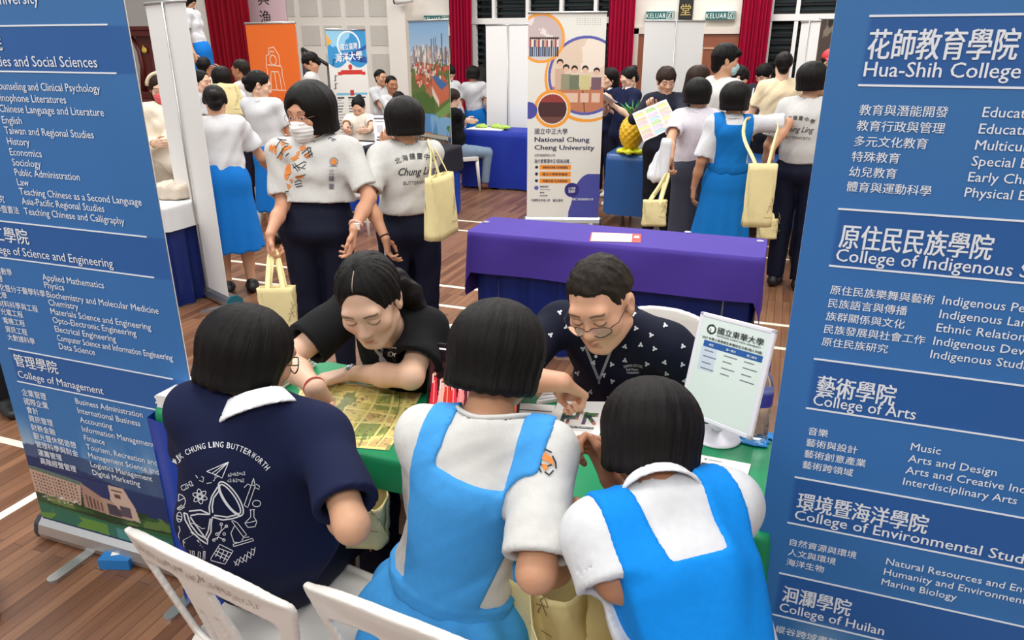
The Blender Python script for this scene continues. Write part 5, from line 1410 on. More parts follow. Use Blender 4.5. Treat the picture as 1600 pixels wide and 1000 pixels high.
# ------------------------------------------------------------------ white plastic chairs
plast = mat('chair_plastic', (232, 226, 218), 0.38, noise=(5, 0.03), spec=0.45)
def chair_parts():
    F = Field(A(-.29, -.40, .34), A(.29, -.11, .86), .0052)
    def yb(X, Z): return -0.185 - 0.27 * (Z - 0.43) + 0.04 * (X / 0.27) ** 2
    def shell(v, X, Y, Z):
        ax = np.abs(X)
        d = np.abs(Y - yb(X, Z)) - (0.0075 + 0.005 * np.clip((Z - .755) / .05, 0, 1))
        hw = 0.185 + 0.085 * np.clip((Z - 0.40) / 0.38, 0, 1) ** 1.2
        topz = Z - (0.838 - 0.085 * (ax / 0.27) ** 2.2 + 0.010 * np.clip((ax - .22) / .05, 0, 1))
        d = smax(d, smax(ax - hw, topz, 0.025), 0.006); d = np.maximum(d, 0.36 - Z)
        inner = 0.046 + 0.10 * np.clip(.74 - Z, 0, .4); outer = hw - .042
        hole = smax(smax(inner - ax, ax - outer, 0.02), np.maximum(Z - (0.765 - .9 * (ax / .27) ** 2 * .10 - .02), 0.46 - Z), 0.025)
        d = smax(d, -hole, 0.006)
        for sg in (-1, 1):
            slot = np.maximum(np.abs(X - sg * (0.020 + .06 * (.70 - Z))) - 0.0055, np.abs(Z - 0.56) - 0.075); d = np.maximum(d, -slot)
        return d
    F.fun(shell)
    V, Q = F.mesh(); back = np_mesh('backrest', V, Q)
    G = Field(A(-.25, -.24, .36), A(.25, .25, .47), .008)
    def seat(v, X, Y, Z):
        zc = 0.435 - 0.018 * np.exp(-(X / .14) ** 2 - ((Y + .02) / .14) ** 2) - 0.03 * np.clip((Y - .15) / .07, 0, 1) ** 2
        d = np.abs(Z - zc) - 0.008; d = np.maximum(d, smax(np.abs(X) - (0.215 - .04 * np.clip(-Y / .2, 0, 1)), np.abs(Y) - 0.21, 0.05))
        rim = smax(np.abs(X) - (0.217 - .04 * np.clip(-Y / .2, 0, 1)), np.abs(Y) - 0.212, 0.05); rim = np.maximum(np.abs(rim + .006) - .006, np.maximum(Z - .44, .385 - Z))
        return np.minimum(d, rim)
    G.fun(seat)
    V, Q = G.mesh(); st = np_mesh('seat', V, Q)
    for me in (back, st): me.materials.append(plast); me.polygons.foreach_set('use_smooth', [True] * len(me.polygons))
    legs = []
    for sx in (-1, 1):
        for sy in (-1, 1):
            b = MB(); x, y = sx * (.185 if sy > 0 else .165), sy * .185
            b.tube([(x, y, .42), (x * 1.08, y * 1.06, .22), (x * 1.16, y * 1.14, 0.0)], [.026, .023, .019], 8, ell=(1, .75))
            me = bpy.data.meshes.new('leg'); me.from_pydata(b.v, [], b.f); me.polygons.foreach_set('use_smooth', b.sm); me.materials.append(plast); legs.append(me)
    return back, st, legs
CH = chair_parts()
def chair(x, y, face, label, tint=None):
    r = empty('plastic_chair', (x, y, 0), label, 'chair', 'white plastic chairs', rad(face - 90))
    link('backrest', CH[0], None, r); link('seat', CH[1], None, r)
    for l in CH[2]: link('leg', l, None, r)
    return r
c1 = chair(-1.01, 1.19, 81, 'white plastic chair with scribbled top rail under the student in the navy printed polo')
chair(-0.53, 1.19, 84, 'white plastic chair under the middle student in the pale blue pinafore')
chair(-0.02, 0.93, 96, 'white plastic chair under the right student in the bright blue pinafore')
p = at_c(703, 490, 2.45); chair(p[0] - .02, p[1] - .10, 262, 'white plastic chair with two slots behind the woman in black')
chair(-0.36, 2.42, 268, 'white plastic chair under the man in glasses')
p = at_z(556, 300, .4); chair(p[0], p[1], 100, 'white plastic chair in front of the charcoal-clothed table')
p = at_z(404, 300, .4); chair(p[0], p[1] + .3, 215, 'white plastic chair half hidden left of the masked student')
# scribbles on the first chair's top rail
t = MB(); rs = np.random.RandomState(4); L = []
for k in range(26):
    x, z = -.19 + k * .0145, .800 - .035 * (abs(k - 13) / 13) ** 2 + rs.randn() * .004
    L.append([(x, z), (x + .006 * rs.randn(), z - .016), (x + .01, z - .005 + .006 * rs.randn()), (x + .012, z - .018)])
strokes(t, lambda u, v: (-u, -0.185 - 0.27 * (v - 0.43) + 0.04 * (u / 0.27) ** 2 - .0128, v), L, .0022, step=.01)
t.build('scribble', mat('pencil_scribble', (150, 124, 112), .8), c1)

# ------------------------------------------------------------------ things on and under the green table
paper = mat('paper_white', (238, 236, 232), 0.6)
PZ = TZ + 0.0015
def sheet_on(name, corners, z, art, label, cat, th=0.0012, group=None, lift=None):
    """printed sheet whose four corners (front-left, front-right, back-right, back-left) lie on a surface"""
    c = [np.array(q[:2], float) for q in corners]; o = A(*(sum(c) / 4), z)
    fn = lambda u, v: np.array([*((c[0] * (1 - u) + c[1] * u) * (1 - v) + (c[3] * (1 - u) + c[2] * u) * v), z + th + (lift(u, v) if lift else 0)]) - o
    r = empty(name, o, label, cat, group)
    art.lay('printed_face', fn, r)
    b = MB(); k = [fn(0, 0), fn(1, 0), fn(1, 1), fn(0, 1)]
    b.add([p - A(0, 0, th) for p in k] + [p - A(0, 0, .0003) for p in k], [(3, 2, 1, 0), (4, 5, 6, 7), (0, 1, 5, 4), (1, 2, 6, 5), (2, 3, 7, 6), (3, 0, 4, 7)]); b.build('pages', paper, r)
    return r, fn
# yellow campus map
M1 = Art(260, 240, (222, 204, 122)); u, v = M1.u, M1.v
n1 = noise2(260, 240, 6, 41); n2 = noise2(260, 240, 5, 52, 2)
rs = np.random.RandomState(9)
M1.put(n1 > .52, (196, 188, 106)); M1.put(n1 > .58, (146, 158, 84)); M1.put(n1 < .40, (206, 172, 116))
for k in range(330):
    a, b_ = rs.rand() * .96, rs.rand() * .96; M1.rect(a, a + .008 + .022 * rs.rand(), b_, b_ + .006 + .016 * rs.rand(), [(128, 140, 76), (168, 128, 92), (96, 112, 74), (188, 152, 104), (120, 116, 128), (232, 220, 150), (92, 88, 70)][rs.randint(7)], .8)
road = lambda d, w: M1.put(np.abs(d) < w, (236, 222, 140))
for q in (.16, .34, .52, .70, .86): road(v - q - .03 * np.sin(u * 6 + q * 9), .011)
for q in (.12, .28, .46, .63, .80): road(u - q - .03 * np.sin(v * 5 + q * 7), .010)
road(u - .92 + .25 * (v - .5) ** 2, .012); M1.put((np.abs(u - .90 + .3 * (v - .4) ** 2) < .003), (70, 70, 50)); M1.put((v > .965) | (v < .03) | (u < .02) | (u > .98), (232, 214, 130)); M1.put((np.abs(v - .955) < .004), (190, 140, 80))
M1.put((n2 > .63), (84, 108, 56), .6)
mc = [at_z(438, 690, PZ), at_z(608, 704, PZ), at_z(662, 610, PZ), at_z(476, 592, PZ)]
sheet_on('campus_map', mc, PZ, M1, 'unfolded yellow illustrated map under the woman\'s pointing finger', 'map', lift=lambda a, b_: .003 * abs(math.sin(a * 9)) * math.sin(a * math.pi) * math.sin(b_ * math.pi))
# prospectuses
def prospectus(seed=0):
    a = Art(110, 150, (238, 236, 232)); u, v = a.u, a.v; n = noise2(110, 150, 5, seed)
    for (x0, x1) in ((.18, .52), (.60, .88)):
        m = (u > x0) & (u < x1) & (v > .42) & (v < .78)
        if x0 < .3: q = m & ((u < .26) | (v > .70) | (u > .44) & (v > .54) | (np.abs(v - .58) < .05) | ((u > .30) & (u < .36) & (v < .7)))
        else: q = m & ((u < .67) & (v < .72) | (np.abs(v - .66) < .05) | (np.abs((u - .64) - (.68 - v) * .9) < .05) & (v < .70))
        a.put(q, (98, 84, 116)); a.put(q & (n > .52), (70, 120, 60)); a.put(q & (n < .42), (188, 130, 96)); a.put(q & (n > .62), (60, 60, 80))
    a.rect(.10, .86, .32, .375, (74, 72, 76)); a.rect(.30, .84, .275, .285, (170, 168, 168)); a.disc(.22, .90, .025, (90, 100, 90)); a.rect(.27, .52, .885, .91, (120, 120, 118))
    return a
pc = [at_z(848, 688, PZ + .006), at_z(932, 697, PZ + .006), at_z(951, 629, PZ + .006), at_z(872, 628, PZ + .006)]
r, fn = sheet_on('prospectus', pc, PZ + .005, prospectus(2), 'white prospectus with photo-filled letters under the man\'s pointing finger', 'booklet', .004)
t = MB(); lay_text(t, 'INTERNATIONAL PROSPECTUS', lambda a, b_: fn(.12 + a, .333 + b_) + A(0, 0, .0006), .035, .72, .012); t.build('lettering', ink_white, r)
a2 = Art(80, 110, (236, 235, 232)); a2.rect(.06, .94, .82, .85, (90, 90, 100)); a2.rect(.08, .45, .42, .62, (92, 110, 70)); a2.rect(.12, .40, .50, .58, (188, 196, 180)); a2.rect(.55, .92, .42, .62, (108, 110, 96)); a2.rect(.62, .86, .5, .58, (180, 170, 160)); a2.rect(.04, .96, .34, .37, (60, 60, 64))
for k in range(5): a2.rect(.1, .8 - .1 * (k % 2), .78 - k * .025, .785 - k * .025, (160, 160, 164))
sheet_on('leaflet', [at_z(802, 700, PZ), at_z(852, 704, PZ), at_z(868, 634, PZ), at_z(806, 630, PZ)], PZ, a2, 'white leaflet with two small photos left of the prospectus', 'leaflet', .002)
a3 = Art(60, 80, (238, 237, 234))
for k in range(10): a3.rect(.1, .92, .12 + k * .075, .127 + k * .075, (176, 178, 184))
sheet_on('form_sheet', [at_z(852, 728, PZ), at_z(880, 730, PZ), at_z(897, 693, PZ), at_z(860, 690, PZ)], PZ + .0002, a3, 'ruled white form at the front table edge below the prospectus', 'paper', .0012)
a4 = Art(60, 60, (236, 234, 230)); a4.rect(.1, .8, .70, .78, (90, 90, 96)); a4.rect(.05, .95, .2, .3, (120, 120, 124))
sheet_on('booklet_pile', [at_z(838, 633, PZ), at_z(872, 628, PZ), at_z(880, 617, PZ), at_z(848, 619, PZ)], PZ, a4, 'small pile of white booklets at the man\'s wrist', 'booklets', .012)
pr = prospectus(6)
sheet_on('prospectus', [at_z(1060, 762, PZ), at_z(1158, 778, PZ), at_z(1173, 727, PZ), at_z(1086, 711, PZ)], PZ, pr, 'white prospectus at the right end of the green table, beside the bright blue pinafore strap', 'booklet', .004)
# stack of prospectuses on the left end
zc = PZ
for k in range(7):
    z = PZ + k * .0062; j = .004 * math.sin(k * 2.3)
    q = [A(TX0 + .005 + j, 1.50, 0), A(TX0 + .30 + j, 1.52, 0), A(TX0 + .29 + j, 1.93, 0), A(TX0 + .02 + j, 1.92, 0)]
    lab = 'topmost white prospectus of the stack on the left end of the green table' if k == 6 else 'white prospectus below the topmost in the stack on the left table end'
    sheet_on('prospectus', q, z, pr if k == 6 else Art(2, 2, (236, 234, 230)), lab, 'booklet', .0056, 'stacked prospectuses')
# dark brochure leaning at the table edge
bo = at_z(532, 720, .74); r = empty('brochure', bo, 'dark brown brochure held at the table edge beside the navy polo', 'brochure')
a5 = Art(60, 40, (52, 40, 30)); nn = noise2(60, 40, 5, 77); a5.put(nn > .52, (86, 66, 44)); a5.put(nn < .4, (34, 44, 34)); a5.put(a5.v > .9, (150, 160, 150))
e_ = [at_z(500, 705, .775) - bo, at_z(566, 728, .765) - bo, at_z(565, 762, .70) - bo, at_z(505, 745, .70) - bo]
a5.lay('printed_face', lambda a, b_: (e_[3] * (1 - a) + e_[2] * a) * (1 - b_) + (e_[0] * (1 - a) + e_[1] * a) * b_, r)
b = MB(); b.add([p + A(.004, .006, -.003) for p in e_] + [p + A(0, .001, -.0005) for p in e_], [(0, 1, 2, 3), (7, 6, 5, 4), (0, 4, 5, 1), (1, 5, 6, 2), (2, 6, 7, 3), (3, 7, 4, 0)]); b.build('pages', paper, r)
# laptop
lp = at_z(664, 646, PZ + .004); ld = unit(A(1, .10, 0)); lw = .29; ly = unit(A(-.10, 1, 0))
root = empty('tablet', lp, 'black tablet propped up showing red-costumed dancers, behind the middle student', 'tablet')
dark = mat('laptop_black', (26, 27, 30), 0.35)
pt = lambda a, b_, c: ld * a + ly * b_ + A(0, 0, c)
tl = rad(14); sy = ly * math.sin(tl) + ZV * math.cos(tl); Rs = np.stack([ld, np.cross(sy, ld), sy], 1); hgt = .215
b = MB(); b.box(pt(lw / 2, .01, .002) + sy * hgt / 2, (lw, .008, hgt), Rs); b.build('shell', dark, root, bevel=.003)
b = MB(); b.box(pt(lw / 2, .10, .052), (lw * .5, .004, .15), [[1, 0, 0], [0, .78, -.62], [0, .62, .78]]); b.build('kickstand', dark, root)
S1 = Art(200, 130, (30, 14, 20)); n1 = noise2(200, 130, 5, 88); S1.put(n1 > .6, (62, 30, 36)); rs = np.random.RandomState(5)
for k in range(13):
    x = .03 + .075 * k + .02 * rs.rand(); hh = .42 + .1 * rs.rand(); cc = [(206, 44, 58), (226, 120, 120), (150, 24, 40), (232, 170, 160), (196, 60, 40), (90, 30, 40)][rs.randint(6)]
    S1.poly([(x, hh), (x + .05, hh), (x + .075, .06), (x - .025, .06)], cc); S1.disc(x + .025, hh + .045, .018, (206, 140, 116), .65); S1.rect(x, x + .012, hh - .1, hh + .05, (236, 200, 190)); S1.rect(x + .02, x + .03, .1, hh - .05, (240, 150, 150))
S1.disc(.30, .70, .02, (220, 120, 90), .65); S1.disc(.22, .88, .012, (240, 220, 200), .65); S1.rect(0, .9, .945, .965, (230, 228, 226)); S1.rect(.0, 1, 0, .06, (150, 24, 34))
def screen_mat():
    m = bpy.data.materials.new('screen_glow'); N, L, B = nodes_of(m); a = N.new('ShaderNodeVertexColor'); a.layer_name = 'tint'
    L.new(a.outputs['Color'], B.inputs['Base Color']); L.new(a.outputs['Color'], B.inputs['Emission Color']); B.inputs['Emission Strength'].default_value = .75; B.inputs['Roughness'].default_value = .2; return m
nf = -np.cross(sy, ld)
S1.lay('screen', lambda a, b_: pt(.008 + a * (lw - .016), .01, .002) + sy * (.012 + b_ * (hgt - .02)) + nf * .0052, root, screen_mat())
# tilted white sign holder
b0, b1, b2, b3 = at_c(1062, 643, 2.07), at_c(1174, 688, 1.879), at_c(1199, 513, 1.866), at_c(1084, 484, 2.058)
su, sv = unit(b1 - b0), unit(b3 - b0); sv = unit(sv - su * (sv @ su)); sn = np.cross(su, sv); SW, SH = np.linalg.norm(b1 - b0), np.linalg.norm(b3 - b0)
base = at_z(1119, 682, TZ + .002)
root = empty('sign_holder', A(base[0], base[1], TZ + .001), 'white framed tabletop sign on a round foot at the right end of the green table', 'sign')
o_ = np.array(root.location); fs = lambda a, b_, c=0.0: b0 - o_ + su * a * SW + sv * b_ * SH + sn * c
wp = mat('sign_plastic', (226, 224, 234), 0.3)
b = MB(); w = .058; Rg = np.stack([su, sv, sn], 1)
for (a, q, dx, dy) in ((.5, w / 2 * .75, SW, SH * w * .75), (.5, 1 - w / 2 * .75, SW, SH * w * .75), (w / 2, .5, SW * w, SH), (1 - w / 2, .5, SW * w, SH)): b.box(fs(a, q, 0), (dx, dy, .012), Rg)
b.build('frame', wp, root, bevel=.003)
P1 = Art(120, 170, (214, 226, 222)); u, v = P1.u, P1.v
P1.put((np.sqrt((u - .17) ** 2 + ((v - .885) * 1.4) ** 2) < .072), (34, 52, 44)); P1.disc(.17, .885, .045, (236, 240, 238), 1.4); P1.rect(.10, .96, .70, .765, (34, 88, 156)); P1.put((u < .32) & (u > .08) & (v < .70) & (v > .46), (196, 208, 224))
for k in range(4):
    for j in range(3): P1.rect(.13 + j * .3, .13 + j * .3 + .14 + .06 * ((k + j) % 2), .66 - k * .062, .672 - k * .062, (104, 112, 122))
P1.lay('printed_card', lambda a, b_: fs(.045 + a * .91, .035 + b_ * .93, .0045), root)
t = MB(); fl_ = lambda u, v: fs(.045 + u * .91, .035 + v * .93, .0056)
lay_text(t, '國立東華大學', lambda a, b_: fl_(.27 + a, .865 + b_ * .74), .10, .66, .016); lay_text(t, 'NATIONAL DONG HWA UNIVERSITY', lambda a, b_: fl_(.27 + a, .832 + b_ * .7), .028, .64, .006)
lay_text(t, '2027 年學士班港澳生來臺招生分發(個人申請)', lambda a, b_: fl_(.06 + a, .782 + b_ * .7), .042, .88, .006); lay_text(t, '2', lambda a, b_: fl_(.145 + a, .862 + b_ * .7), .062, None, .03); t.build('lettering', mat('ink_dark', (36, 40, 44), .6), root)
t = MB()
for j, s_ in enumerate(('項目', '第一梯次', '第二梯次')): lay_text(t, s_, lambda a, b_, j=j: fl_(.22 + j * .30 + a, .722 + b_ * .7), .036, None, .008, 'C')
t.build('reversed_lettering', ink_white, root)
b = MB(); b.lathe((0, 0, 0), [(.068, 0), (.07, .004), (.062, .008), (.03, .013), (.014, .022)], 36); b.build('foot', wp, root)
m_ = fs(.5, .02, -.002); b = MB(); b.tube([(0, 0, .015), (0, 0, .03), m_ * .6 + A(0, 0, .01), m_], [.016, .012, .012, .014], 12); b.build('stem', wp, root)
# water bottle on a blue wrapper
bw = at_z(1179, 684, TZ + .006)
root = empty('water_bottle', A(bw[0], bw[1], TZ + .006), 'clear water bottle with blue cap and blue label, behind the white sign', 'bottle')
def clear_mat(name, rgb, rough=.05):
    m = bpy.data.materials.new(name); N, L, B = nodes_of(m); B.inputs['Base Color'].default_value = lin(rgb); B.inputs['Transmission Weight'].default_value = .92; B.inputs['Roughness'].default_value = rough; B.inputs['IOR'].default_value = 1.2; return m
prof = [(.001, .004), (.030, .0), (.034, .006), (.034, .05)] + [(.034 - .0022 * (i % 2), .055 + i * .008) for i in range(6)] + [(.034, .11), (.034, .15), (.033, .165), (.026, .19), (.016, .206), (.014, .21), (.014, .222), (.001, .223)]
b = MB(); b.lathe((0, 0, 0), prof, 28); b.build('body', clear_mat('clear_pet', (226, 240, 244)), root)
b = MB(); b.lathe((0, 0, .222), [(.016, -.008), (.0165, .014), (.014, .018), (.001, .0185)], 24); b.build('cap', mat('cap_blue', (24, 74, 190), .35), root)
b = MB(); b.lathe((0, 0, 0), [(.0346, .112), (.0350, .113), (.0350, .150), (.0346, .151)], 28); b.build('label', mat('label_blue', (34, 40, 140), .4, noise=(30, .4)), root)
root = empty('plastic_wrapper', A(bw[0] - .03, bw[1] + .01, TZ + .001), 'crinkled blue plastic wrapper under the water bottle', 'wrapper')
F = Field(A(-.13, -.07, -.006), A(.13, .07, .02), .005); F.add(rbox((0, 0, .0), (.1, .05, .005), r=.004), .004); F.folds(.003, 3, 70); F.plane((0, 0, 0), ZV); field_obj('film', F, mat('film_blue', (24, 120, 196), .2, noise=(24, .35)), root, (0, 0, 0))
# leaflet on purple table and small tags
A6 = Art(100, 40, (238, 232, 226)); A6.rect(.82, 1, 0, 1, (214, 62, 54)); A6.rect(0, .025, 0, 1, (214, 80, 74)); A6.speck(.05, .8, .15, .85, [(206, 190, 184), (190, 196, 180), (230, 206, 196)], 60, .05, .05, 3); A6.rect(.86, .96, .5, .75, (250, 220, 214)); A6.put((A6.v < .05) | (A6.v > .95), (216, 90, 84))
zt = .759
sheet_on('leaflet', [at_z(921, 377, zt), at_z(1001, 379, zt), at_z(1002, 366, zt), at_z(924, 363, zt)], zt, A6, 'red and white leaflet lying on the purple cloth', 'leaflet', .0015)
for i, (px, py, lab) in enumerate(((760, 347, 'small clear clip at the left end of the purple cloth'), (1075, 363, 'small clear clip at the middle back edge of the purple cloth'), (1188, 377, 'small clear clip at the right end of the purple cloth'))):
    q = at_z(px, py, .76); b = MB(); b.tube([(-.02, 0, .004), (-.008, .008, .006), (.008, .003, .006), (.02, -.004, .004)], .0035, 8); b.tube([(-.015, -.012, .004), (.012, -.01, .004)], .003, 8); o = b.build('table_clip', mat('clip_clear', (214, 210, 226), .2)); o.location = [float(c) for c in (q[0], q[1], .757)]; tag(o, lab, 'clip', 'clips on the purple cloth')
# small blue box on the floor
q = at_z(188, 880, .0)
root = empty('small_box', (q[0], q[1], 0), 'small blue box with white paper on top, on the floor by the left banner', 'box', rz=rad(18))
b = MB(); b.box((0, 0, .022), (.115, .075, .044)); b.build('carton', mat('box_blue', (36, 118, 186), .5), root, bevel=.002)
b = MB(); b.box((.012, .014, .0455), (.075, .04, .002), [[.96, -.26, 0], [.26, .96, 0], [0, 0, 1]]); b.build('paper_slip', paper, root)
# pineapple on the blue table
q = at_z(985, 240, .76)
root = empty('pineapple_ornament', (q[0], q[1], .757), 'inflatable yellow pineapple with green leaves on the blue plastic table', 'ornament')
yel = mat('pine_yellow', (226, 178, 30), .3); F = Field(A(-.15, -.15, .03), A(.15, .15, .44), .006)
F.add(ell((0, 0, .21), (.118, .118, .165)), .02)
F.fun(lambda v, X, Y, Z: v - .009 * np.abs(np.sin(np.arctan2(X, Y) * 5 + Z * 48) * np.sin(np.arctan2(X, Y) * 5 - Z * 48)) ** .7)
field_obj('fruit', F, yel, root, (0, 0, 0))
F = Field(A(-.17, -.17, -.01), A(.17, .17, .08), .008); F.add(ell((0, 0, .028), (.135, .12, .032)), .01); F.fun(lambda v, X, Y, Z: v + .012 * np.cos(np.arctan2(X, Y) * 5)); F.plane((0, 0, .0), ZV); field_obj('base', F, mat('pine_base', (208, 212, 40), .35), root, (0, 0, 0))
for k in range(9):
    a = k * 2.4; t_ = .04 + .055 * (k % 3) / 2; hgt = .16 - .05 * (k % 3) / 2; d_ = A(math.cos(a), math.sin(a), 0)
    b = MB(); b.tube([d_ * .012 + A(0, 0, .365), d_ * t_ + A(0, 0, .365 + hgt * .6), d_ * (t_ * 2.0) + A(0, 0, .365 + hgt)], [.018, .016, .002], 8, ell=(1, .4)); b.build('leaf', mat('pine_leaf', (40, 140, 66), .4), root)
# table sign by the seated woman in cream
s0, s1 = at_c(586, 224, 8.15), at_c(606, 224, 8.15); s2 = at_c(603, 180, 8.25); s3 = at_c(580, 177, 8.25)
bz = .75; root = empty('table_sign', (s0[0], s0[1], bz), 'white table sign printed in black beside the seated woman in cream', 'sign'); o_ = A(s0[0], s0[1], bz)
A7 = Art(40, 80, (232, 230, 230)); A7.rect(.1, .9, .86, .92, (90, 80, 90)); A7.rect(.15, .85, .76, .80, (120, 110, 120)); A7.rect(.25, .75, .38, .66, (176, 172, 174)); A7.rect(.2, .8, .22, .27, (70, 70, 80)); A7.rect(.15, .5, .12, .18, (60, 60, 60)); A7.put((A7.u < .06) | (A7.u > .94) | (A7.v > .96), (206, 196, 220))
su = (s1 - s0); sv = (s3 - s0) * .5 + (s2 - s1) * .5; k0 = A(0, 0, 0.0)
A7.lay('printed_face', lambda a, b_: k0 + su * a + sv * b_, root)
b = MB(); nb = unit(np.cross(su, sv)); b.add([k0 - nb * .012, k0 + su - nb * .012, k0 + su + sv - nb * .012, k0 + sv - nb * .012, k0 - nb * .001, k0 + su - nb * .001, k0 + su + sv - nb * .001, k0 + sv - nb * .001], [(3, 2, 1, 0), (4, 5, 6, 7), (0, 1, 5, 4), (1, 2, 6, 5), (2, 3, 7, 6), (3, 0, 4, 7)]); b.build('stand', white_m, root)
for k, (px, py, w_, d_, lab) in enumerate(((545, 226, .42, .28, 'white paper sheet on the charcoal cloth before the seated woman in cream'), (597, 228, .16, .10, 'black phone lying on the charcoal cloth beside the table sign'))):
    q = at_z(px, py, .752); o = MB().box((0, 0, .003), (w_, d_, .006)).build(['paper_sheet', 'phone'][k], [paper, dark][k]); o.location = [float(c) for c in (q[0], q[1] + .1, .751)]; tag(o, lab, ['paper', 'phone'][k])

# ------------------------------------------------------------------ cream tote bags
tote_m = mat('tote_cream', (232, 216, 160), 0.75, noise=(30, 0.03), bump=(9, 0.35), spec=0.2)
tote_ink = mat('tote_ink', (150, 128, 96), 0.8)
def tote(loc, right, label, w=.26, h=.34, d=.08, handles=None, lean=(0, 0), pinch=0.5, group='cream tote bags', seed=0, up=(0, 0, 1)):
    """loc: centre of the bottom; right: direction across; handles: two lists of points above the rim, relative to loc"""
    upv = unit(up); rt = np.array(right, float); rt = unit(rt - upv * (rt @ upv)); fr = np.cross(upv, rt)
    r = empty('tote_bag', loc, label, 'bag', group)
    P = []; N = 28
    for k in range(11):
        t = k / 10; row = []
        dd = d * (1 - pinch * t ** 1.5) / 2; ww = w / 2 * (1 - .03 * math.sin(t * 3))
        for i in range(N + 1):
            a = 2 * math.pi * i / N; c_, s_ = math.cos(a), math.sin(a)
            x = ww * np.sign(c_) * abs(c_) ** .25; y = dd * np.sign(s_) * abs(s_) ** .45
            if abs(s_) < .35: x *= 1 - .10 * t * (1 - abs(s_) / .35) * pinch        # gusset folds in
            wv = .004 * math.sin(a * 5 + seed + t * 6) + .003 * math.sin(a * 9 + t * 11 + seed)
            row.append(rt * (x + wv) + fr * (y + wv + lean[1] * t) + upv * (t * h) + rt * lean[0] * t)
        P.append(row)
    mb = MB(); mb.grid(P); bot = [P[0][i] for i in range(N)]; mb.add(bot, [tuple(range(N - 1, -1, -1))])
    mb.build('bag_body', tote_m, r, solid=.003)
    for i, hp in enumerate(handles or []):
        y = (1 - 2 * i) * (d * (1 - pinch) / 2 + .003)
        pts = [rt * (-w * .22 + lean[0]) + fr * (y + lean[1]) + upv * (h - .05), rt * (-w * .22 + lean[0]) + fr * (y + lean[1]) + upv * h] + [np.array(q, float) for q in hp] + [rt * (w * .22 + lean[0]) + fr * (y + lean[1]) + upv * h, rt * (w * .22 + lean[0]) + fr * (y + lean[1]) + upv * (h - .05)]
        # smooth the strap
        q = [np.array(p) for p in pts]
        for _ in range(2): q = [q[0]] + [x for a_, b_ in zip(q[:-1], q[1:]) for x in (a_ * .75 + b_ * .25, a_ * .25 + b_ * .75)] + [q[-1]]
        g = MB(); V = []; hw = .012
        for j, p_ in enumerate(q):
            tn = unit(q[min(j + 1, len(q) - 1)] - q[max(j - 1, 0)]); sd = np.cross(tn, fr); sd = unit(sd) if np.linalg.norm(sd) > .1 else rt
            V += [p_ - sd * hw, p_ + sd * hw]
        g.add(V, [(2 * j, 2 * j + 1, 2 * j + 3, 2 * j + 2) for j in range(len(q) - 1)], True); g.build('handle', tote_m, r, solid=.003)
    t = MB(); sgn = -1
    strokes(t, lambda a, b_: rt * (a + .05) + fr * (sgn * (d / 2 * (1 - pinch * ((b_ + .1) / h) ** 1.5) + .006)) + upv * (.1 + b_), [[(0, 0), (.01, .03), (.02, .05), (.03, .02), (.015, .06), (.03, .08)], [(-.02, -.03), (.04, -.035)], [(.0, .04), (.035, .05), (.02, .1)]], .003, step=.02); t.build('print', tote_ink, r)
    return r
# ------------------------------------------------------------------ people at the front table
HAIR = hair_mat('hair_black', (10, 8, 8), (26, 21, 20)); HAIRB = hair_mat('hair_brown', (34, 22, 18), (62, 42, 34)); HAIRM = hair_mat('hair_dark', (16, 12, 10), (50, 40, 32))
SK1, SK2, SK3, SK4 = (200, 152, 120), (222, 180, 153), (172, 120, 90), (196, 144, 112)
white_tee = cloth('white_tee', (202, 200, 196), b=.12); white_shirt = cloth('white_shirt', (206, 206, 208), b=.12); navy = cloth('navy', (20, 27, 58), b=.15); navy_t = cloth('navy_trousers', (16, 20, 40), .7, b=.15)
black_c = cloth('black', (17, 17, 19), b=.15); pin_a = cloth('pinafore_pale', (66, 150, 216), b=.15); pin_b = cloth('pinafore_bright', (6, 128, 214), b=.15); pin_c = cloth('pinafore_deep', (16, 112, 188), b=.15); skirt_b = cloth('skirt_blue', (18, 112, 196), b=.15)
grey_c = cloth('skirt_grey', (62, 64, 76), b=.15); shoe_b = mat('shoe_black', (22, 22, 24), .45); shoe_w = mat('shoe_white', (222, 220, 214), .55); coll_w = cloth('collar_white', (228, 228, 230), b=.1)
white_ink = mat('shirt_print_white', (226, 228, 234), .7); black_ink = mat('shirt_print_black', (36, 36, 42), .7); orange_ink = mat('shirt_print_orange', (222, 132, 60), .7); metal_s = mat('steel', (190, 190, 192), .25, .9); glass_blk = mat('spectacle_black', (24, 22, 22), .3)
lens_m = clear_mat('spectacle_lens', (240, 244, 246), .02)
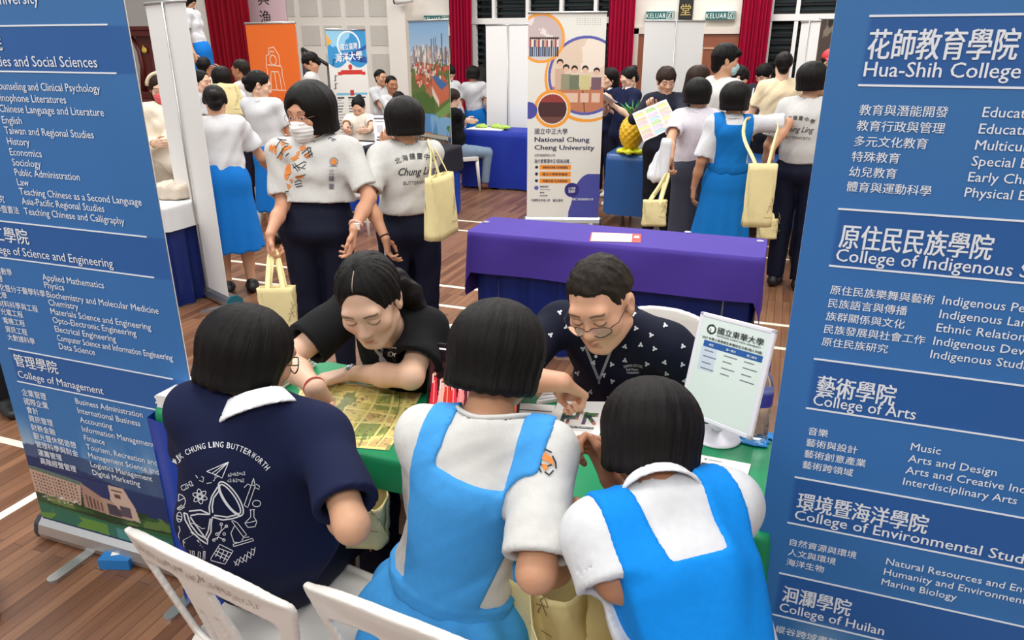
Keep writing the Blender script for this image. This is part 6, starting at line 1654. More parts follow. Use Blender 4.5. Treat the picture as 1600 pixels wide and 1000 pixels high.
def glasses(J, hs, root, org, m, lens=True, w=.027, h=.019, r=.0016, ear=True, drop=0.0):
    c, R = J.head, J.Rh; P = lambda x, y, z: c + R @ (A(x, y, z) * hs)
    g = MB(); o = np.array(org)
    for sg in (-1, 1):
        ring = [P(sg * .033 + w * math.cos(a) * (1 + .08 * math.cos(2 * a)), .1005 - .012 * abs(math.cos(a)) * (1 if math.cos(a) * sg > 0 else .1), -.004 - drop + h * math.sin(a)) - o for a in np.linspace(0, 2 * math.pi, 25)]
        g.tube(ring, r, 6, caps=False)
        g.tube([P(sg * .060, .088, .004 - drop) - o, P(sg * .076, .070, .006 - drop * .8) - o, P(sg * .080, .0, .006 - drop * .3) - o, P(sg * .079, -.018, -.012) - o], r, 6)
    g.tube([P(-.007, .1005, -.001 - drop) - o, P(0, .104, .002 - drop) - o, P(.007, .1005, -.001 - drop) - o], r, 6)
    gl = g.build('glasses', m, root)
    if lens:
        for sg in (-1, 1):
            b = MB(); V = [P(sg * .033, .1005, -.004 - drop) - o] + [P(sg * .033 + w * math.cos(a), .1003 - .012 * abs(math.cos(a)) * (1 if math.cos(a) * sg > 0 else .1), -.004 - drop + h * math.sin(a)) - o for a in np.linspace(0, 2 * math.pi, 24)[:-1]]
            b.add(V, [(0, i + 1, (i + 1) % 23 + 1) for i in range(23)], True); b.build('lens', lens_m, gl)
def ring_on(name, c, axis, r, m, root, org, w=.004, n=20, ell_=1.0):
    ax = unit(axis); a = unit(np.cross(ax, (0.3, 0.2, 1))); b_ = np.cross(ax, a)
    pts = [np.array(c) + (a * math.cos(t) + b_ * math.sin(t) * ell_) * r for t in np.linspace(0, 2 * math.pi, n)]
    return local_tube(name, pts, w, m, root, org, 8)
def pinafore(J, root, org, F, m, hem_z=None, thighs=True, inf=.006, top_t=.26, h=None, half=(.120, .148, .150), inner=(.062, .080), front_t=.20, armcut=False):
    """sleeveless overdress cut from the shirt's own surface: bib, straps, waistband, skirt"""
    G = Field.__new__(Field); G.ax = F.ax; G.h = F.h; G.v = F.trunk.v.copy() - inf; FV = F.v - inf
    w0 = J.waist; up, r_, f_ = J.sp, J.sr, J.sf; s = J.s
    def fn(v, X, Y, Z):
        x, y, z = X - w0[0], Y - w0[1], Z - w0[2]
        t = x * up[0] + y * up[1] + z * up[2]; u = x * r_[0] + y * r_[1] + z * r_[2] - t * float(up @ r_); d = x * f_[0] + y * f_[1] + z * f_[2]
        tt = np.clip(t / (.38 * s), 0, 1)
        out = s * (half[0] + (half[1] - half[0]) * np.clip(tt * 1.6, 0, 1) + (half[2] - half[1]) * tt)
        out = out + np.clip((.02 - t) / .03, 0, 1) * .2
        inn = s * (inner[0] + (inner[1] - inner[0]) * np.clip((t - top_t * s) / (.14 * s), 0, 1))
        edge = np.where(d < 0, top_t * s, front_t * s)
        m_ = smax(np.abs(u) - out, -smax(np.abs(u) - inn, edge - t, .005), .006)
        band = np.where(np.abs(t + .005) < .022, .003, 0)
        wt = np.clip((t - .24 * s) / (.05 * s), 0, 1); v = v * (1 - wt) + np.minimum(v, FV) * wt
        return smax(v - band, m_, .006)
    G.fun(fn)
    for S in ('RL' if armcut else ''):
        sh, el = getattr(J, 'sh' + S), getattr(J, 'el' + S); G.cut(cone(sh + (el - sh) * .50, el, .078 * s, .088 * s), .012)
    G.plane(J.waist - J.sp * .05 * s, J.sp)
    return field_obj('pinafore', G, m, root, org)

# ---- P1: navy printed polo, back to us
def build_p1():
    hd = at_c(392, 556, 1.66); nk = at_c(402, 638, 1.62)
    J = pose((-1.16, 1.24), 92, 1.60, sit=.45, neck=nk, head=hd, look=(.42, .9, -.42), sface=108, width=1.02)
    e_ = at_c(550, 822, 1.50); elbow(J, 'R', e_, e_ + A(-.16, .17, -.12), hd=(-.3, .9, -.1), pn=(0, 0, -1)); arm(J, 'L', A(-1.16, 1.42, .80), A(-.9, -.2, -.6), hd=(.5, .8, 0), pn=(0, 0, -1))
    root, org = person('student seen from behind in a navy polo with white hourglass print and white collar', (-1.16, 1.24))
    build_body(J, root, org, SK1, hs=1.0, hf=.006); hair_obj(J, 0.98, 'bob', HAIR, root, org, .0055, 1)
    so, vq, F = shirt(J, root, org, navy, inf=.024, belly=.034, sleeve=.78, flare=.070, hem=-.10, fold=.0028, seed=11, h=.0075, neck=.058)
    co, cvq = collar(J, root, org, coll_w, .060, .046, .0045, open_front=True, drop=.014, flare=.024)
    trousers(J, root, org, navy_t, seed=12); shoes(J, root, org, shoe_b)
    glasses(J, 1.0, root, org, glass_blk, lens=False)
    # printed back
    D = pic_on(vq); t = MB()
    def g(x, y): return (240 + x / 4.35, 670 + y / 4.35)        # sketch coordinates -> picture
    Dv = lambda u, v: D(u, -v)
    txt = 'SMJK CHUNG LING BUTTERWORTH'; R_ = 419; a0, a1 = rad(139), rad(38); ws = [.55 if c_ in ' I' else 1.15 if c_ in 'MW' else 1 for c_ in txt]; acc = 0
    for chh, w_ in zip(txt, ws):
        a = a0 + (a1 - a0) * (acc + w_ / 2) / sum(ws); acc += w_
        if chh == ' ': continue
        cx, cy = g(435 + R_ * math.cos(a), 545 - R_ * math.sin(a)); ro = a - math.pi / 2
        lay_text(t, chh, lambda u, v: Dv(cx + u * math.cos(ro) - v * math.sin(ro), -cy + u * math.sin(ro) + v * math.cos(ro)), 13.0, 1.8 if chh == 'I' else 5.2 * w_, .02, 'C')
    k = lambda *p: [g(*q) for q in p]
    gc = lambda x, y, r, n=18, rx=None, rot=0., a0=0, a1=360: [g(*q) for q in circ(x, y, r, n, rx, rot, a0, a1)]
    thick = [gc(525, 475, 48, 26, 135, rad(56)), gc(520, 478, 34, 26, 118, rad(56)), k((435, 395), (395, 460), (378, 530), (382, 580), (320, 552), (240, 560)), k((445, 420), (408, 470), (398, 530), (402, 570)), k((598, 590), (540, 610), (470, 620), (400, 600), (392, 640), (390, 700), (360, 760)), k((560, 585), (500, 600), (410, 588)), k((205, 570), (215, 620), (260, 700), (320, 755), (365, 785), (368, 755), (300, 715), (250, 650), (228, 580), (205, 570)), k((250, 590), (300, 580), (380, 582)), k((250, 600), (290, 660), (350, 740), (372, 690), (385, 610))]
    strokes(t, D, thick, 2.2, step=4)
    fine = [k((360, 290), (510, 225), (465, 335), (420, 312), (360, 290)), k((510, 225), (420, 312), (415, 340), (440, 318)), k((510, 225), (400, 300)), gc(315, 460, 18, 18, 52, rad(20)), gc(315, 460, 18, 18, 52, rad(80)), gc(315, 460, 18, 18, 52, rad(140)), gc(315, 460, 12, 12), gc(168, 492, 48), k((168, 492), (170, 445)), k((168, 492), (210, 470)), k((122, 505), (140, 540), (180, 552), (212, 530)), k((615, 520), (640, 535), (690, 390), (665, 380), (615, 520)), k((665, 380), (680, 335), (690, 390)), k((615, 400), (640, 375), (660, 385)), k((695, 375), (720, 390), (715, 412), (690, 400)), gc(700, 508, 22, 14, 28), k((652, 552), (690, 548)), k((660, 552), (660, 600), (620, 640), (640, 670), (690, 665), (702, 630), (682, 600), (682, 550)), k((625, 640), (660, 635), (695, 625)), k((530, 625), (555, 660), (610, 735), (632, 720), (570, 640), (545, 625), (530, 625)), k((550, 660), (525, 710), (545, 770), (580, 775)), k((545, 800), (680, 760), (670, 745), (540, 785), (545, 800)), k((600, 760), (610, 740), (650, 735)), k((250, 640), (290, 650), (330, 680), (350, 675)), k((390, 880), (450, 785), (540, 830), (485, 920), (390, 895), (390, 880)), k((440, 810), (530, 845)), k((425, 830), (510, 870)), k((415, 850), (500, 890)), k((450, 815), (420, 870)), k((480, 825), (450, 885)), k((505, 840), (475, 900)), k((230, 855), (205, 800), (200, 760)), k((185, 780), (200, 758), (215, 778)), k((235, 860), (240, 828), (250, 828), (250, 870)), k((265, 880), (262, 830), (275, 832), (278, 885)), k((300, 885), (305, 835), (318, 838), (316, 890)), k((335, 890), (340, 832), (350, 832), (348, 890)), k((430, 755), (460, 690), (460, 650)), k((405, 755), (440, 735), (480, 755)), k((430, 715), (465, 690), (495, 660)), gc(460, 648, 9, 8), gc(495, 662, 9, 8), gc(430, 716, 9, 8), gc(410, 756, 9, 8), gc(478, 756, 9, 8), gc(480, 715, 9, 8), k((545, 900), (575, 930), (590, 870), (630, 905), (640, 835), (680, 860), (690, 805)), k((555, 930), (570, 885), (605, 910), (620, 855), (660, 880), (665, 815), (690, 825)), gc(175, 600, 34, 12, 18), k((160, 590), (195, 600)), k((160, 610), (195, 620)), k((172, 660), (180, 690), (168, 720), (176, 780)), k((285, 315), (300, 335)), k((310, 350), (335, 362), (340, 330), (325, 325)), k((360, 372), (395, 365)), k((405, 355), (415, 345))]
    strokes(t, D, fine, 1.15, step=4)
    p_ = g(197, 425); lay_text(t, 'C2H2', lambda u, v: Dv(p_[0] + u * .88 - v * .47, -p_[1] + u * .47 + v * .88), 13, 20, .004)
    p2_ = g(505, 325); lay_text(t, 'a2+b2=c2', lambda u, v: Dv(p2_[0] + u, -p2_[1] + v + u * .1), 8, 27, .004); p3_ = g(502, 362); lay_text(t, 'c2-b2=a2', lambda u, v: Dv(p3_[0] + u, -p3_[1] + v), 8, 26, .004)
    t.build('back_print', white_ink, so)
build_p1()

# ---- P2: pale blue pinafore over a white tee, centre, back to us
def build_p2():
    hd = at_c(780, 558, 1.57); nk = at_c(764, 664, 1.50)
    J = pose((-.62, 1.22), 84, 1.63, sit=.45, neck=nk, head=hd, look=(.05, 1, -.50), sface=96, width=.92, level=True)
    elbow(J, 'R', at_c(838, 895, 1.37), A(-.36, 1.42, .60), hd=(-.3, .9, -.1), pn=(0, 0, -1)); arm(J, 'L', A(-.66, 1.56, .79), A(-.2, -.5, -1), hd=(.5, .8, 0), pn=(0, 0, -1))
    root, org = person('student seen from behind in a pale blue pinafore over a white tee, in the middle', (-.62, 1.22))
    build_body(J, root, org, SK4, hs=1.0, hf=.006); hair_obj(J, 1.03, 'bob', HAIR, root, org, .0055, 2)
    so, vq, F = shirt(J, root, org, white_tee, inf=.016, sleeve=.90, flare=.072, hem=-.08, fold=.0035, seed=21, h=.0075, neck=.062, neckdrop=.012, band=True)
    pinafore(J, root, org, F, pin_a, top_t=.345, half=(.085, .112, .128), inner=(.074, .066), armcut=True)
    skirt_seated(J, root, org, pin_a, 22)
    shoes(J, root, org, shoe_b)
    # tiger stripes on the right shoulder, a few printed strokes on the back
    D = pic_on(vq, .003)
    t = MB(); dabs(t, D, [[(842, 712), (852, 706), (863, 716), (866, 728), (857, 722), (848, 718)], [(846, 726), (853, 724), (857, 732), (850, 735)]]); t.build('tiger_print', orange_ink, so)
    t = MB(); strokes(t, D, [[(838, 706), (850, 701), (862, 707)], [(833, 715), (838, 724), (846, 738)], [(842, 722), (850, 730), (862, 726)], [(851, 737), (858, 742), (865, 735)], [(863, 712), (868, 722), (869, 732)]], 2.6, step=3); t.build('black_print', black_ink, so)
    D = Drape(vq, J.chest, J.sr, J.sp, J.sf)
    t = MB(); strokes(t, D, [[(-.06, -.005), (-.045, .002)], [(-.05, .006), (-.04, -.012)], [(.0, .0), (.012, .006), (.006, -.006)], [(.02, -.004), (.032, .002)]], .0035); t.build('back_print', black_ink, so)
def skirt_seated(J, root, org, m, seed, hem=None):
    s = J.s
    U = [(cone(J.waist, J.pel, .095 * s + .018, .122 * s + .018, J.r, 1.36 * J.w), .04), (ell(J.pel - J.f * .02 + A(0, 0, -.03), (.19 * s, .19 * s, .10 * s)), .05)]
    for S in 'RL':
        hp, kn = getattr(J, 'hip' + S), getattr(J, 'kn' + S); U.append((cone(hp, kn, .098 * s + .016, .070 * s + .016), .05)); U.append((cone(kn, A(kn[0], kn[1], .24) + J.f * .0, .075 * s + .014, .085 * s, cap=1), .04))
    U.append((cone((J.hipR + J.hipL) / 2 + J.f * .1, (J.knR + J.knL) / 2, .09, .075), .06))
    lo, hi = bounds([p for p, k in U], .02); F = Field(lo, hi, .009)
    for p, k in U: F.add(p, k)
    c = J.pel
    F.fun(lambda v, X, Y, Z: v + .007 * np.clip((J.waist[2] - Z) / .12, 0, 1) * np.sin(np.arctan2(X - c[0], Y - c[1]) * 13 + seed))
    F.folds(.003, seed, 12, ZV); F.plane(J.waist - J.sp * .012, -J.sp)
    field_obj('skirt', F, m, root, org)
build_p2()

# ---- P3: bright blue pinafore, leaning in, back to us
def build_p3():
    hd = at_c(1016, 682, 1.48); nk = at_c(1030, 768, 1.37)
    J = pose((.085, .93), 112, 1.60, sit=.45, neck=nk, head=hd, look=(-.22, 1, -.62), sface=126, width=.96)
    wr = at_c(925, 835, 1.40); elbow(J, 'L', at_c(962, 905, 1.30), at_c(918, 850, 1.50), hd=(-.30, .10, .85), pn=(.5, -.6, .3), curl=(1.0, 1.15, 1.3, 1.3), th=.2)
    arm(J, 'R', at_c(955, 748, 1.60), A(.9, -.2, -.7), hd=(-.45, .3, .6), pn=(-.5, -.6, 0), curl=(1.1, 1.3, 1.4, 1.4))
    root, org = person('student seen from behind in a bright blue pinafore at the table\'s right end', (.085, .93))
    build_body(J, root, org, SK3, hs=1.0, hf=.006, fineh=.0042); hair_obj(J, 1.0, 'bob', HAIR, root, org, .0055, 3)
    so, vq, F = shirt(J, root, org, white_shirt, inf=.018, sleeve=.96, flare=.078, hem=-.10, fold=.0036, seed=31, h=.0075, neck=.060)
    collar(J, root, org, coll_w, .060, .036, .0035, open_front=True, drop=.016, flare=.018)
    pinafore(J, root, org, F, pin_b, half=(.062, .108, .140), inner=(.056, .070), top_t=.36); skirt_seated(J, root, org, pin_b, 32); shoes(J, root, org, shoe_b)
build_p3()

# ---- P4: woman in a black tee leaning on the map
def build_p4():
    hd = at_c(577, 470, 2.06); nk = at_c(606, 512, 2.22)
    J = pose((-1.17, 2.27), 262, 1.66, sit=.44, neck=nk, head=hd, look=at_c(512, 640, 1.86) - hd, sface=252, width=1.08)
    J.look = unit(J.look * .4 + A(.20, -.55, -.22)); J.Rh = frame(J.look, unit(A(-.10, 0, 1)))
    tip = at_z(514, 668, .757); wR = at_c(492, 606, 1.99); d = unit(tip - wR)
    arm(J, 'R', wR, A(-1, .3, -.2), hd=d + A(0, 0, .1), pn=A(.35, -.1, -.9), curl=(.22, 1.35, 1.45, 1.45), th=.45)
    J.shL = at_c(668, 516, 2.26)
    wL = at_z(548, 583, .785); elbow(J, 'L', at_c(642, 588, 2.13), wL, hd=at_z(490, 597, .775) - wL, pn=(0, 0, -1), curl=(.2, .25, .3, .3), th=.1)
    root, org = person('woman in a black tee with a lanyard leaning on the map and pointing', (-1.02, 2.30))
    bo, bvq = build_body(J, root, org, SK2, hs=1.06, h=.009, hf=.003, fineh=.003, lips=(196, 84, 84), lash=True)
    ho = hair_obj(J, 1.08, 'pony', HAIR, root, org, .005, 4)
    hv = np.array([v.co[:] for v in ho.data.vertices]); hb = BVHTree.FromPolygons([Vector(v) for v in hv], [tuple(p.vertices) for p in ho.data.polygons]); pp = []
    for q in np.linspace(.085, .012, 9):
        h_ = hb.ray_cast(Vector((.004, q, .3)), Vector((0, 0, -1)))
        if h_[0] is not None: pp.append(np.array(h_[0]) + A(0, 0, .0004))
    b = MB(); b.tube(pp, [.0006 + .0010 * math.sin(k_ / 8 * math.pi) for k_ in range(len(pp))], 6); b.build('parting', mat('scalp', (170, 146, 134), .6), ho)
    so, vq, F = shirt(J, root, org, black_c, inf=.025, belly=.0, sleeve=.74, flare=.078, hem=-.06, fold=.003, seed=41, h=.008, neck=.062, neckdrop=.0)
    trousers(J, root, org, cloth('dark_trousers', (28, 28, 32)), seed=42); shoes(J, root, org, shoe_b)
    # lanyard and necklace lie on the chest
    D = pic_on(vq, .003); Dv = lambda u, v: D(u, -v); grey_l = mat('lanyard_grey', (150, 150, 154), .6)
    t = MB(); strokes(t, D, [[(574, 526), (588, 548), (612, 577)], [(601, 522), (597, 545), (594, 562), (604, 577)]], 4.5, step=4); t.build('lanyard', grey_l, so)
    t = MB(); lay_text(t, 'iDr', lambda u, v: Dv(606 + u, -557 + v), 11, 13, .03); strokes(t, D, [[(608, 546), (614, 543), (619, 544)]], 1.6, step=2); t.build('chest_print', white_ink, so)
    ax = unit(J.elL - J.wrL); ring_on('watch_strap', J.wrL + ax * .012, ax, .027 * J.s, metal_s, root, org, .004)
    wc = J.wrL + ax * .012 + unit(A(0, -.35, .9)) * .027
    Rw = frame(ax, unit(A(0, -.35, .9))); b = MB(); b.lathe(wc - org, [(.013, -.003), (.014, .002), (.011, .005), (.001, .005)], 18, np.stack([Rw[:, 0], Rw[:, 1], Rw[:, 2]], 1)); b.build('watch_face', mat('watch_dial', (120, 126, 140), .2, .4), root)
    ax = unit(J.elR - J.wrR); ring_on('bracelet', J.wrR + ax * .004, ax, .029 * J.s, mat('red_cord', (196, 72, 56), .5), root, org, .0026)
build_p4()

# ---- P5: man in glasses and a navy printed polo, pointing
def build_p5():
    hd = at_c(938, 474, 2.06); nk = at_c(950, 503, 2.26)
    J = pose((-.34, 2.46), 266, 1.74, sit=.45, neck=nk, head=hd, look=A(-.12, -.92, -.36), sface=256, width=1.22)
    J.Rh = frame(J.look, unit(A(-.16, 0, 1)))
    tip = at_z(937, 640, .768); wR = at_c(878, 597, 2.06); d = unit(tip - wR)
    arm(J, 'R', wR, A(-1, .25, -.35), hd=d + A(0, 0, .06), pn=A(.1, .1, -1), curl=(.35, 1.2, 1.35, 1.4), th=.45)
    arm(J, 'L', at_z(1030, 612, .80), A(1, .3, -.4), hd=(-.6, -.5, -.1), pn=(0, 0, -1), curl=(.3, .4, .5, .5))
    root, org = person('man in glasses and a navy polo dotted with small white flowers, pointing at a prospectus', (-.34, 2.46))
    bo, bvq = build_body(J, root, org, (214, 160, 130), hs=1.10, h=.009, hf=.003, fineh=.003, male=True, lips=(176, 104, 92), belly=.02)
    hair_obj(J, 1.10, 'crop', HAIRM, root, org, .005, 5)
    pol = cloth('navy_polo', (18, 22, 40), b=.12)
    so, vq, F = shirt(J, root, org, pol, inf=.022, sleeve=.82, flare=.082, hem=-.08, fold=.003, seed=51, h=.008, fem=False, belly=.03, neck=.064, neckdrop=.01)
    collar(J, root, org, cloth('navy_collar', (18, 26, 56), b=.1), .070, .045, .005, drop=.02, flare=.022)
    trousers(J, root, org, cloth('dark_trousers', (28, 28, 32)), seed=52); shoes(J, root, org, shoe_b)
    glasses(J, 1.10, root, org, glass_blk, True, .027, .0155, .0013, drop=.010)
    D = pic_on(vq, .003); Dv = lambda u, v: D(u, -v); hits = seen_on(vq)
    t = MB(); rs = np.random.RandomState(7)
    for iy in range(8):
        for ix in range(9):
            x, y = 838 + 32 * ix + (16 if iy % 2 else 0) + 6 * rs.randn(), 448 + 24 * iy + 5 * rs.randn()
            a = rs.rand() * 6
            if not all(hits(x + dx, y + dy) for dx, dy in ((5, 0), (-5, 0), (0, 5), (0, -5))): continue
            dabs(t, D, [circ(x + 2.1 * math.cos(a + q), y + 2.1 * math.sin(a + q), 1.7, 7, 2.3, a + q) for q in (0, 2.0, 4.1)])
    t.build('flower_print', mat('print_pale', (206, 210, 216), .7), so)['kind'] = 'stuff'
    t = MB(); strokes(t, D, [[(914, 540), (926, 570), (935, 592)], [(956, 544), (945, 572), (937, 592)]], 4.2, step=4); strokes(t, D, [[(936, 590), (936, 600)]], 3, step=4); t.build('lanyard', mat('lanyard_grey', (150, 150, 154), .6), so)
    t = MB(); dabs(t, D, [circ(931, 557, 2.6, 10)]); t.build('button', white_ink, so)
    t = MB(); lay_text(t, 'TAIWAN LECTURE', lambda u, v: Dv(974 + u, -573 + v - (u - 15) ** 2 * .012), 6, 30, .01); lay_text(t, 'Golf Master', lambda u, v: Dv(978 + u, -579 + v), 5, 20, .01); lay_text(t, 'TOURNAMENT', lambda u, v: Dv(979 + u, -584 + v), 4.5, 20, .01); t.build('chest_print', mat('print_pale', (206, 210, 216), .7), so)
    ax = unit(J.elL - J.wrL); ring_on('watch_strap', J.wrL + ax * .02, ax, .031 * J.s, metal_s, root, org, .005)
build_p5()
# ------------------------------------------------------------------ people standing about the hall
def spec_person(label, px, py, zc, face, hair='bob', top=('tee', None), bottom=('trousers', None), look=None, sit=None, lean=0, hs=1.0, hairm=None, skin=SK1, arms=None, h=None, male=False, shoe=None, width=1.0, bg=True, face_d=1, sface=None, tilt=0.0, base_z=0.0, hscale=1.0, group=None, seed=0, mouth=0.0, hands='RL', tuck=True, sleeve=.66, hem=.06, wtop=.10, sh=.011, band=False):
    """px, py: crown of the head in the picture; zc: distance along the view axis"""
    cr = at_c(px, py, zc); la = rad(lean)
    H = cr[2] - base_z
    if sit is None:
        hh = h or H / (0.545 + 0.455 * math.cos(la)) if lean else H
        off = 0.40 * hh * math.sin(la)
    else:
        hh = h or 1.62; off = 0.48 * math.sin(la) + .02
    f = dirdeg(face)
    xy = (cr[0] - f[0] * off, cr[1] - f[1] * off)
    J = pose(xy, face, hh, sit=sit, lean=lean, look=look, sface=sface, width=width, tilt=tilt, base_z=base_z)
    hd = J.head.copy(); want = cr - J.Rh[:, 2] * 0.125 * hs
    J.head = want; d = want - hd
    J.neck = J.neck + d * .8; J.chest = J.chest + d * .5; J.shR = J.shR + d * .7; J.shL = J.shL + d * .7; J.waist = J.waist + d * .2
    J.sp = unit(J.neck - J.pel)
    for S, sg in (('R', 1), ('L', -1)):
        el, wr = arm_ik(getattr(J, 'sh' + S), getattr(J, 'sh' + S) - ZV * 0.5 * J.s + J.sr * sg * 0.10 * J.s + J.sf * 0.06 * J.s, -J.sf + J.sr * sg * 0.4, J.l1, J.l2)
        setattr(J, 'el' + S, el); setattr(J, 'wr' + S, wr)
    if arms: arms(J)
    root, org = person(label, xy, group)
    root.location.z = base_z; org = A(xy[0], xy[1], base_z); ORG[0] = org
    vis = face_d > 0
    build_body(J, root, org, skin, hs=hs, face=face_d, h=.013, hf=.0055 if vis else .009, fineh=.0055, male=male, mouth=mouth, hands=hands)
    hair_obj(J, hs * hscale, hair, hairm or HAIR, root, org, .008, seed)
    kind, tm = top; F = vq = so = None
    if kind == 'tee': so, vq, F = shirt(J, root, org, tm or white_tee, inf=.020 if not tuck else .017, sleeve=sleeve, flare=.070, hem=-.12 if not tuck else hem, fold=.004, seed=seed, h=sh, fem=not male, neck=.062, belly=.012, band=band)
    elif kind == 'blouse':
        so, vq, F = shirt(J, root, org, tm or white_shirt, inf=.020, sleeve=sleeve, flare=.074, hem=.055, fold=.0045, seed=seed, h=.011, fem=not male, neck=.060); collar(J, root, org, tm or coll_w, .060, .040, .005, h=.007, drop=.014, flare=.022)
    elif kind == 'polo':
        so, vq, F = shirt(J, root, org, tm or navy, inf=.020, sleeve=sleeve, flare=.068, hem=-.06, fold=.004, seed=seed, h=.011, fem=not male, neck=.060); collar(J, root, org, coll_w, .060, .042, .005, h=.007, drop=.012, flare=.02)
    elif kind == 'jacket':
        so, vq, F = shirt(J, root, org, tm, inf=.024, sleeve=1, hem=-.10, fold=.004, seed=seed, h=.011, long=True, fem=not male, neck=.066, sl_h=.02)
    kb, bm = bottom; J.vq = vq; J.F = F; J.shirt = so
    if kb == 'trousers': trousers(J, root, org, bm or navy_t, seed=seed + 1, h=.012, top=wtop)
    elif kb == 'shorts': trousers(J, root, org, bm or navy_t, seed=seed + 1, h=.012, short=.8)
    elif kb == 'skirt': skirt(J, root, org, bm or skirt_b, base_z + .36 * J.s, seed=seed + 1, h=.011)
    elif kb == 'pencil': skirt(J, root, org, bm, base_z + .36 * J.s, seed=seed + 1, h=.011, r_hem=.135, pleat=.002, n=5)
    elif kb == 'pinafore':
        pinafore(J, root, org, F, bm, top_t=.33); skirt(J, root, org, bm, base_z + .30 * J.s, seed=seed + 1, h=.011, r_hem=.195, top=.125)
    if shoe: shoes(J, root, org, shoe)
    J.root, J.org = root, org
    return J
def mask_on(J, hs, rgb, name='mask_white', fold=True):
    """pleated face mask over nose and chin, with ear loops"""
    K = lambda *a: A(*a) * hs
    F = Field(A(-.10, .0, -.13), A(.10, .14, .03), .004)
    F.add(ell(K(0, .050, -.052), K(.064, .058, .062)), .01); F.add(cone(K(0, .088, -.012), K(0, .104, -.042), .014 * hs, .018 * hs), .02); F.add(ell(K(0, .072, -.085), K(.03, .03, .026)), .02)
    F.cut(rbox(K(0, -.05, -.05), K(.2, .072, .2), r=.01), .006); F.cut(rbox(K(0, .10, .055), K(.2, .1, .060), np.array([[1, 0, 0], [0, .94, -.34], [0, .34, .94]]), r=.004), .006)
    F.fun(lambda v, X, Y, Z: v + (.0012 * np.sin(Z * 330) if fold else 0))
    V, Q = F.mesh(); m = mat(name, rgb, .7); o = link('face_mask', np_mesh('face_mask', V, Q), m, J.root, smooth=True)
    M4 = Matrix.Identity(4)
    for i in range(3):
        for j in range(3): M4[i][j] = J.Rh[i, j]
    M4.translation = Vector(J.head - J.org); o.matrix_local = M4
    for sg in (-1, 1):
        b = MB(); b.tube([K(sg * .058, .045, -.022), K(sg * .080, .0, .012), K(sg * .083, -.018, -.01), K(sg * .072, .005, -.055), K(sg * .055, .05, -.075)], .0014, 6); q = b.build('ear_loop', m, o)
def back_lettering(J, px, py, sc=1.0):
    c0 = seen_at(J.vq, px, py); D = Drape(J.vq, c0, J.sr, J.sp, J.sf)
    t = MB(); Rr = .26 * sc; txt = '北海鍾靈中學'
    for i, chh in enumerate(txt):
        a = rad(90 + 27 - 54 * (i + .5) / 6); cx, cy = Rr * math.cos(a), Rr * math.sin(a) - Rr + .085 * sc; ro = a - math.pi / 2
        lay_text(t, chh, lambda u, v: D(cx + u * math.cos(ro) - v * math.sin(ro), cy + u * math.sin(ro) + v * math.cos(ro)), .036 * sc, None, .012, 'C')
    lay_text(t, 'Chung Ling', lambda u, v: D(u, v - .005), .062 * sc, .225 * sc, .014, 'C', slant=.35); lay_text(t, 'BUTTERWORTH', lambda u, v: D(u + .01, v - .060 * sc), .030 * sc, .185 * sc, .004, 'C')
    t.build('back_print', black_ink, J.shirt)
def tiger_print(J, px, py, sc=1.0, seed=0):
    c0 = seen_at(J.vq, px, py); d = unit(c0 - CP); d = unit(d * A(1, 1, .3)); D = Drape(J.vq, c0, unit(np.cross(d, ZV)), ZV, d)
    t = MB(); P = [[(-.115, .085), (-.10, .095), (-.085, .05), (-.075, .02), (-.095, .03)], [(-.06, .07), (-.03, .058), (-.015, .065), (-.03, .035), (-.055, .045)], [(.0, .06), (.022, .075), (.03, .05), (.01, .042)], [(-.03, .03), (.01, .02), (.012, .0), (-.012, -.01), (-.03, .01)], [(-.035, .0), (-.015, -.005), (-.01, -.05), (-.025, -.085), (-.045, -.06), (-.04, -.02)], [(-.01, -.06), (.015, -.062), (.035, -.05), (.02, -.075)], [(.0, .025), (.04, .02), (.05, .035), (.03, .038)], [(-.05, -.09), (-.02, -.088), (-.03, -.112)]]
    dabs(t, D, [[(x * sc, y * sc) for x, y in p] for p in P]); t.build('tiger_print', orange_ink, J.shirt)
    t = MB(); L = [[(-.10, .10), (-.07, .07), (-.05, .075)], [(-.08, .06), (-.06, .03), (-.045, .02)], [(-.055, .05), (-.035, .08), (-.01, .06)], [(.01, .05), (.05, .085)], [(.02, .03), (.055, .075)], [(.03, .02), (.06, .06)], [(.0, .04), (.04, .01)], [(-.03, .0), (.0, -.03)], [(-.02, .01), (.012, -.018)], [(-.01, .018), (.025, -.008)], [(.0, -.05), (.03, -.03), (.042, -.035)], [(-.04, -.03), (-.03, -.06)], [(.005, -.085), (.03, -.075)], [(.005, -.092), (.032, -.085)], [(.01, -.1), (.03, -.094)], [(-.09, .02), (-.07, .0), (-.06, -.02)], [(.02, -.005), (.045, .0)], [(-.06, -.04), (-.055, -.075), (-.04, -.095)]]
    strokes(t, D, [[(x * sc, y * sc) for x, y in l] for l in L], .0055 * sc); t.build('black_print', black_ink, J.shirt)
    return D

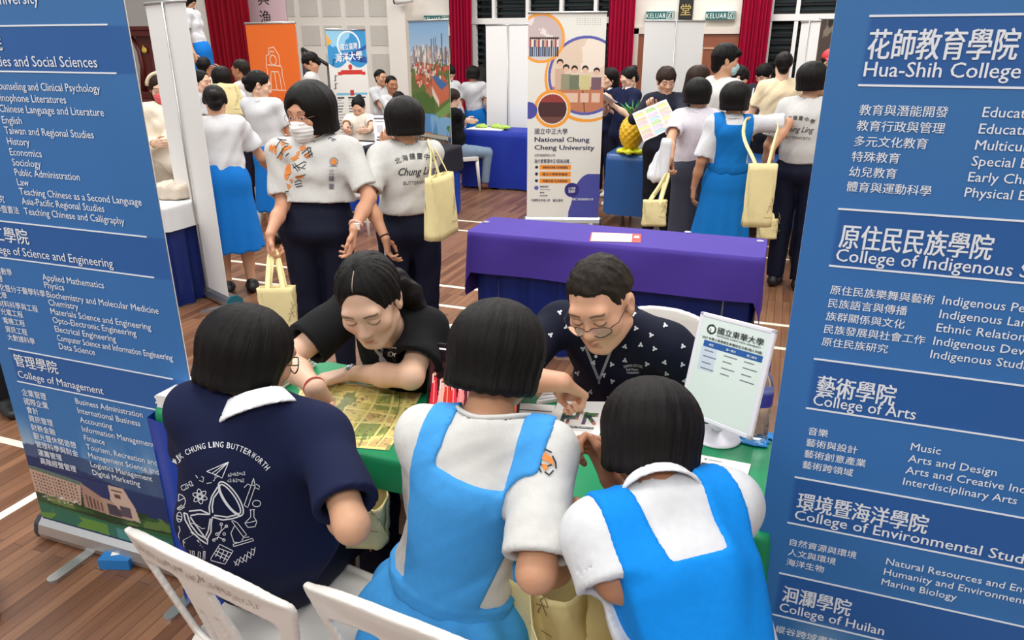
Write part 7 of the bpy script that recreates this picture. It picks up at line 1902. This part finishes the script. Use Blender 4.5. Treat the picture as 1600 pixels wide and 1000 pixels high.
# ---- the masked student in a tiger tee (standing, middle left)
def p6():
    LOOK = unit(A(-.08, -.88, -.12))
    def arms(J):
        arm(J, 'R', at_c(422, 366, 3.62), A(-.25, 1, 0), hd=A(.0, -.1, -1), pn=A(.9, .3, 0), curl=(1.0, 1.1, 1.2, 1.2), th=.3)
        arm(J, 'L', at_c(553, 358, 3.60), A(.25, 1, 0), hd=A(-.06, -.1, -1), pn=A(-.8, -.5, 0), curl=(.5, .6, .7, .8))
    J = spec_person('student in a white face mask and white tee with orange tiger print, holding a tote', 474, 133, 3.62, -64, 'bobside', ('tee', white_tee), ('trousers', navy_t), look=LOOK, arms=arms, skin=(204, 150, 120), sleeve=.80, seed=6, shoe=shoe_w, width=1.28, hscale=1.03, hs=1.14, hem=.15, wtop=.19, sh=.008, band=True)
    mask_on(J, 1.14, (232, 230, 228)); eyes(J, 1.14, J.root, J.org, (-.15, 0)); glasses(J, 1.14, J.root, J.org, mat('spectacle_wire', (150, 110, 100), .3, .6), False, .027, .021, .0011)
    D = pic_on(J.vq, .003); Dv = lambda u, v: D(u, -v); q4 = lambda x, y: (400 + x / 4.0, 130 + y / 4.0)
    pl = lambda *p: [q4(*k_) for k_ in p]
    t = MB(); dabs(t, D, [pl((85, 345), (105, 340), (110, 400), (100, 440), (85, 400)), pl((160, 400), (215, 388), (225, 400), (180, 425), (165, 440)), pl((270, 400), (300, 385), (315, 405), (280, 425)), pl((215, 470), (250, 450), (270, 465), (235, 490)), pl((195, 500), (215, 510), (210, 570), (190, 610), (175, 580), (185, 530)), pl((245, 580), (285, 572), (300, 590), (255, 600)), pl((190, 625), (220, 640), (200, 665)), pl((300, 440), (335, 440), (330, 470), (305, 462)), pl((110, 380), (130, 400), (125, 450), (112, 430)), pl((205, 600), (230, 600), (222, 630)), pl((150, 370), (175, 360), (185, 380), (160, 390)), pl((75, 370), (88, 360), (92, 420), (80, 425)), pl((140, 455), (160, 445), (165, 470), (148, 480)), pl((180, 540), (215, 520), (222, 560), (190, 575)), pl((255, 430), (272, 420), (270, 450), (250, 450))])
    t.build('tiger_print', orange_ink, J.shirt)
    t = MB(); strokes(t, D, [pl((125, 335), (170, 370), (205, 380)), pl((140, 350), (190, 355)), pl((120, 405), (150, 360)), pl((130, 470), (185, 390)), pl((150, 440), (175, 400), (200, 390)), pl((185, 455), (205, 435)), pl((285, 440), (330, 400), (345, 405)), pl((300, 455), (345, 420)), pl((315, 465), (355, 435)), pl((320, 400), (340, 465)), pl((335, 400), (352, 460)), pl((225, 505), (262, 550)), pl((240, 500), (275, 545)), pl((230, 530), (300, 490), (315, 495)), pl((255, 520), (285, 530), (310, 505)), pl((245, 590), (285, 580), (310, 570)), pl((240, 620), (270, 605), (285, 615)), pl((242, 635), (285, 625)), pl((248, 650), (290, 640)), pl((290, 530), (308, 535)), pl((160, 430), (165, 450)), pl((180, 680), (205, 675))], 1.3, step=3)
    t.build('black_print', black_ink, J.shirt)
    c_ = q4(486, 490); t = MB(); dabs(t, D, [circ(*c_, 5, 10, 4.5)]); t.build('crest_print', orange_ink, J.shirt)
    t = MB(); strokes(t, D, [circ(c_[0], c_[1], 6.2, 14), [(c_[0] - 6, c_[1] + 7), (c_[0] + 6, c_[1] + 7)]], .8, step=3)
    for ch, y in zip('三鍾靈', (570, 610, 660)):
        p_ = q4(472, y); lay_text(t, ch, lambda u, v: Dv(p_[0] + u, -p_[1] + v), 9.5, None, .008, 'C')
    strokes(t, D, [pl((450, 350), (462, 338), (478, 345), (490, 355)), pl((470, 352), (485, 362)), pl((485, 345), (500, 355))], 1.2, step=2)
    t.build('chest_print', mat('shirt_print_grey', (92, 88, 110), .7), J.shirt)
    ax = unit(J.elL - J.wrL); ring_on('watch_strap', J.wrL + ax * .03, ax, .030, mat('strap_pink', (226, 178, 160), .5), J.root, J.org, .008)
    b = MB(); b.box(J.wrL + ax * .03 + unit(A(.6, -.7, 0)) * .033 - J.org, (.03, .014, .034)); b.build('watch_face', mat('watch_white', (236, 226, 220), .3), J.root, bevel=.003)
    loc = at_c(441, 528, 3.62); hnd = J.wrR + A(0, -.01, -.085)
    r_ = RT * .9 + FH * .1
    tote(loc, r_, 'cream tote bag hanging from the masked student\'s hand', .17, .27, .08, [[hnd - loc + RT * .012, hnd - loc + RT * .03], [hnd - loc - RT * .012 + FH * .02, hnd - loc + RT * .015 + FH * .02]], seed=1)
p6()
# ---- student with lettered back, tote on her shoulder
def p7():
    def arms(J):
        arm(J, 'L', at_c(602, 372, 3.74), A(-.6, -.5, 0), hd=A(.08, .1, -1), pn=A(.8, .3, 0), curl=(.5, .6, .7, .8))
        arm(J, 'R', at_c(606, 238, 3.95), A(.9, .2, -.6), hd=A(.15, .0, 1), pn=A(-.2, 1, 0), curl=(.5, .9, 1.2, 1.2))
    J = spec_person('student seen from behind with black lettering on a white tee, tote on her shoulder', 629, 150, 3.8, 124, 'bob', ('tee', white_tee), ('trousers', navy_t), look=A(-.55, .8, -.12), arms=arms, skin=SK4, sleeve=.80, seed=7, shoe=shoe_b, hscale=1.04, hem=.10, wtop=.16)
    back_lettering(J, 652, 272, .92)
    ax = unit(J.elL - J.wrL); ring_on('wrist_cord', J.wrL + ax * .01, ax, .028, mat('cord_dark', (70, 40, 34), .5), J.root, J.org, .004)
    o = MB(); t = J
    # white piping down the trouser leg
    P = [J.hipL + (J.knL - J.hipL) * q + unit(-J.r * .6 - FH) * (.108 - .025 * q) * J.s - J.org for q in np.linspace(0.0, 1, 8)]; o.tube(P, .004, 6); o.build('trouser_piping', white_ink, J.root)
    loc = at_c(690, 368, 3.72); sh = J.shR + A(0, 0, .065) + RT * -.02
    tote(loc, FH * .92 + RT * .38, 'cream tote bag hung on the shoulder of the student with lettered back', .24, .31, .09, [[at_c(675, 240, 3.66) - loc, sh - loc + FH * -.05, sh - loc + FH * .03], [at_c(676, 244, 3.84) - loc, sh - loc - FH * .02, sh - loc + FH * .06]], seed=2)
p7()
# ---- left: white blouses and blue skirts
J = spec_person('bun-haired student in a bright blue skirt bending over the left table', 334, 137, 5.25, 128, 'lowbun', ('blouse', white_shirt), ('skirt', skirt_b), lean=16, look=A(-.6, .75, -.6), face_d=0, seed=8, shoe=shoe_b, h=1.60, arms=lambda J: (arm(J, 'L', J.shL + A(-.1, .28, -.32), A(-.6, -.3, -.7)), arm(J, 'R', J.shR + A(-.02, .30, -.36), A(.7, -.2, -.7))))
def p9():
    def arms(J): arm(J, 'R', J.chest + A(.10, -.26, -.12), A(-.6, .2, -.8), hd=A(.9, -.3, .1)); arm(J, 'L', J.chest + A(.02, -.28, -.16), A(.8, .3, -.6), hd=A(-.9, -.2, 0))
    J = spec_person('woman in a headband, coral mask and cream blouse, beside the upright white banner', 247, 114, 5.9, -38, 'long', ('jacket', cloth('cream_blouse', (226, 214, 194))), ('trousers', cloth('beige_trousers', (190, 176, 156))), look=A(.62, -.72, -.3), arms=arms, skin=SK2, hairm=HAIRB, seed=9)
    mask_on(J, 1.0, (222, 92, 96), 'mask_coral'); eyes(J, 1.0, J.root, J.org, (0, 0), .6)
    pts = [J.head + J.Rh @ A(.098 * math.cos(a), .02 - .0 * math.sin(a), .02 + .112 * math.sin(a)) for a in np.linspace(.1, math.pi - .1, 14)]
    local_tube('headband', pts, .016, mat('headband', (206, 190, 164), .7, noise=(60, .2)), J.root, J.org, 8)
p9()
J = spec_person('student in a blue skirt standing up on the stage, partly behind the white banner', 301, -12, 9.3, 20, 'bob', ('blouse', white_shirt), ('skirt', skirt_b), look=A(.6, .3, -.5), seed=10, base_z=.90, shoe=shoe_b)
J = spec_person('short-haired boy with back turned beneath the student on the stage', 318, 88, 9.0, 100, 'crop', ('tee', white_tee), ('trousers', None), face_d=0, male=True, seed=11, skin=SK3, shoe=shoe_b)
J = spec_person('girl in profile with tied hair between the white banner and the shoulder tote', 314, 109, 7.6, 20, 'lowbun', ('blouse', white_shirt), ('skirt', skirt_b), look=A(.95, .1, -.1), seed=12, skin=SK2, shoe=shoe_b)
def p13():
    J = spec_person('student with bobbed hair and a cream tote on her back, near the red curtain', 345, 102, 7.4, 118, 'bob', ('blouse', white_shirt), ('trousers', None), look=A(-.5, .9, 0), face_d=0, seed=13, shoe=shoe_b)
    loc = at_c(364, 181, 7.12); sh = J.shR + A(0, 0, .06)
    tote(loc, RT * .97 + FH * .1, 'cream tote bag slung on the back of the bobbed student by the red curtain', .27, .30, .08, [[at_c(352, 132, 7.15) - loc, sh - loc], [at_c(356, 132, 7.3) - loc, sh - loc + FH * .06]], lean=(-.05, 0), seed=3)
p13()
def p14a(J): arm(J, 'R', at_c(348, 112, 8.2), A(-.2, -.4, -1), hd=A(-1, .2, .2)); 
J = spec_person('man in a white tee reaching out to the left before the red curtain', 372, 92, 8.2, 196, 'crop', ('tee', white_tee), ('trousers', None), look=A(-1, -.12, -.1), male=True, seed=14, skin=SK3, arms=p14a, hairm=HAIRM, tuck=False, shoe=shoe_b)
J = spec_person('student in a white blouse and blue skirt with a low bun, facing the orange banner', 411, 111, 6.4, 100, 'lowbun', ('blouse', white_shirt), ('skirt', skirt_b), look=A(.75, .6, -.35), seed=15, skin=SK2, shoe=shoe_b, arms=lambda J: (arm(J, 'R', J.pel + A(.1, .3, .12), A(.5, -.6, -.6)), arm(J, 'L', J.pel + A(-.12, .28, .1), A(-.8, -.4, -.5))))
J = spec_person('boy in a white tee and dark mask looking down beside the black handrail', 474, 86, 9.0, -150, 'short', ('tee', white_tee), ('trousers', None), look=A(-.75, -.4, -.75), male=True, seed=16, skin=SK1, tuck=False, shoe=shoe_b)
mask_on(J, 1.0, (50, 56, 66), 'mask_dark')
# ---- seated woman in cream, boys on the steps
def p17a(J): arm(J, 'R', at_z(536, 222, .775), A(-.8, .3, -.6), hd=A(.5, -.6, 0)); arm(J, 'L', at_z(574, 222, .775), A(.8, .3, -.6), hd=A(-.3, -.8, 0))
J = spec_person('woman in a cream tee seated behind the charcoal-clothed table, hair tied up', 557, 154, 8.85, -75, 'bun', ('tee', cloth('cream_tee', (234, 228, 214))), ('trousers', cloth('dark_trousers', (28, 28, 32))), look=A(.25, -.8, -.55), sit=.45, lean=6, seed=17, skin=SK2, arms=p17a, tuck=False, h=1.58)
chair(J.pel[0] - .06, J.pel[1] + .04, 285, 'white plastic chair under the seated woman in cream')
for i, (px, py, zc, lk, lab, sk) in enumerate(((595, 108, 10.9, A(.95, -.3, -.05), 'taller boy in white sitting on the stage steps, smiling to the right', SK1), (612, 118, 10.35, A(.8, -.6, -.1), 'smaller boy in white sitting on the stage steps in front of the taller one', SK3))):
    def ba(J): arm(J, 'R', J.pel + A(.25, -.25, .12), A(-.5, .4, -.7)); arm(J, 'L', J.pel + A(.35, -.12, .12), A(.4, .6, -.7))
    J = spec_person(lab, px, py, zc, -32, 'crop', ('blouse' if i == 0 else 'tee', white_shirt), ('shorts', cloth('dark_shorts', (40, 40, 44))), look=lk, sit=.60 - .1 * i, male=True, seed=18 + i, skin=sk, arms=ba, h=1.52, shoe=shoe_b, mouth=.003 * (1 - i), tuck=False)
J = spec_person('person with cropped dark hair just showing above the bobbed student beside the skyline banner', 621, 143, 9.6, -60, 'crop', ('tee', white_tee), ('shorts', cloth('dark_shorts', (40, 40, 44))), look=A(.2, -1, -.2), sit=.45, male=True, seed=20, skin=SK3, h=1.5)
# ---- behind the skyline banner
J = spec_person('student in a white shirt bowing her head, right of the skyline banner', 706, 103, 10.3, -20, 'bob', ('blouse', white_shirt), ('skirt', skirt_b), look=A(.8, -.3, -.6), seed=21, skin=SK2, shoe=shoe_b)
def p22a(J): arm(J, 'R', at_z(733, 192, .80), A(.5, -.4, -.8), hd=A(.9, .2, -.1))
J = spec_person('woman in black with a ponytail seated by the skyline banner, back to us', 712, 139, 9.2, 45, 'pony', ('tee', black_c), ('trousers', cloth('jeans', (130, 150, 170))), look=A(.5, .8, -.3), sit=.45, seed=22, skin=SK2, arms=p22a, face_d=0, hairm=HAIRB, tuck=False, shoe=mat('sandal_brown', (120, 78, 60), .6))
chair(J.pel[0] + .02, J.pel[1] + .03, 45, 'white plastic chair under the seated woman in black by the skyline banner')
J = spec_person('student in a white blouse and blue skirt behind the royal blue table, back turned', 741, 103, 10.6, 100, 'bob', ('blouse', white_shirt), ('skirt', skirt_b), look=A(0, 1, -.3), seed=23, face_d=0, shoe=shoe_b)
J = spec_person('long-haired student half hidden by the plain white banner, next to a bobbed student', 757, 102, 11.4, 80, 'long', ('blouse', white_shirt), ('skirt', skirt_b), look=A(0, 1, -.3), seed=24, face_d=0, shoe=shoe_b)
# ---- two girls in navy polos reading
def p25a(J):
    for S in 'RL': arm(J, S, J.chest + J.sf * .26 + A(0, 0, .02) + J.sr * (.06 if S == 'R' else -.06), J.sr * (.8 if S == 'R' else -.8) - ZV, hd=J.sf * .5 + ZV * .6)
J = spec_person('girl in a navy polo with loose hair looking left, beside the orange-circle banner', 951, 106, 8.75, -110, 'long', ('polo', navy), ('trousers', None), look=A(-.6, -.75, -.05), seed=25, skin=SK2, arms=p25a, shoe=shoe_w)
eyes(J, 1.0, J.root, J.org, (0, 0), .6)
J = spec_person('girl in glasses and a navy polo with her hair in a bun, reading papers', 976, 107, 8.1, -128, 'bun', ('polo', navy), ('trousers', None), look=A(-.6, -.6, -.5), seed=26, skin=SK2, arms=p25a, shoe=shoe_w)
glasses(J, 1.0, J.root, J.org, glass_blk, False)
c = J.chest + J.sf * .36 + A(0, 0, .10); q = MB(); Rb = frame(unit(J.sf * .8 + ZV * .4)); q.box((0, 0, 0), (.30, .22, .008), Rb); o = q.build('folded_paper', paper); o.location = [float(v) for v in c]; tag(o, 'white papers held open by the girl in glasses', 'paper')
# ---- woman holding up a colourful leaflet
def p27():
    la, lb = at_c(992, 190, 6.35), at_c(1046, 172, 6.15)
    def arms(J): arm(J, 'R', at_c(1017, 170, 6.55), A(-.9, .1, -.7), hd=A(-.1, -.5, .9), pn=A(.2, -1, 0), curl=(.6, .8, .9, .9)); arm(J, 'L', at_c(1062, 192, 6.35), A(.9, .3, -.8), hd=A(-.9, -.2, .1), pn=A(-.3, -1, 0), curl=(.6, .8, .9, 1.0))
    J = spec_person('woman with cropped brown hair in a dark jacket, smiling and holding up a leaflet', 1044, 106, 6.7, -72, 'pixie', ('jacket', cloth('dark_jacket', (30, 32, 46))), ('trousers', cloth('black_trousers', (22, 22, 26))), look=A(.35, -.85, -.28), arms=arms, skin=(214, 168, 142), hairm=HAIRB, seed=27, shoe=shoe_b, mouth=.005)
    eyes(J, 1.0, J.root, J.org, (0, 0), .6)
    c = [at_c(1006, 222, 6.12), at_c(1062, 196, 6.05), at_c(1041, 155, 6.15), at_c(988, 178, 6.2)]; o_ = sum(c) / 4
    a = Art(90, 60, (214, 210, 204)); cols = [(206, 160, 172), (150, 190, 110), (226, 170, 130), (140, 190, 206), (232, 206, 110), (190, 170, 200)]
    for p_ in range(3):
        for k in range(6):
            cc = cols[(k * 2 + p_ * 3) % 6]; a.rect(.03 + p_ * .33, .30 + p_ * .33, .06 + k * .15, .15 + k * .15, cc, .75); a.rect(.03 + p_ * .33, .26 + p_ * .33, .165 + k * .15, .178 + k * .15, (120, 110, 120), .8)
    a.put((np.abs(a.u - .333) < .006) | (np.abs(a.u - .667) < .006), (190, 186, 180))
    r = empty('leaflet', o_, 'open leaflet with pastel colour bars held up by the smiling woman', 'leaflet')
    fn = lambda u, v: (c[0] * (1 - u) + c[1] * u) * (1 - v) + (c[3] * (1 - u) + c[2] * u) * v - o_ + FH * (.02 * abs(math.sin(u * 3 * math.pi)))
    a.lay('printed_face', fn, r)
    b = MB(); n_ = FH * .004; b.grid([[fn(u, v) + n_ for u in np.linspace(0, 1, 13)] for v in (0, 1)]); b.build('pages', paper, r)
p27()
# ---- grey skirt and deep-blue pinafore students with totes
def p28():
    def arms(J): elbow(J, 'R', at_c(1112, 250, 5.42), at_c(1112, 205, 5.35), hd=A(.1, .2, .9), pn=A(0, 1, 0), curl=(1, 1.1, 1.2, 1.2)); arm(J, 'L', at_c(1044, 268, 5.35), A(-.7, -.5, -.2), hd=A(-.2, .0, -1), pn=A(.9, 0, 0), curl=(1, 1, 1, 1))
    J = spec_person('student in a white shirt and charcoal skirt, seen from behind, hand raised to her chin', 1096, 121, 5.6, 96, 'bob', ('blouse', cloth('shirt_lilac', (218, 212, 218))), ('pencil', grey_c), look=A(.45, .85, -.1), arms=arms, seed=28, skin=SK1, shoe=shoe_w, hscale=1.03, sleeve=.75, width=.94)
    loc = at_c(1021, 352, 5.25); hnd = J.wrL + A(0, 0, -.08)
    tote(loc, RT, 'small cream tote bag held low by the student in the charcoal skirt', .17, .185, .06, [[at_c(1031, 290, 5.22) - loc, hnd - loc - RT * .01], [at_c(1033, 290, 5.3) - loc, hnd - loc + RT * .01]], seed=4)
    c = at_c(1034, 250, 5.45); F = Field(A(-.1, -.05, -.17), A(.1, .05, .15), .008); F.add(cone((0.02, 0, .12), (-.02, 0, -.12), .03, .06, (1, 0, 0), 1.2), .01); F.folds(.008, 5, 30, ZV, .2)
    o, _ = field_obj('folded_jacket', F, mat('stripe_white', (212, 214, 224), .7, noise=(22, .2), stretch=(3, 3, .3)), None, (0, 0, 0)); o.location = [float(v) for v in c]; tag(o, 'pale folded cloth hanging over the arm of the charcoal-skirted student', 'cloth')
p28()
def p29():
    def arms(J): arm(J, 'R', at_c(1207, 232, 5.15), A(1, -.2, -.1), hd=A(.05, .0, -1), pn=A(-1, .3, 0), curl=(.3, .35, .4, .5)); 
    J = spec_person('student in a deep blue pinafore seen from behind with a cream tote on her elbow', 1150, 127, 5.2, 108, 'bob', ('blouse', white_shirt), ('pinafore', pin_c), look=A(-.2, 1, -.1), arms=arms, seed=29, face_d=0, skin=SK4, shoe=shoe_w, hscale=1.05, sleeve=.9, width=.9)
    # upper arm held out, forearm hanging
    loc = at_c(1181, 353, 4.95); e = J.elR
    tote(loc, RT, 'long cream tote bag hanging from the elbow of the deep-blue pinafore student', .19, .42, .08, [[at_c(1160, 215, 4.97) - loc, at_c(1164, 188, 5.0) - loc, at_c(1170, 184, 5.25) - loc, at_c(1205, 190, 5.3) - loc, at_c(1218, 196, 5.1) - loc, at_c(1212, 214, 4.98) - loc]], seed=5)
p29()
loc = at_c(1197, 372, 5.6)
tote(A(loc[0], loc[1], .32) * 0 + loc, RT, 'cream tote bag low between the pinafore tote and the navy trousers', .15, .15, .06, [[A(.0, .0, .2)], [A(.02, .02, .2)]], seed=6)
# ---- group at the right
def p30():
    J = spec_person('tall boy with thick black hair and a pale blue mask, facing right', 1140, 70, 6.0, 42, 'mop', ('tee', white_tee), ('trousers', None), look=A(.92, .30, -.12), seed=30, skin=SK1, male=True, shoe=shoe_b, tuck=False)
    mask_on(J, 1.0, (176, 214, 218), 'mask_blue')
p30()
J = spec_person('woman with long brown hair half hidden behind the tall masked boy', 1098, 103, 6.8, 40, 'long', ('tee', cloth('dark_top', (40, 40, 50))), ('trousers', None), look=A(.9, .3, -.1), seed=31, skin=SK2, hairm=HAIRB, shoe=shoe_b)
J = spec_person('person in a navy top leaning over behind the tall masked boy', 1168, 108, 7.6, 10, 'short', ('tee', navy), ('trousers', None), look=A(.8, .1, -.7), seed=32, skin=SK2, male=True, tuck=False, lean=10, h=1.62, shoe=shoe_b, arms=lambda J: arm(J, 'R', J.chest + A(.32, .0, -.1), A(.2, -.5, -.8)))
J = spec_person('laughing woman with a white lanyard in front of the right dark window', 1190, 103, 8.6, -125, 'pixie', ('jacket', cloth('dark_top', (40, 40, 50))), ('trousers', None), look=A(-.5, -.7, -.5), seed=33, skin=SK2, shoe=shoe_b, mouth=.006)
t = MB(); D = Drape(J.vq, J.chest + J.sp * .05, np.cross(J.sf, ZV), ZV, -J.sf, .004); strokes(t, D, [[(-.06, .1), (-.01, -.1)], [(.06, .1), (.01, -.1)]], .02); t.build('lanyard', white_ink, J.shirt)
J = spec_person('man in a pale yellow tee seen from behind at the right window', 1226, 82, 7.1, 100, 'short', ('tee', cloth('beige_tee', (232, 212, 176))), ('trousers', cloth('black_trousers', (22, 22, 26))), look=A(-.1, 1, -.2), face_d=0, seed=34, skin=SK2, male=True, tuck=False, width=1.05, shoe=shoe_b, arms=lambda J: (arm(J, 'L', J.pel + A(-.24, .14, .0), A(-.5, -.6, -.4)), arm(J, 'R', J.pel + A(.2, .3, .2), A(.8, -.2, -.5))))
def p35():
    def arms(J): arm(J, 'R', J.chest + A(.12, .30, -.22), A(.9, -.2, -.6))
    J = spec_person('student with bobbed hair and lettered white tee beside the right blue banner', 1276, 95, 5.15, 76, 'bob', ('tee', white_tee), ('trousers', navy_t), look=A(.75, .6, 0), arms=arms, seed=35, skin=SK1, shoe=shoe_b, hscale=1.03, sleeve=.8)
    back_lettering(J, 1245, 205, .95)
    P = [J.hipR + (J.knR - J.hipR) * q + unit(J.r * .5 - FH) * (.108 - .02 * q) * J.s - J.org for q in np.linspace(0, 1, 7)] + [J.knR + (J.anR - J.knR) * q + unit(J.r * .5 - FH) * (.083 - .012 * q) * J.s - J.org for q in np.linspace(.15, 1, 6)]
    b = MB(); b.tube(P, .005, 6); b.build('trouser_piping', white_ink, J.root)
p35()
J = spec_person('man in a red cap behind the bobbed student by the right blue banner', 1300, 80, 7.25, -60, 'short', ('tee', cloth('dark_top', (40, 40, 50))), ('trousers', None), look=A(.1, -1, -.2), seed=36, skin=SK1, male=True, tuck=False, shoe=shoe_b)
b = MB(); F = Field(A(-.12, -.14, .0), A(.12, .16, .18), .007); F.add(ell((0, -.01, .055), (.088, .105, .085)), .01); F.plane((0, 0, .05), ZV); F.add(ell((0, .10, .058), (.065, .07, .008)), .006)
V, Q = F.mesh(); o, = [link('cap', np_mesh('cap', V, Q), mat('cap_red', (190, 36, 50), .6), J.root, smooth=True)]
M4 = Matrix([[*J.Rh[i], 0] for i in range(3)] + [[0, 0, 0, 1]]); M4.translation = Vector(J.head + J.Rh[:, 2] * .01 - J.org); o.matrix_local = M4
J = spec_person('person whose face peeps out between the bobbed student and the right blue banner', 1293, 146, 5.9, -60, 'bob', ('tee', white_tee), ('trousers', None), look=A(-.2, -1, 0), seed=37, skin=SK2, shoe=shoe_b, h=1.47)
# ---- far left: people hidden by the left blue banner but for their shoes
c = at_z(34, 640, 0.03)
J = pose((c[0] - .10, c[1] + .10), -25, 1.6); root, org = person('person in black shoes standing behind the left blue banner', (c[0] - .10, c[1] + .10)); J.org = org
build_body(J, root, org, SK1, face=1, h=.013, hf=.0055, fineh=.006, male=True); hair_obj(J, 1.0, 'short', HAIR, root, org, .009, 40); shirt(J, root, org, white_tee, hem=.06, inf=.018, belly=.012, h=.011, seed=40, fem=False); trousers(J, root, org, cloth('black_trousers', (22, 22, 26)), h=.012); shoes(J, root, org, shoe_b)
c = at_z(14, 575, 0.03)
J = pose((c[0] - .18, c[1] + .12), 0, 1.6); root, org = person('person in dark trousers at the left edge, behind the one in black shoes', (c[0] - .18, c[1] + .12))
build_body(J, root, org, SK1, face=1, h=.013, hf=.0055, fineh=.006, male=True); hair_obj(J, 1.0, 'short', HAIR, root, org, .009, 41); shirt(J, root, org, navy, hem=.06, inf=.018, belly=.012, h=.011, seed=41, fem=False); trousers(J, root, org, cloth('black_trousers', (22, 22, 26)), h=.012, ank=-.01); shoes(J, root, org, shoe_b)
# one white trainer at the left edge
c = at_z(-6, 938, 0.03); J = Pose(); J.s = 1; J.f = dirdeg(-20); J.anR = A(c[0] - .12, c[1], .075); J.anL = J.anR
g = A(c[0] - .12, c[1], 0); F = Field(g - .28, g + A(.28, .28, .14), .006); f = J.f
F.add(cone(g - f * .035 + ZV * .045, g + f * .06 + ZV * .047, .042, .044), .01); F.add(cone(g + f * .06 + ZV * .04, g + f * .155 + ZV * .03, .044, .032, np.cross(f, ZV), 1.2), .02); F.add(cone(g - f * .02 + ZV * .05, g + ZV * .095 - f * .015, .036), .02); F.plane(g + ZV * .002, ZV)
o, _ = field_obj('shoe', F, shoe_w, None, g); o.location = [float(v) for v in g]; tag(o, 'white trainer just entering the frame at the lower left edge', 'shoe')

# ------------------------------------------------------------------ totes on the laps of the seated students
loc = A(-.40, 1.30, .52); tote(loc, A(.9, -.3, 0), 'cream tote bag lying open on the lap of the pale-pinafore student', .26, .17, .15, [[A(.06, -.02, .21), A(.10, .02, .20)]], pinch=-.2, seed=7)
loc = A(-.21, 1.18, .50); tote(loc, A(.85, .5, 0), 'cream tote bag gaping on the lap of the bright-pinafore student', .32, .20, .19, [[A(-.11, .10, .32), A(-.09, .11, .31)]], pinch=-.3, seed=8)
loc = A(-.99, 1.42, .52); tote(loc, A(.9, .3, 0), 'cream tote bag on the lap of the navy polo student', .20, .13, .12, [], pinch=-.1, seed=9)
bpy.data.objects.remove(_to)
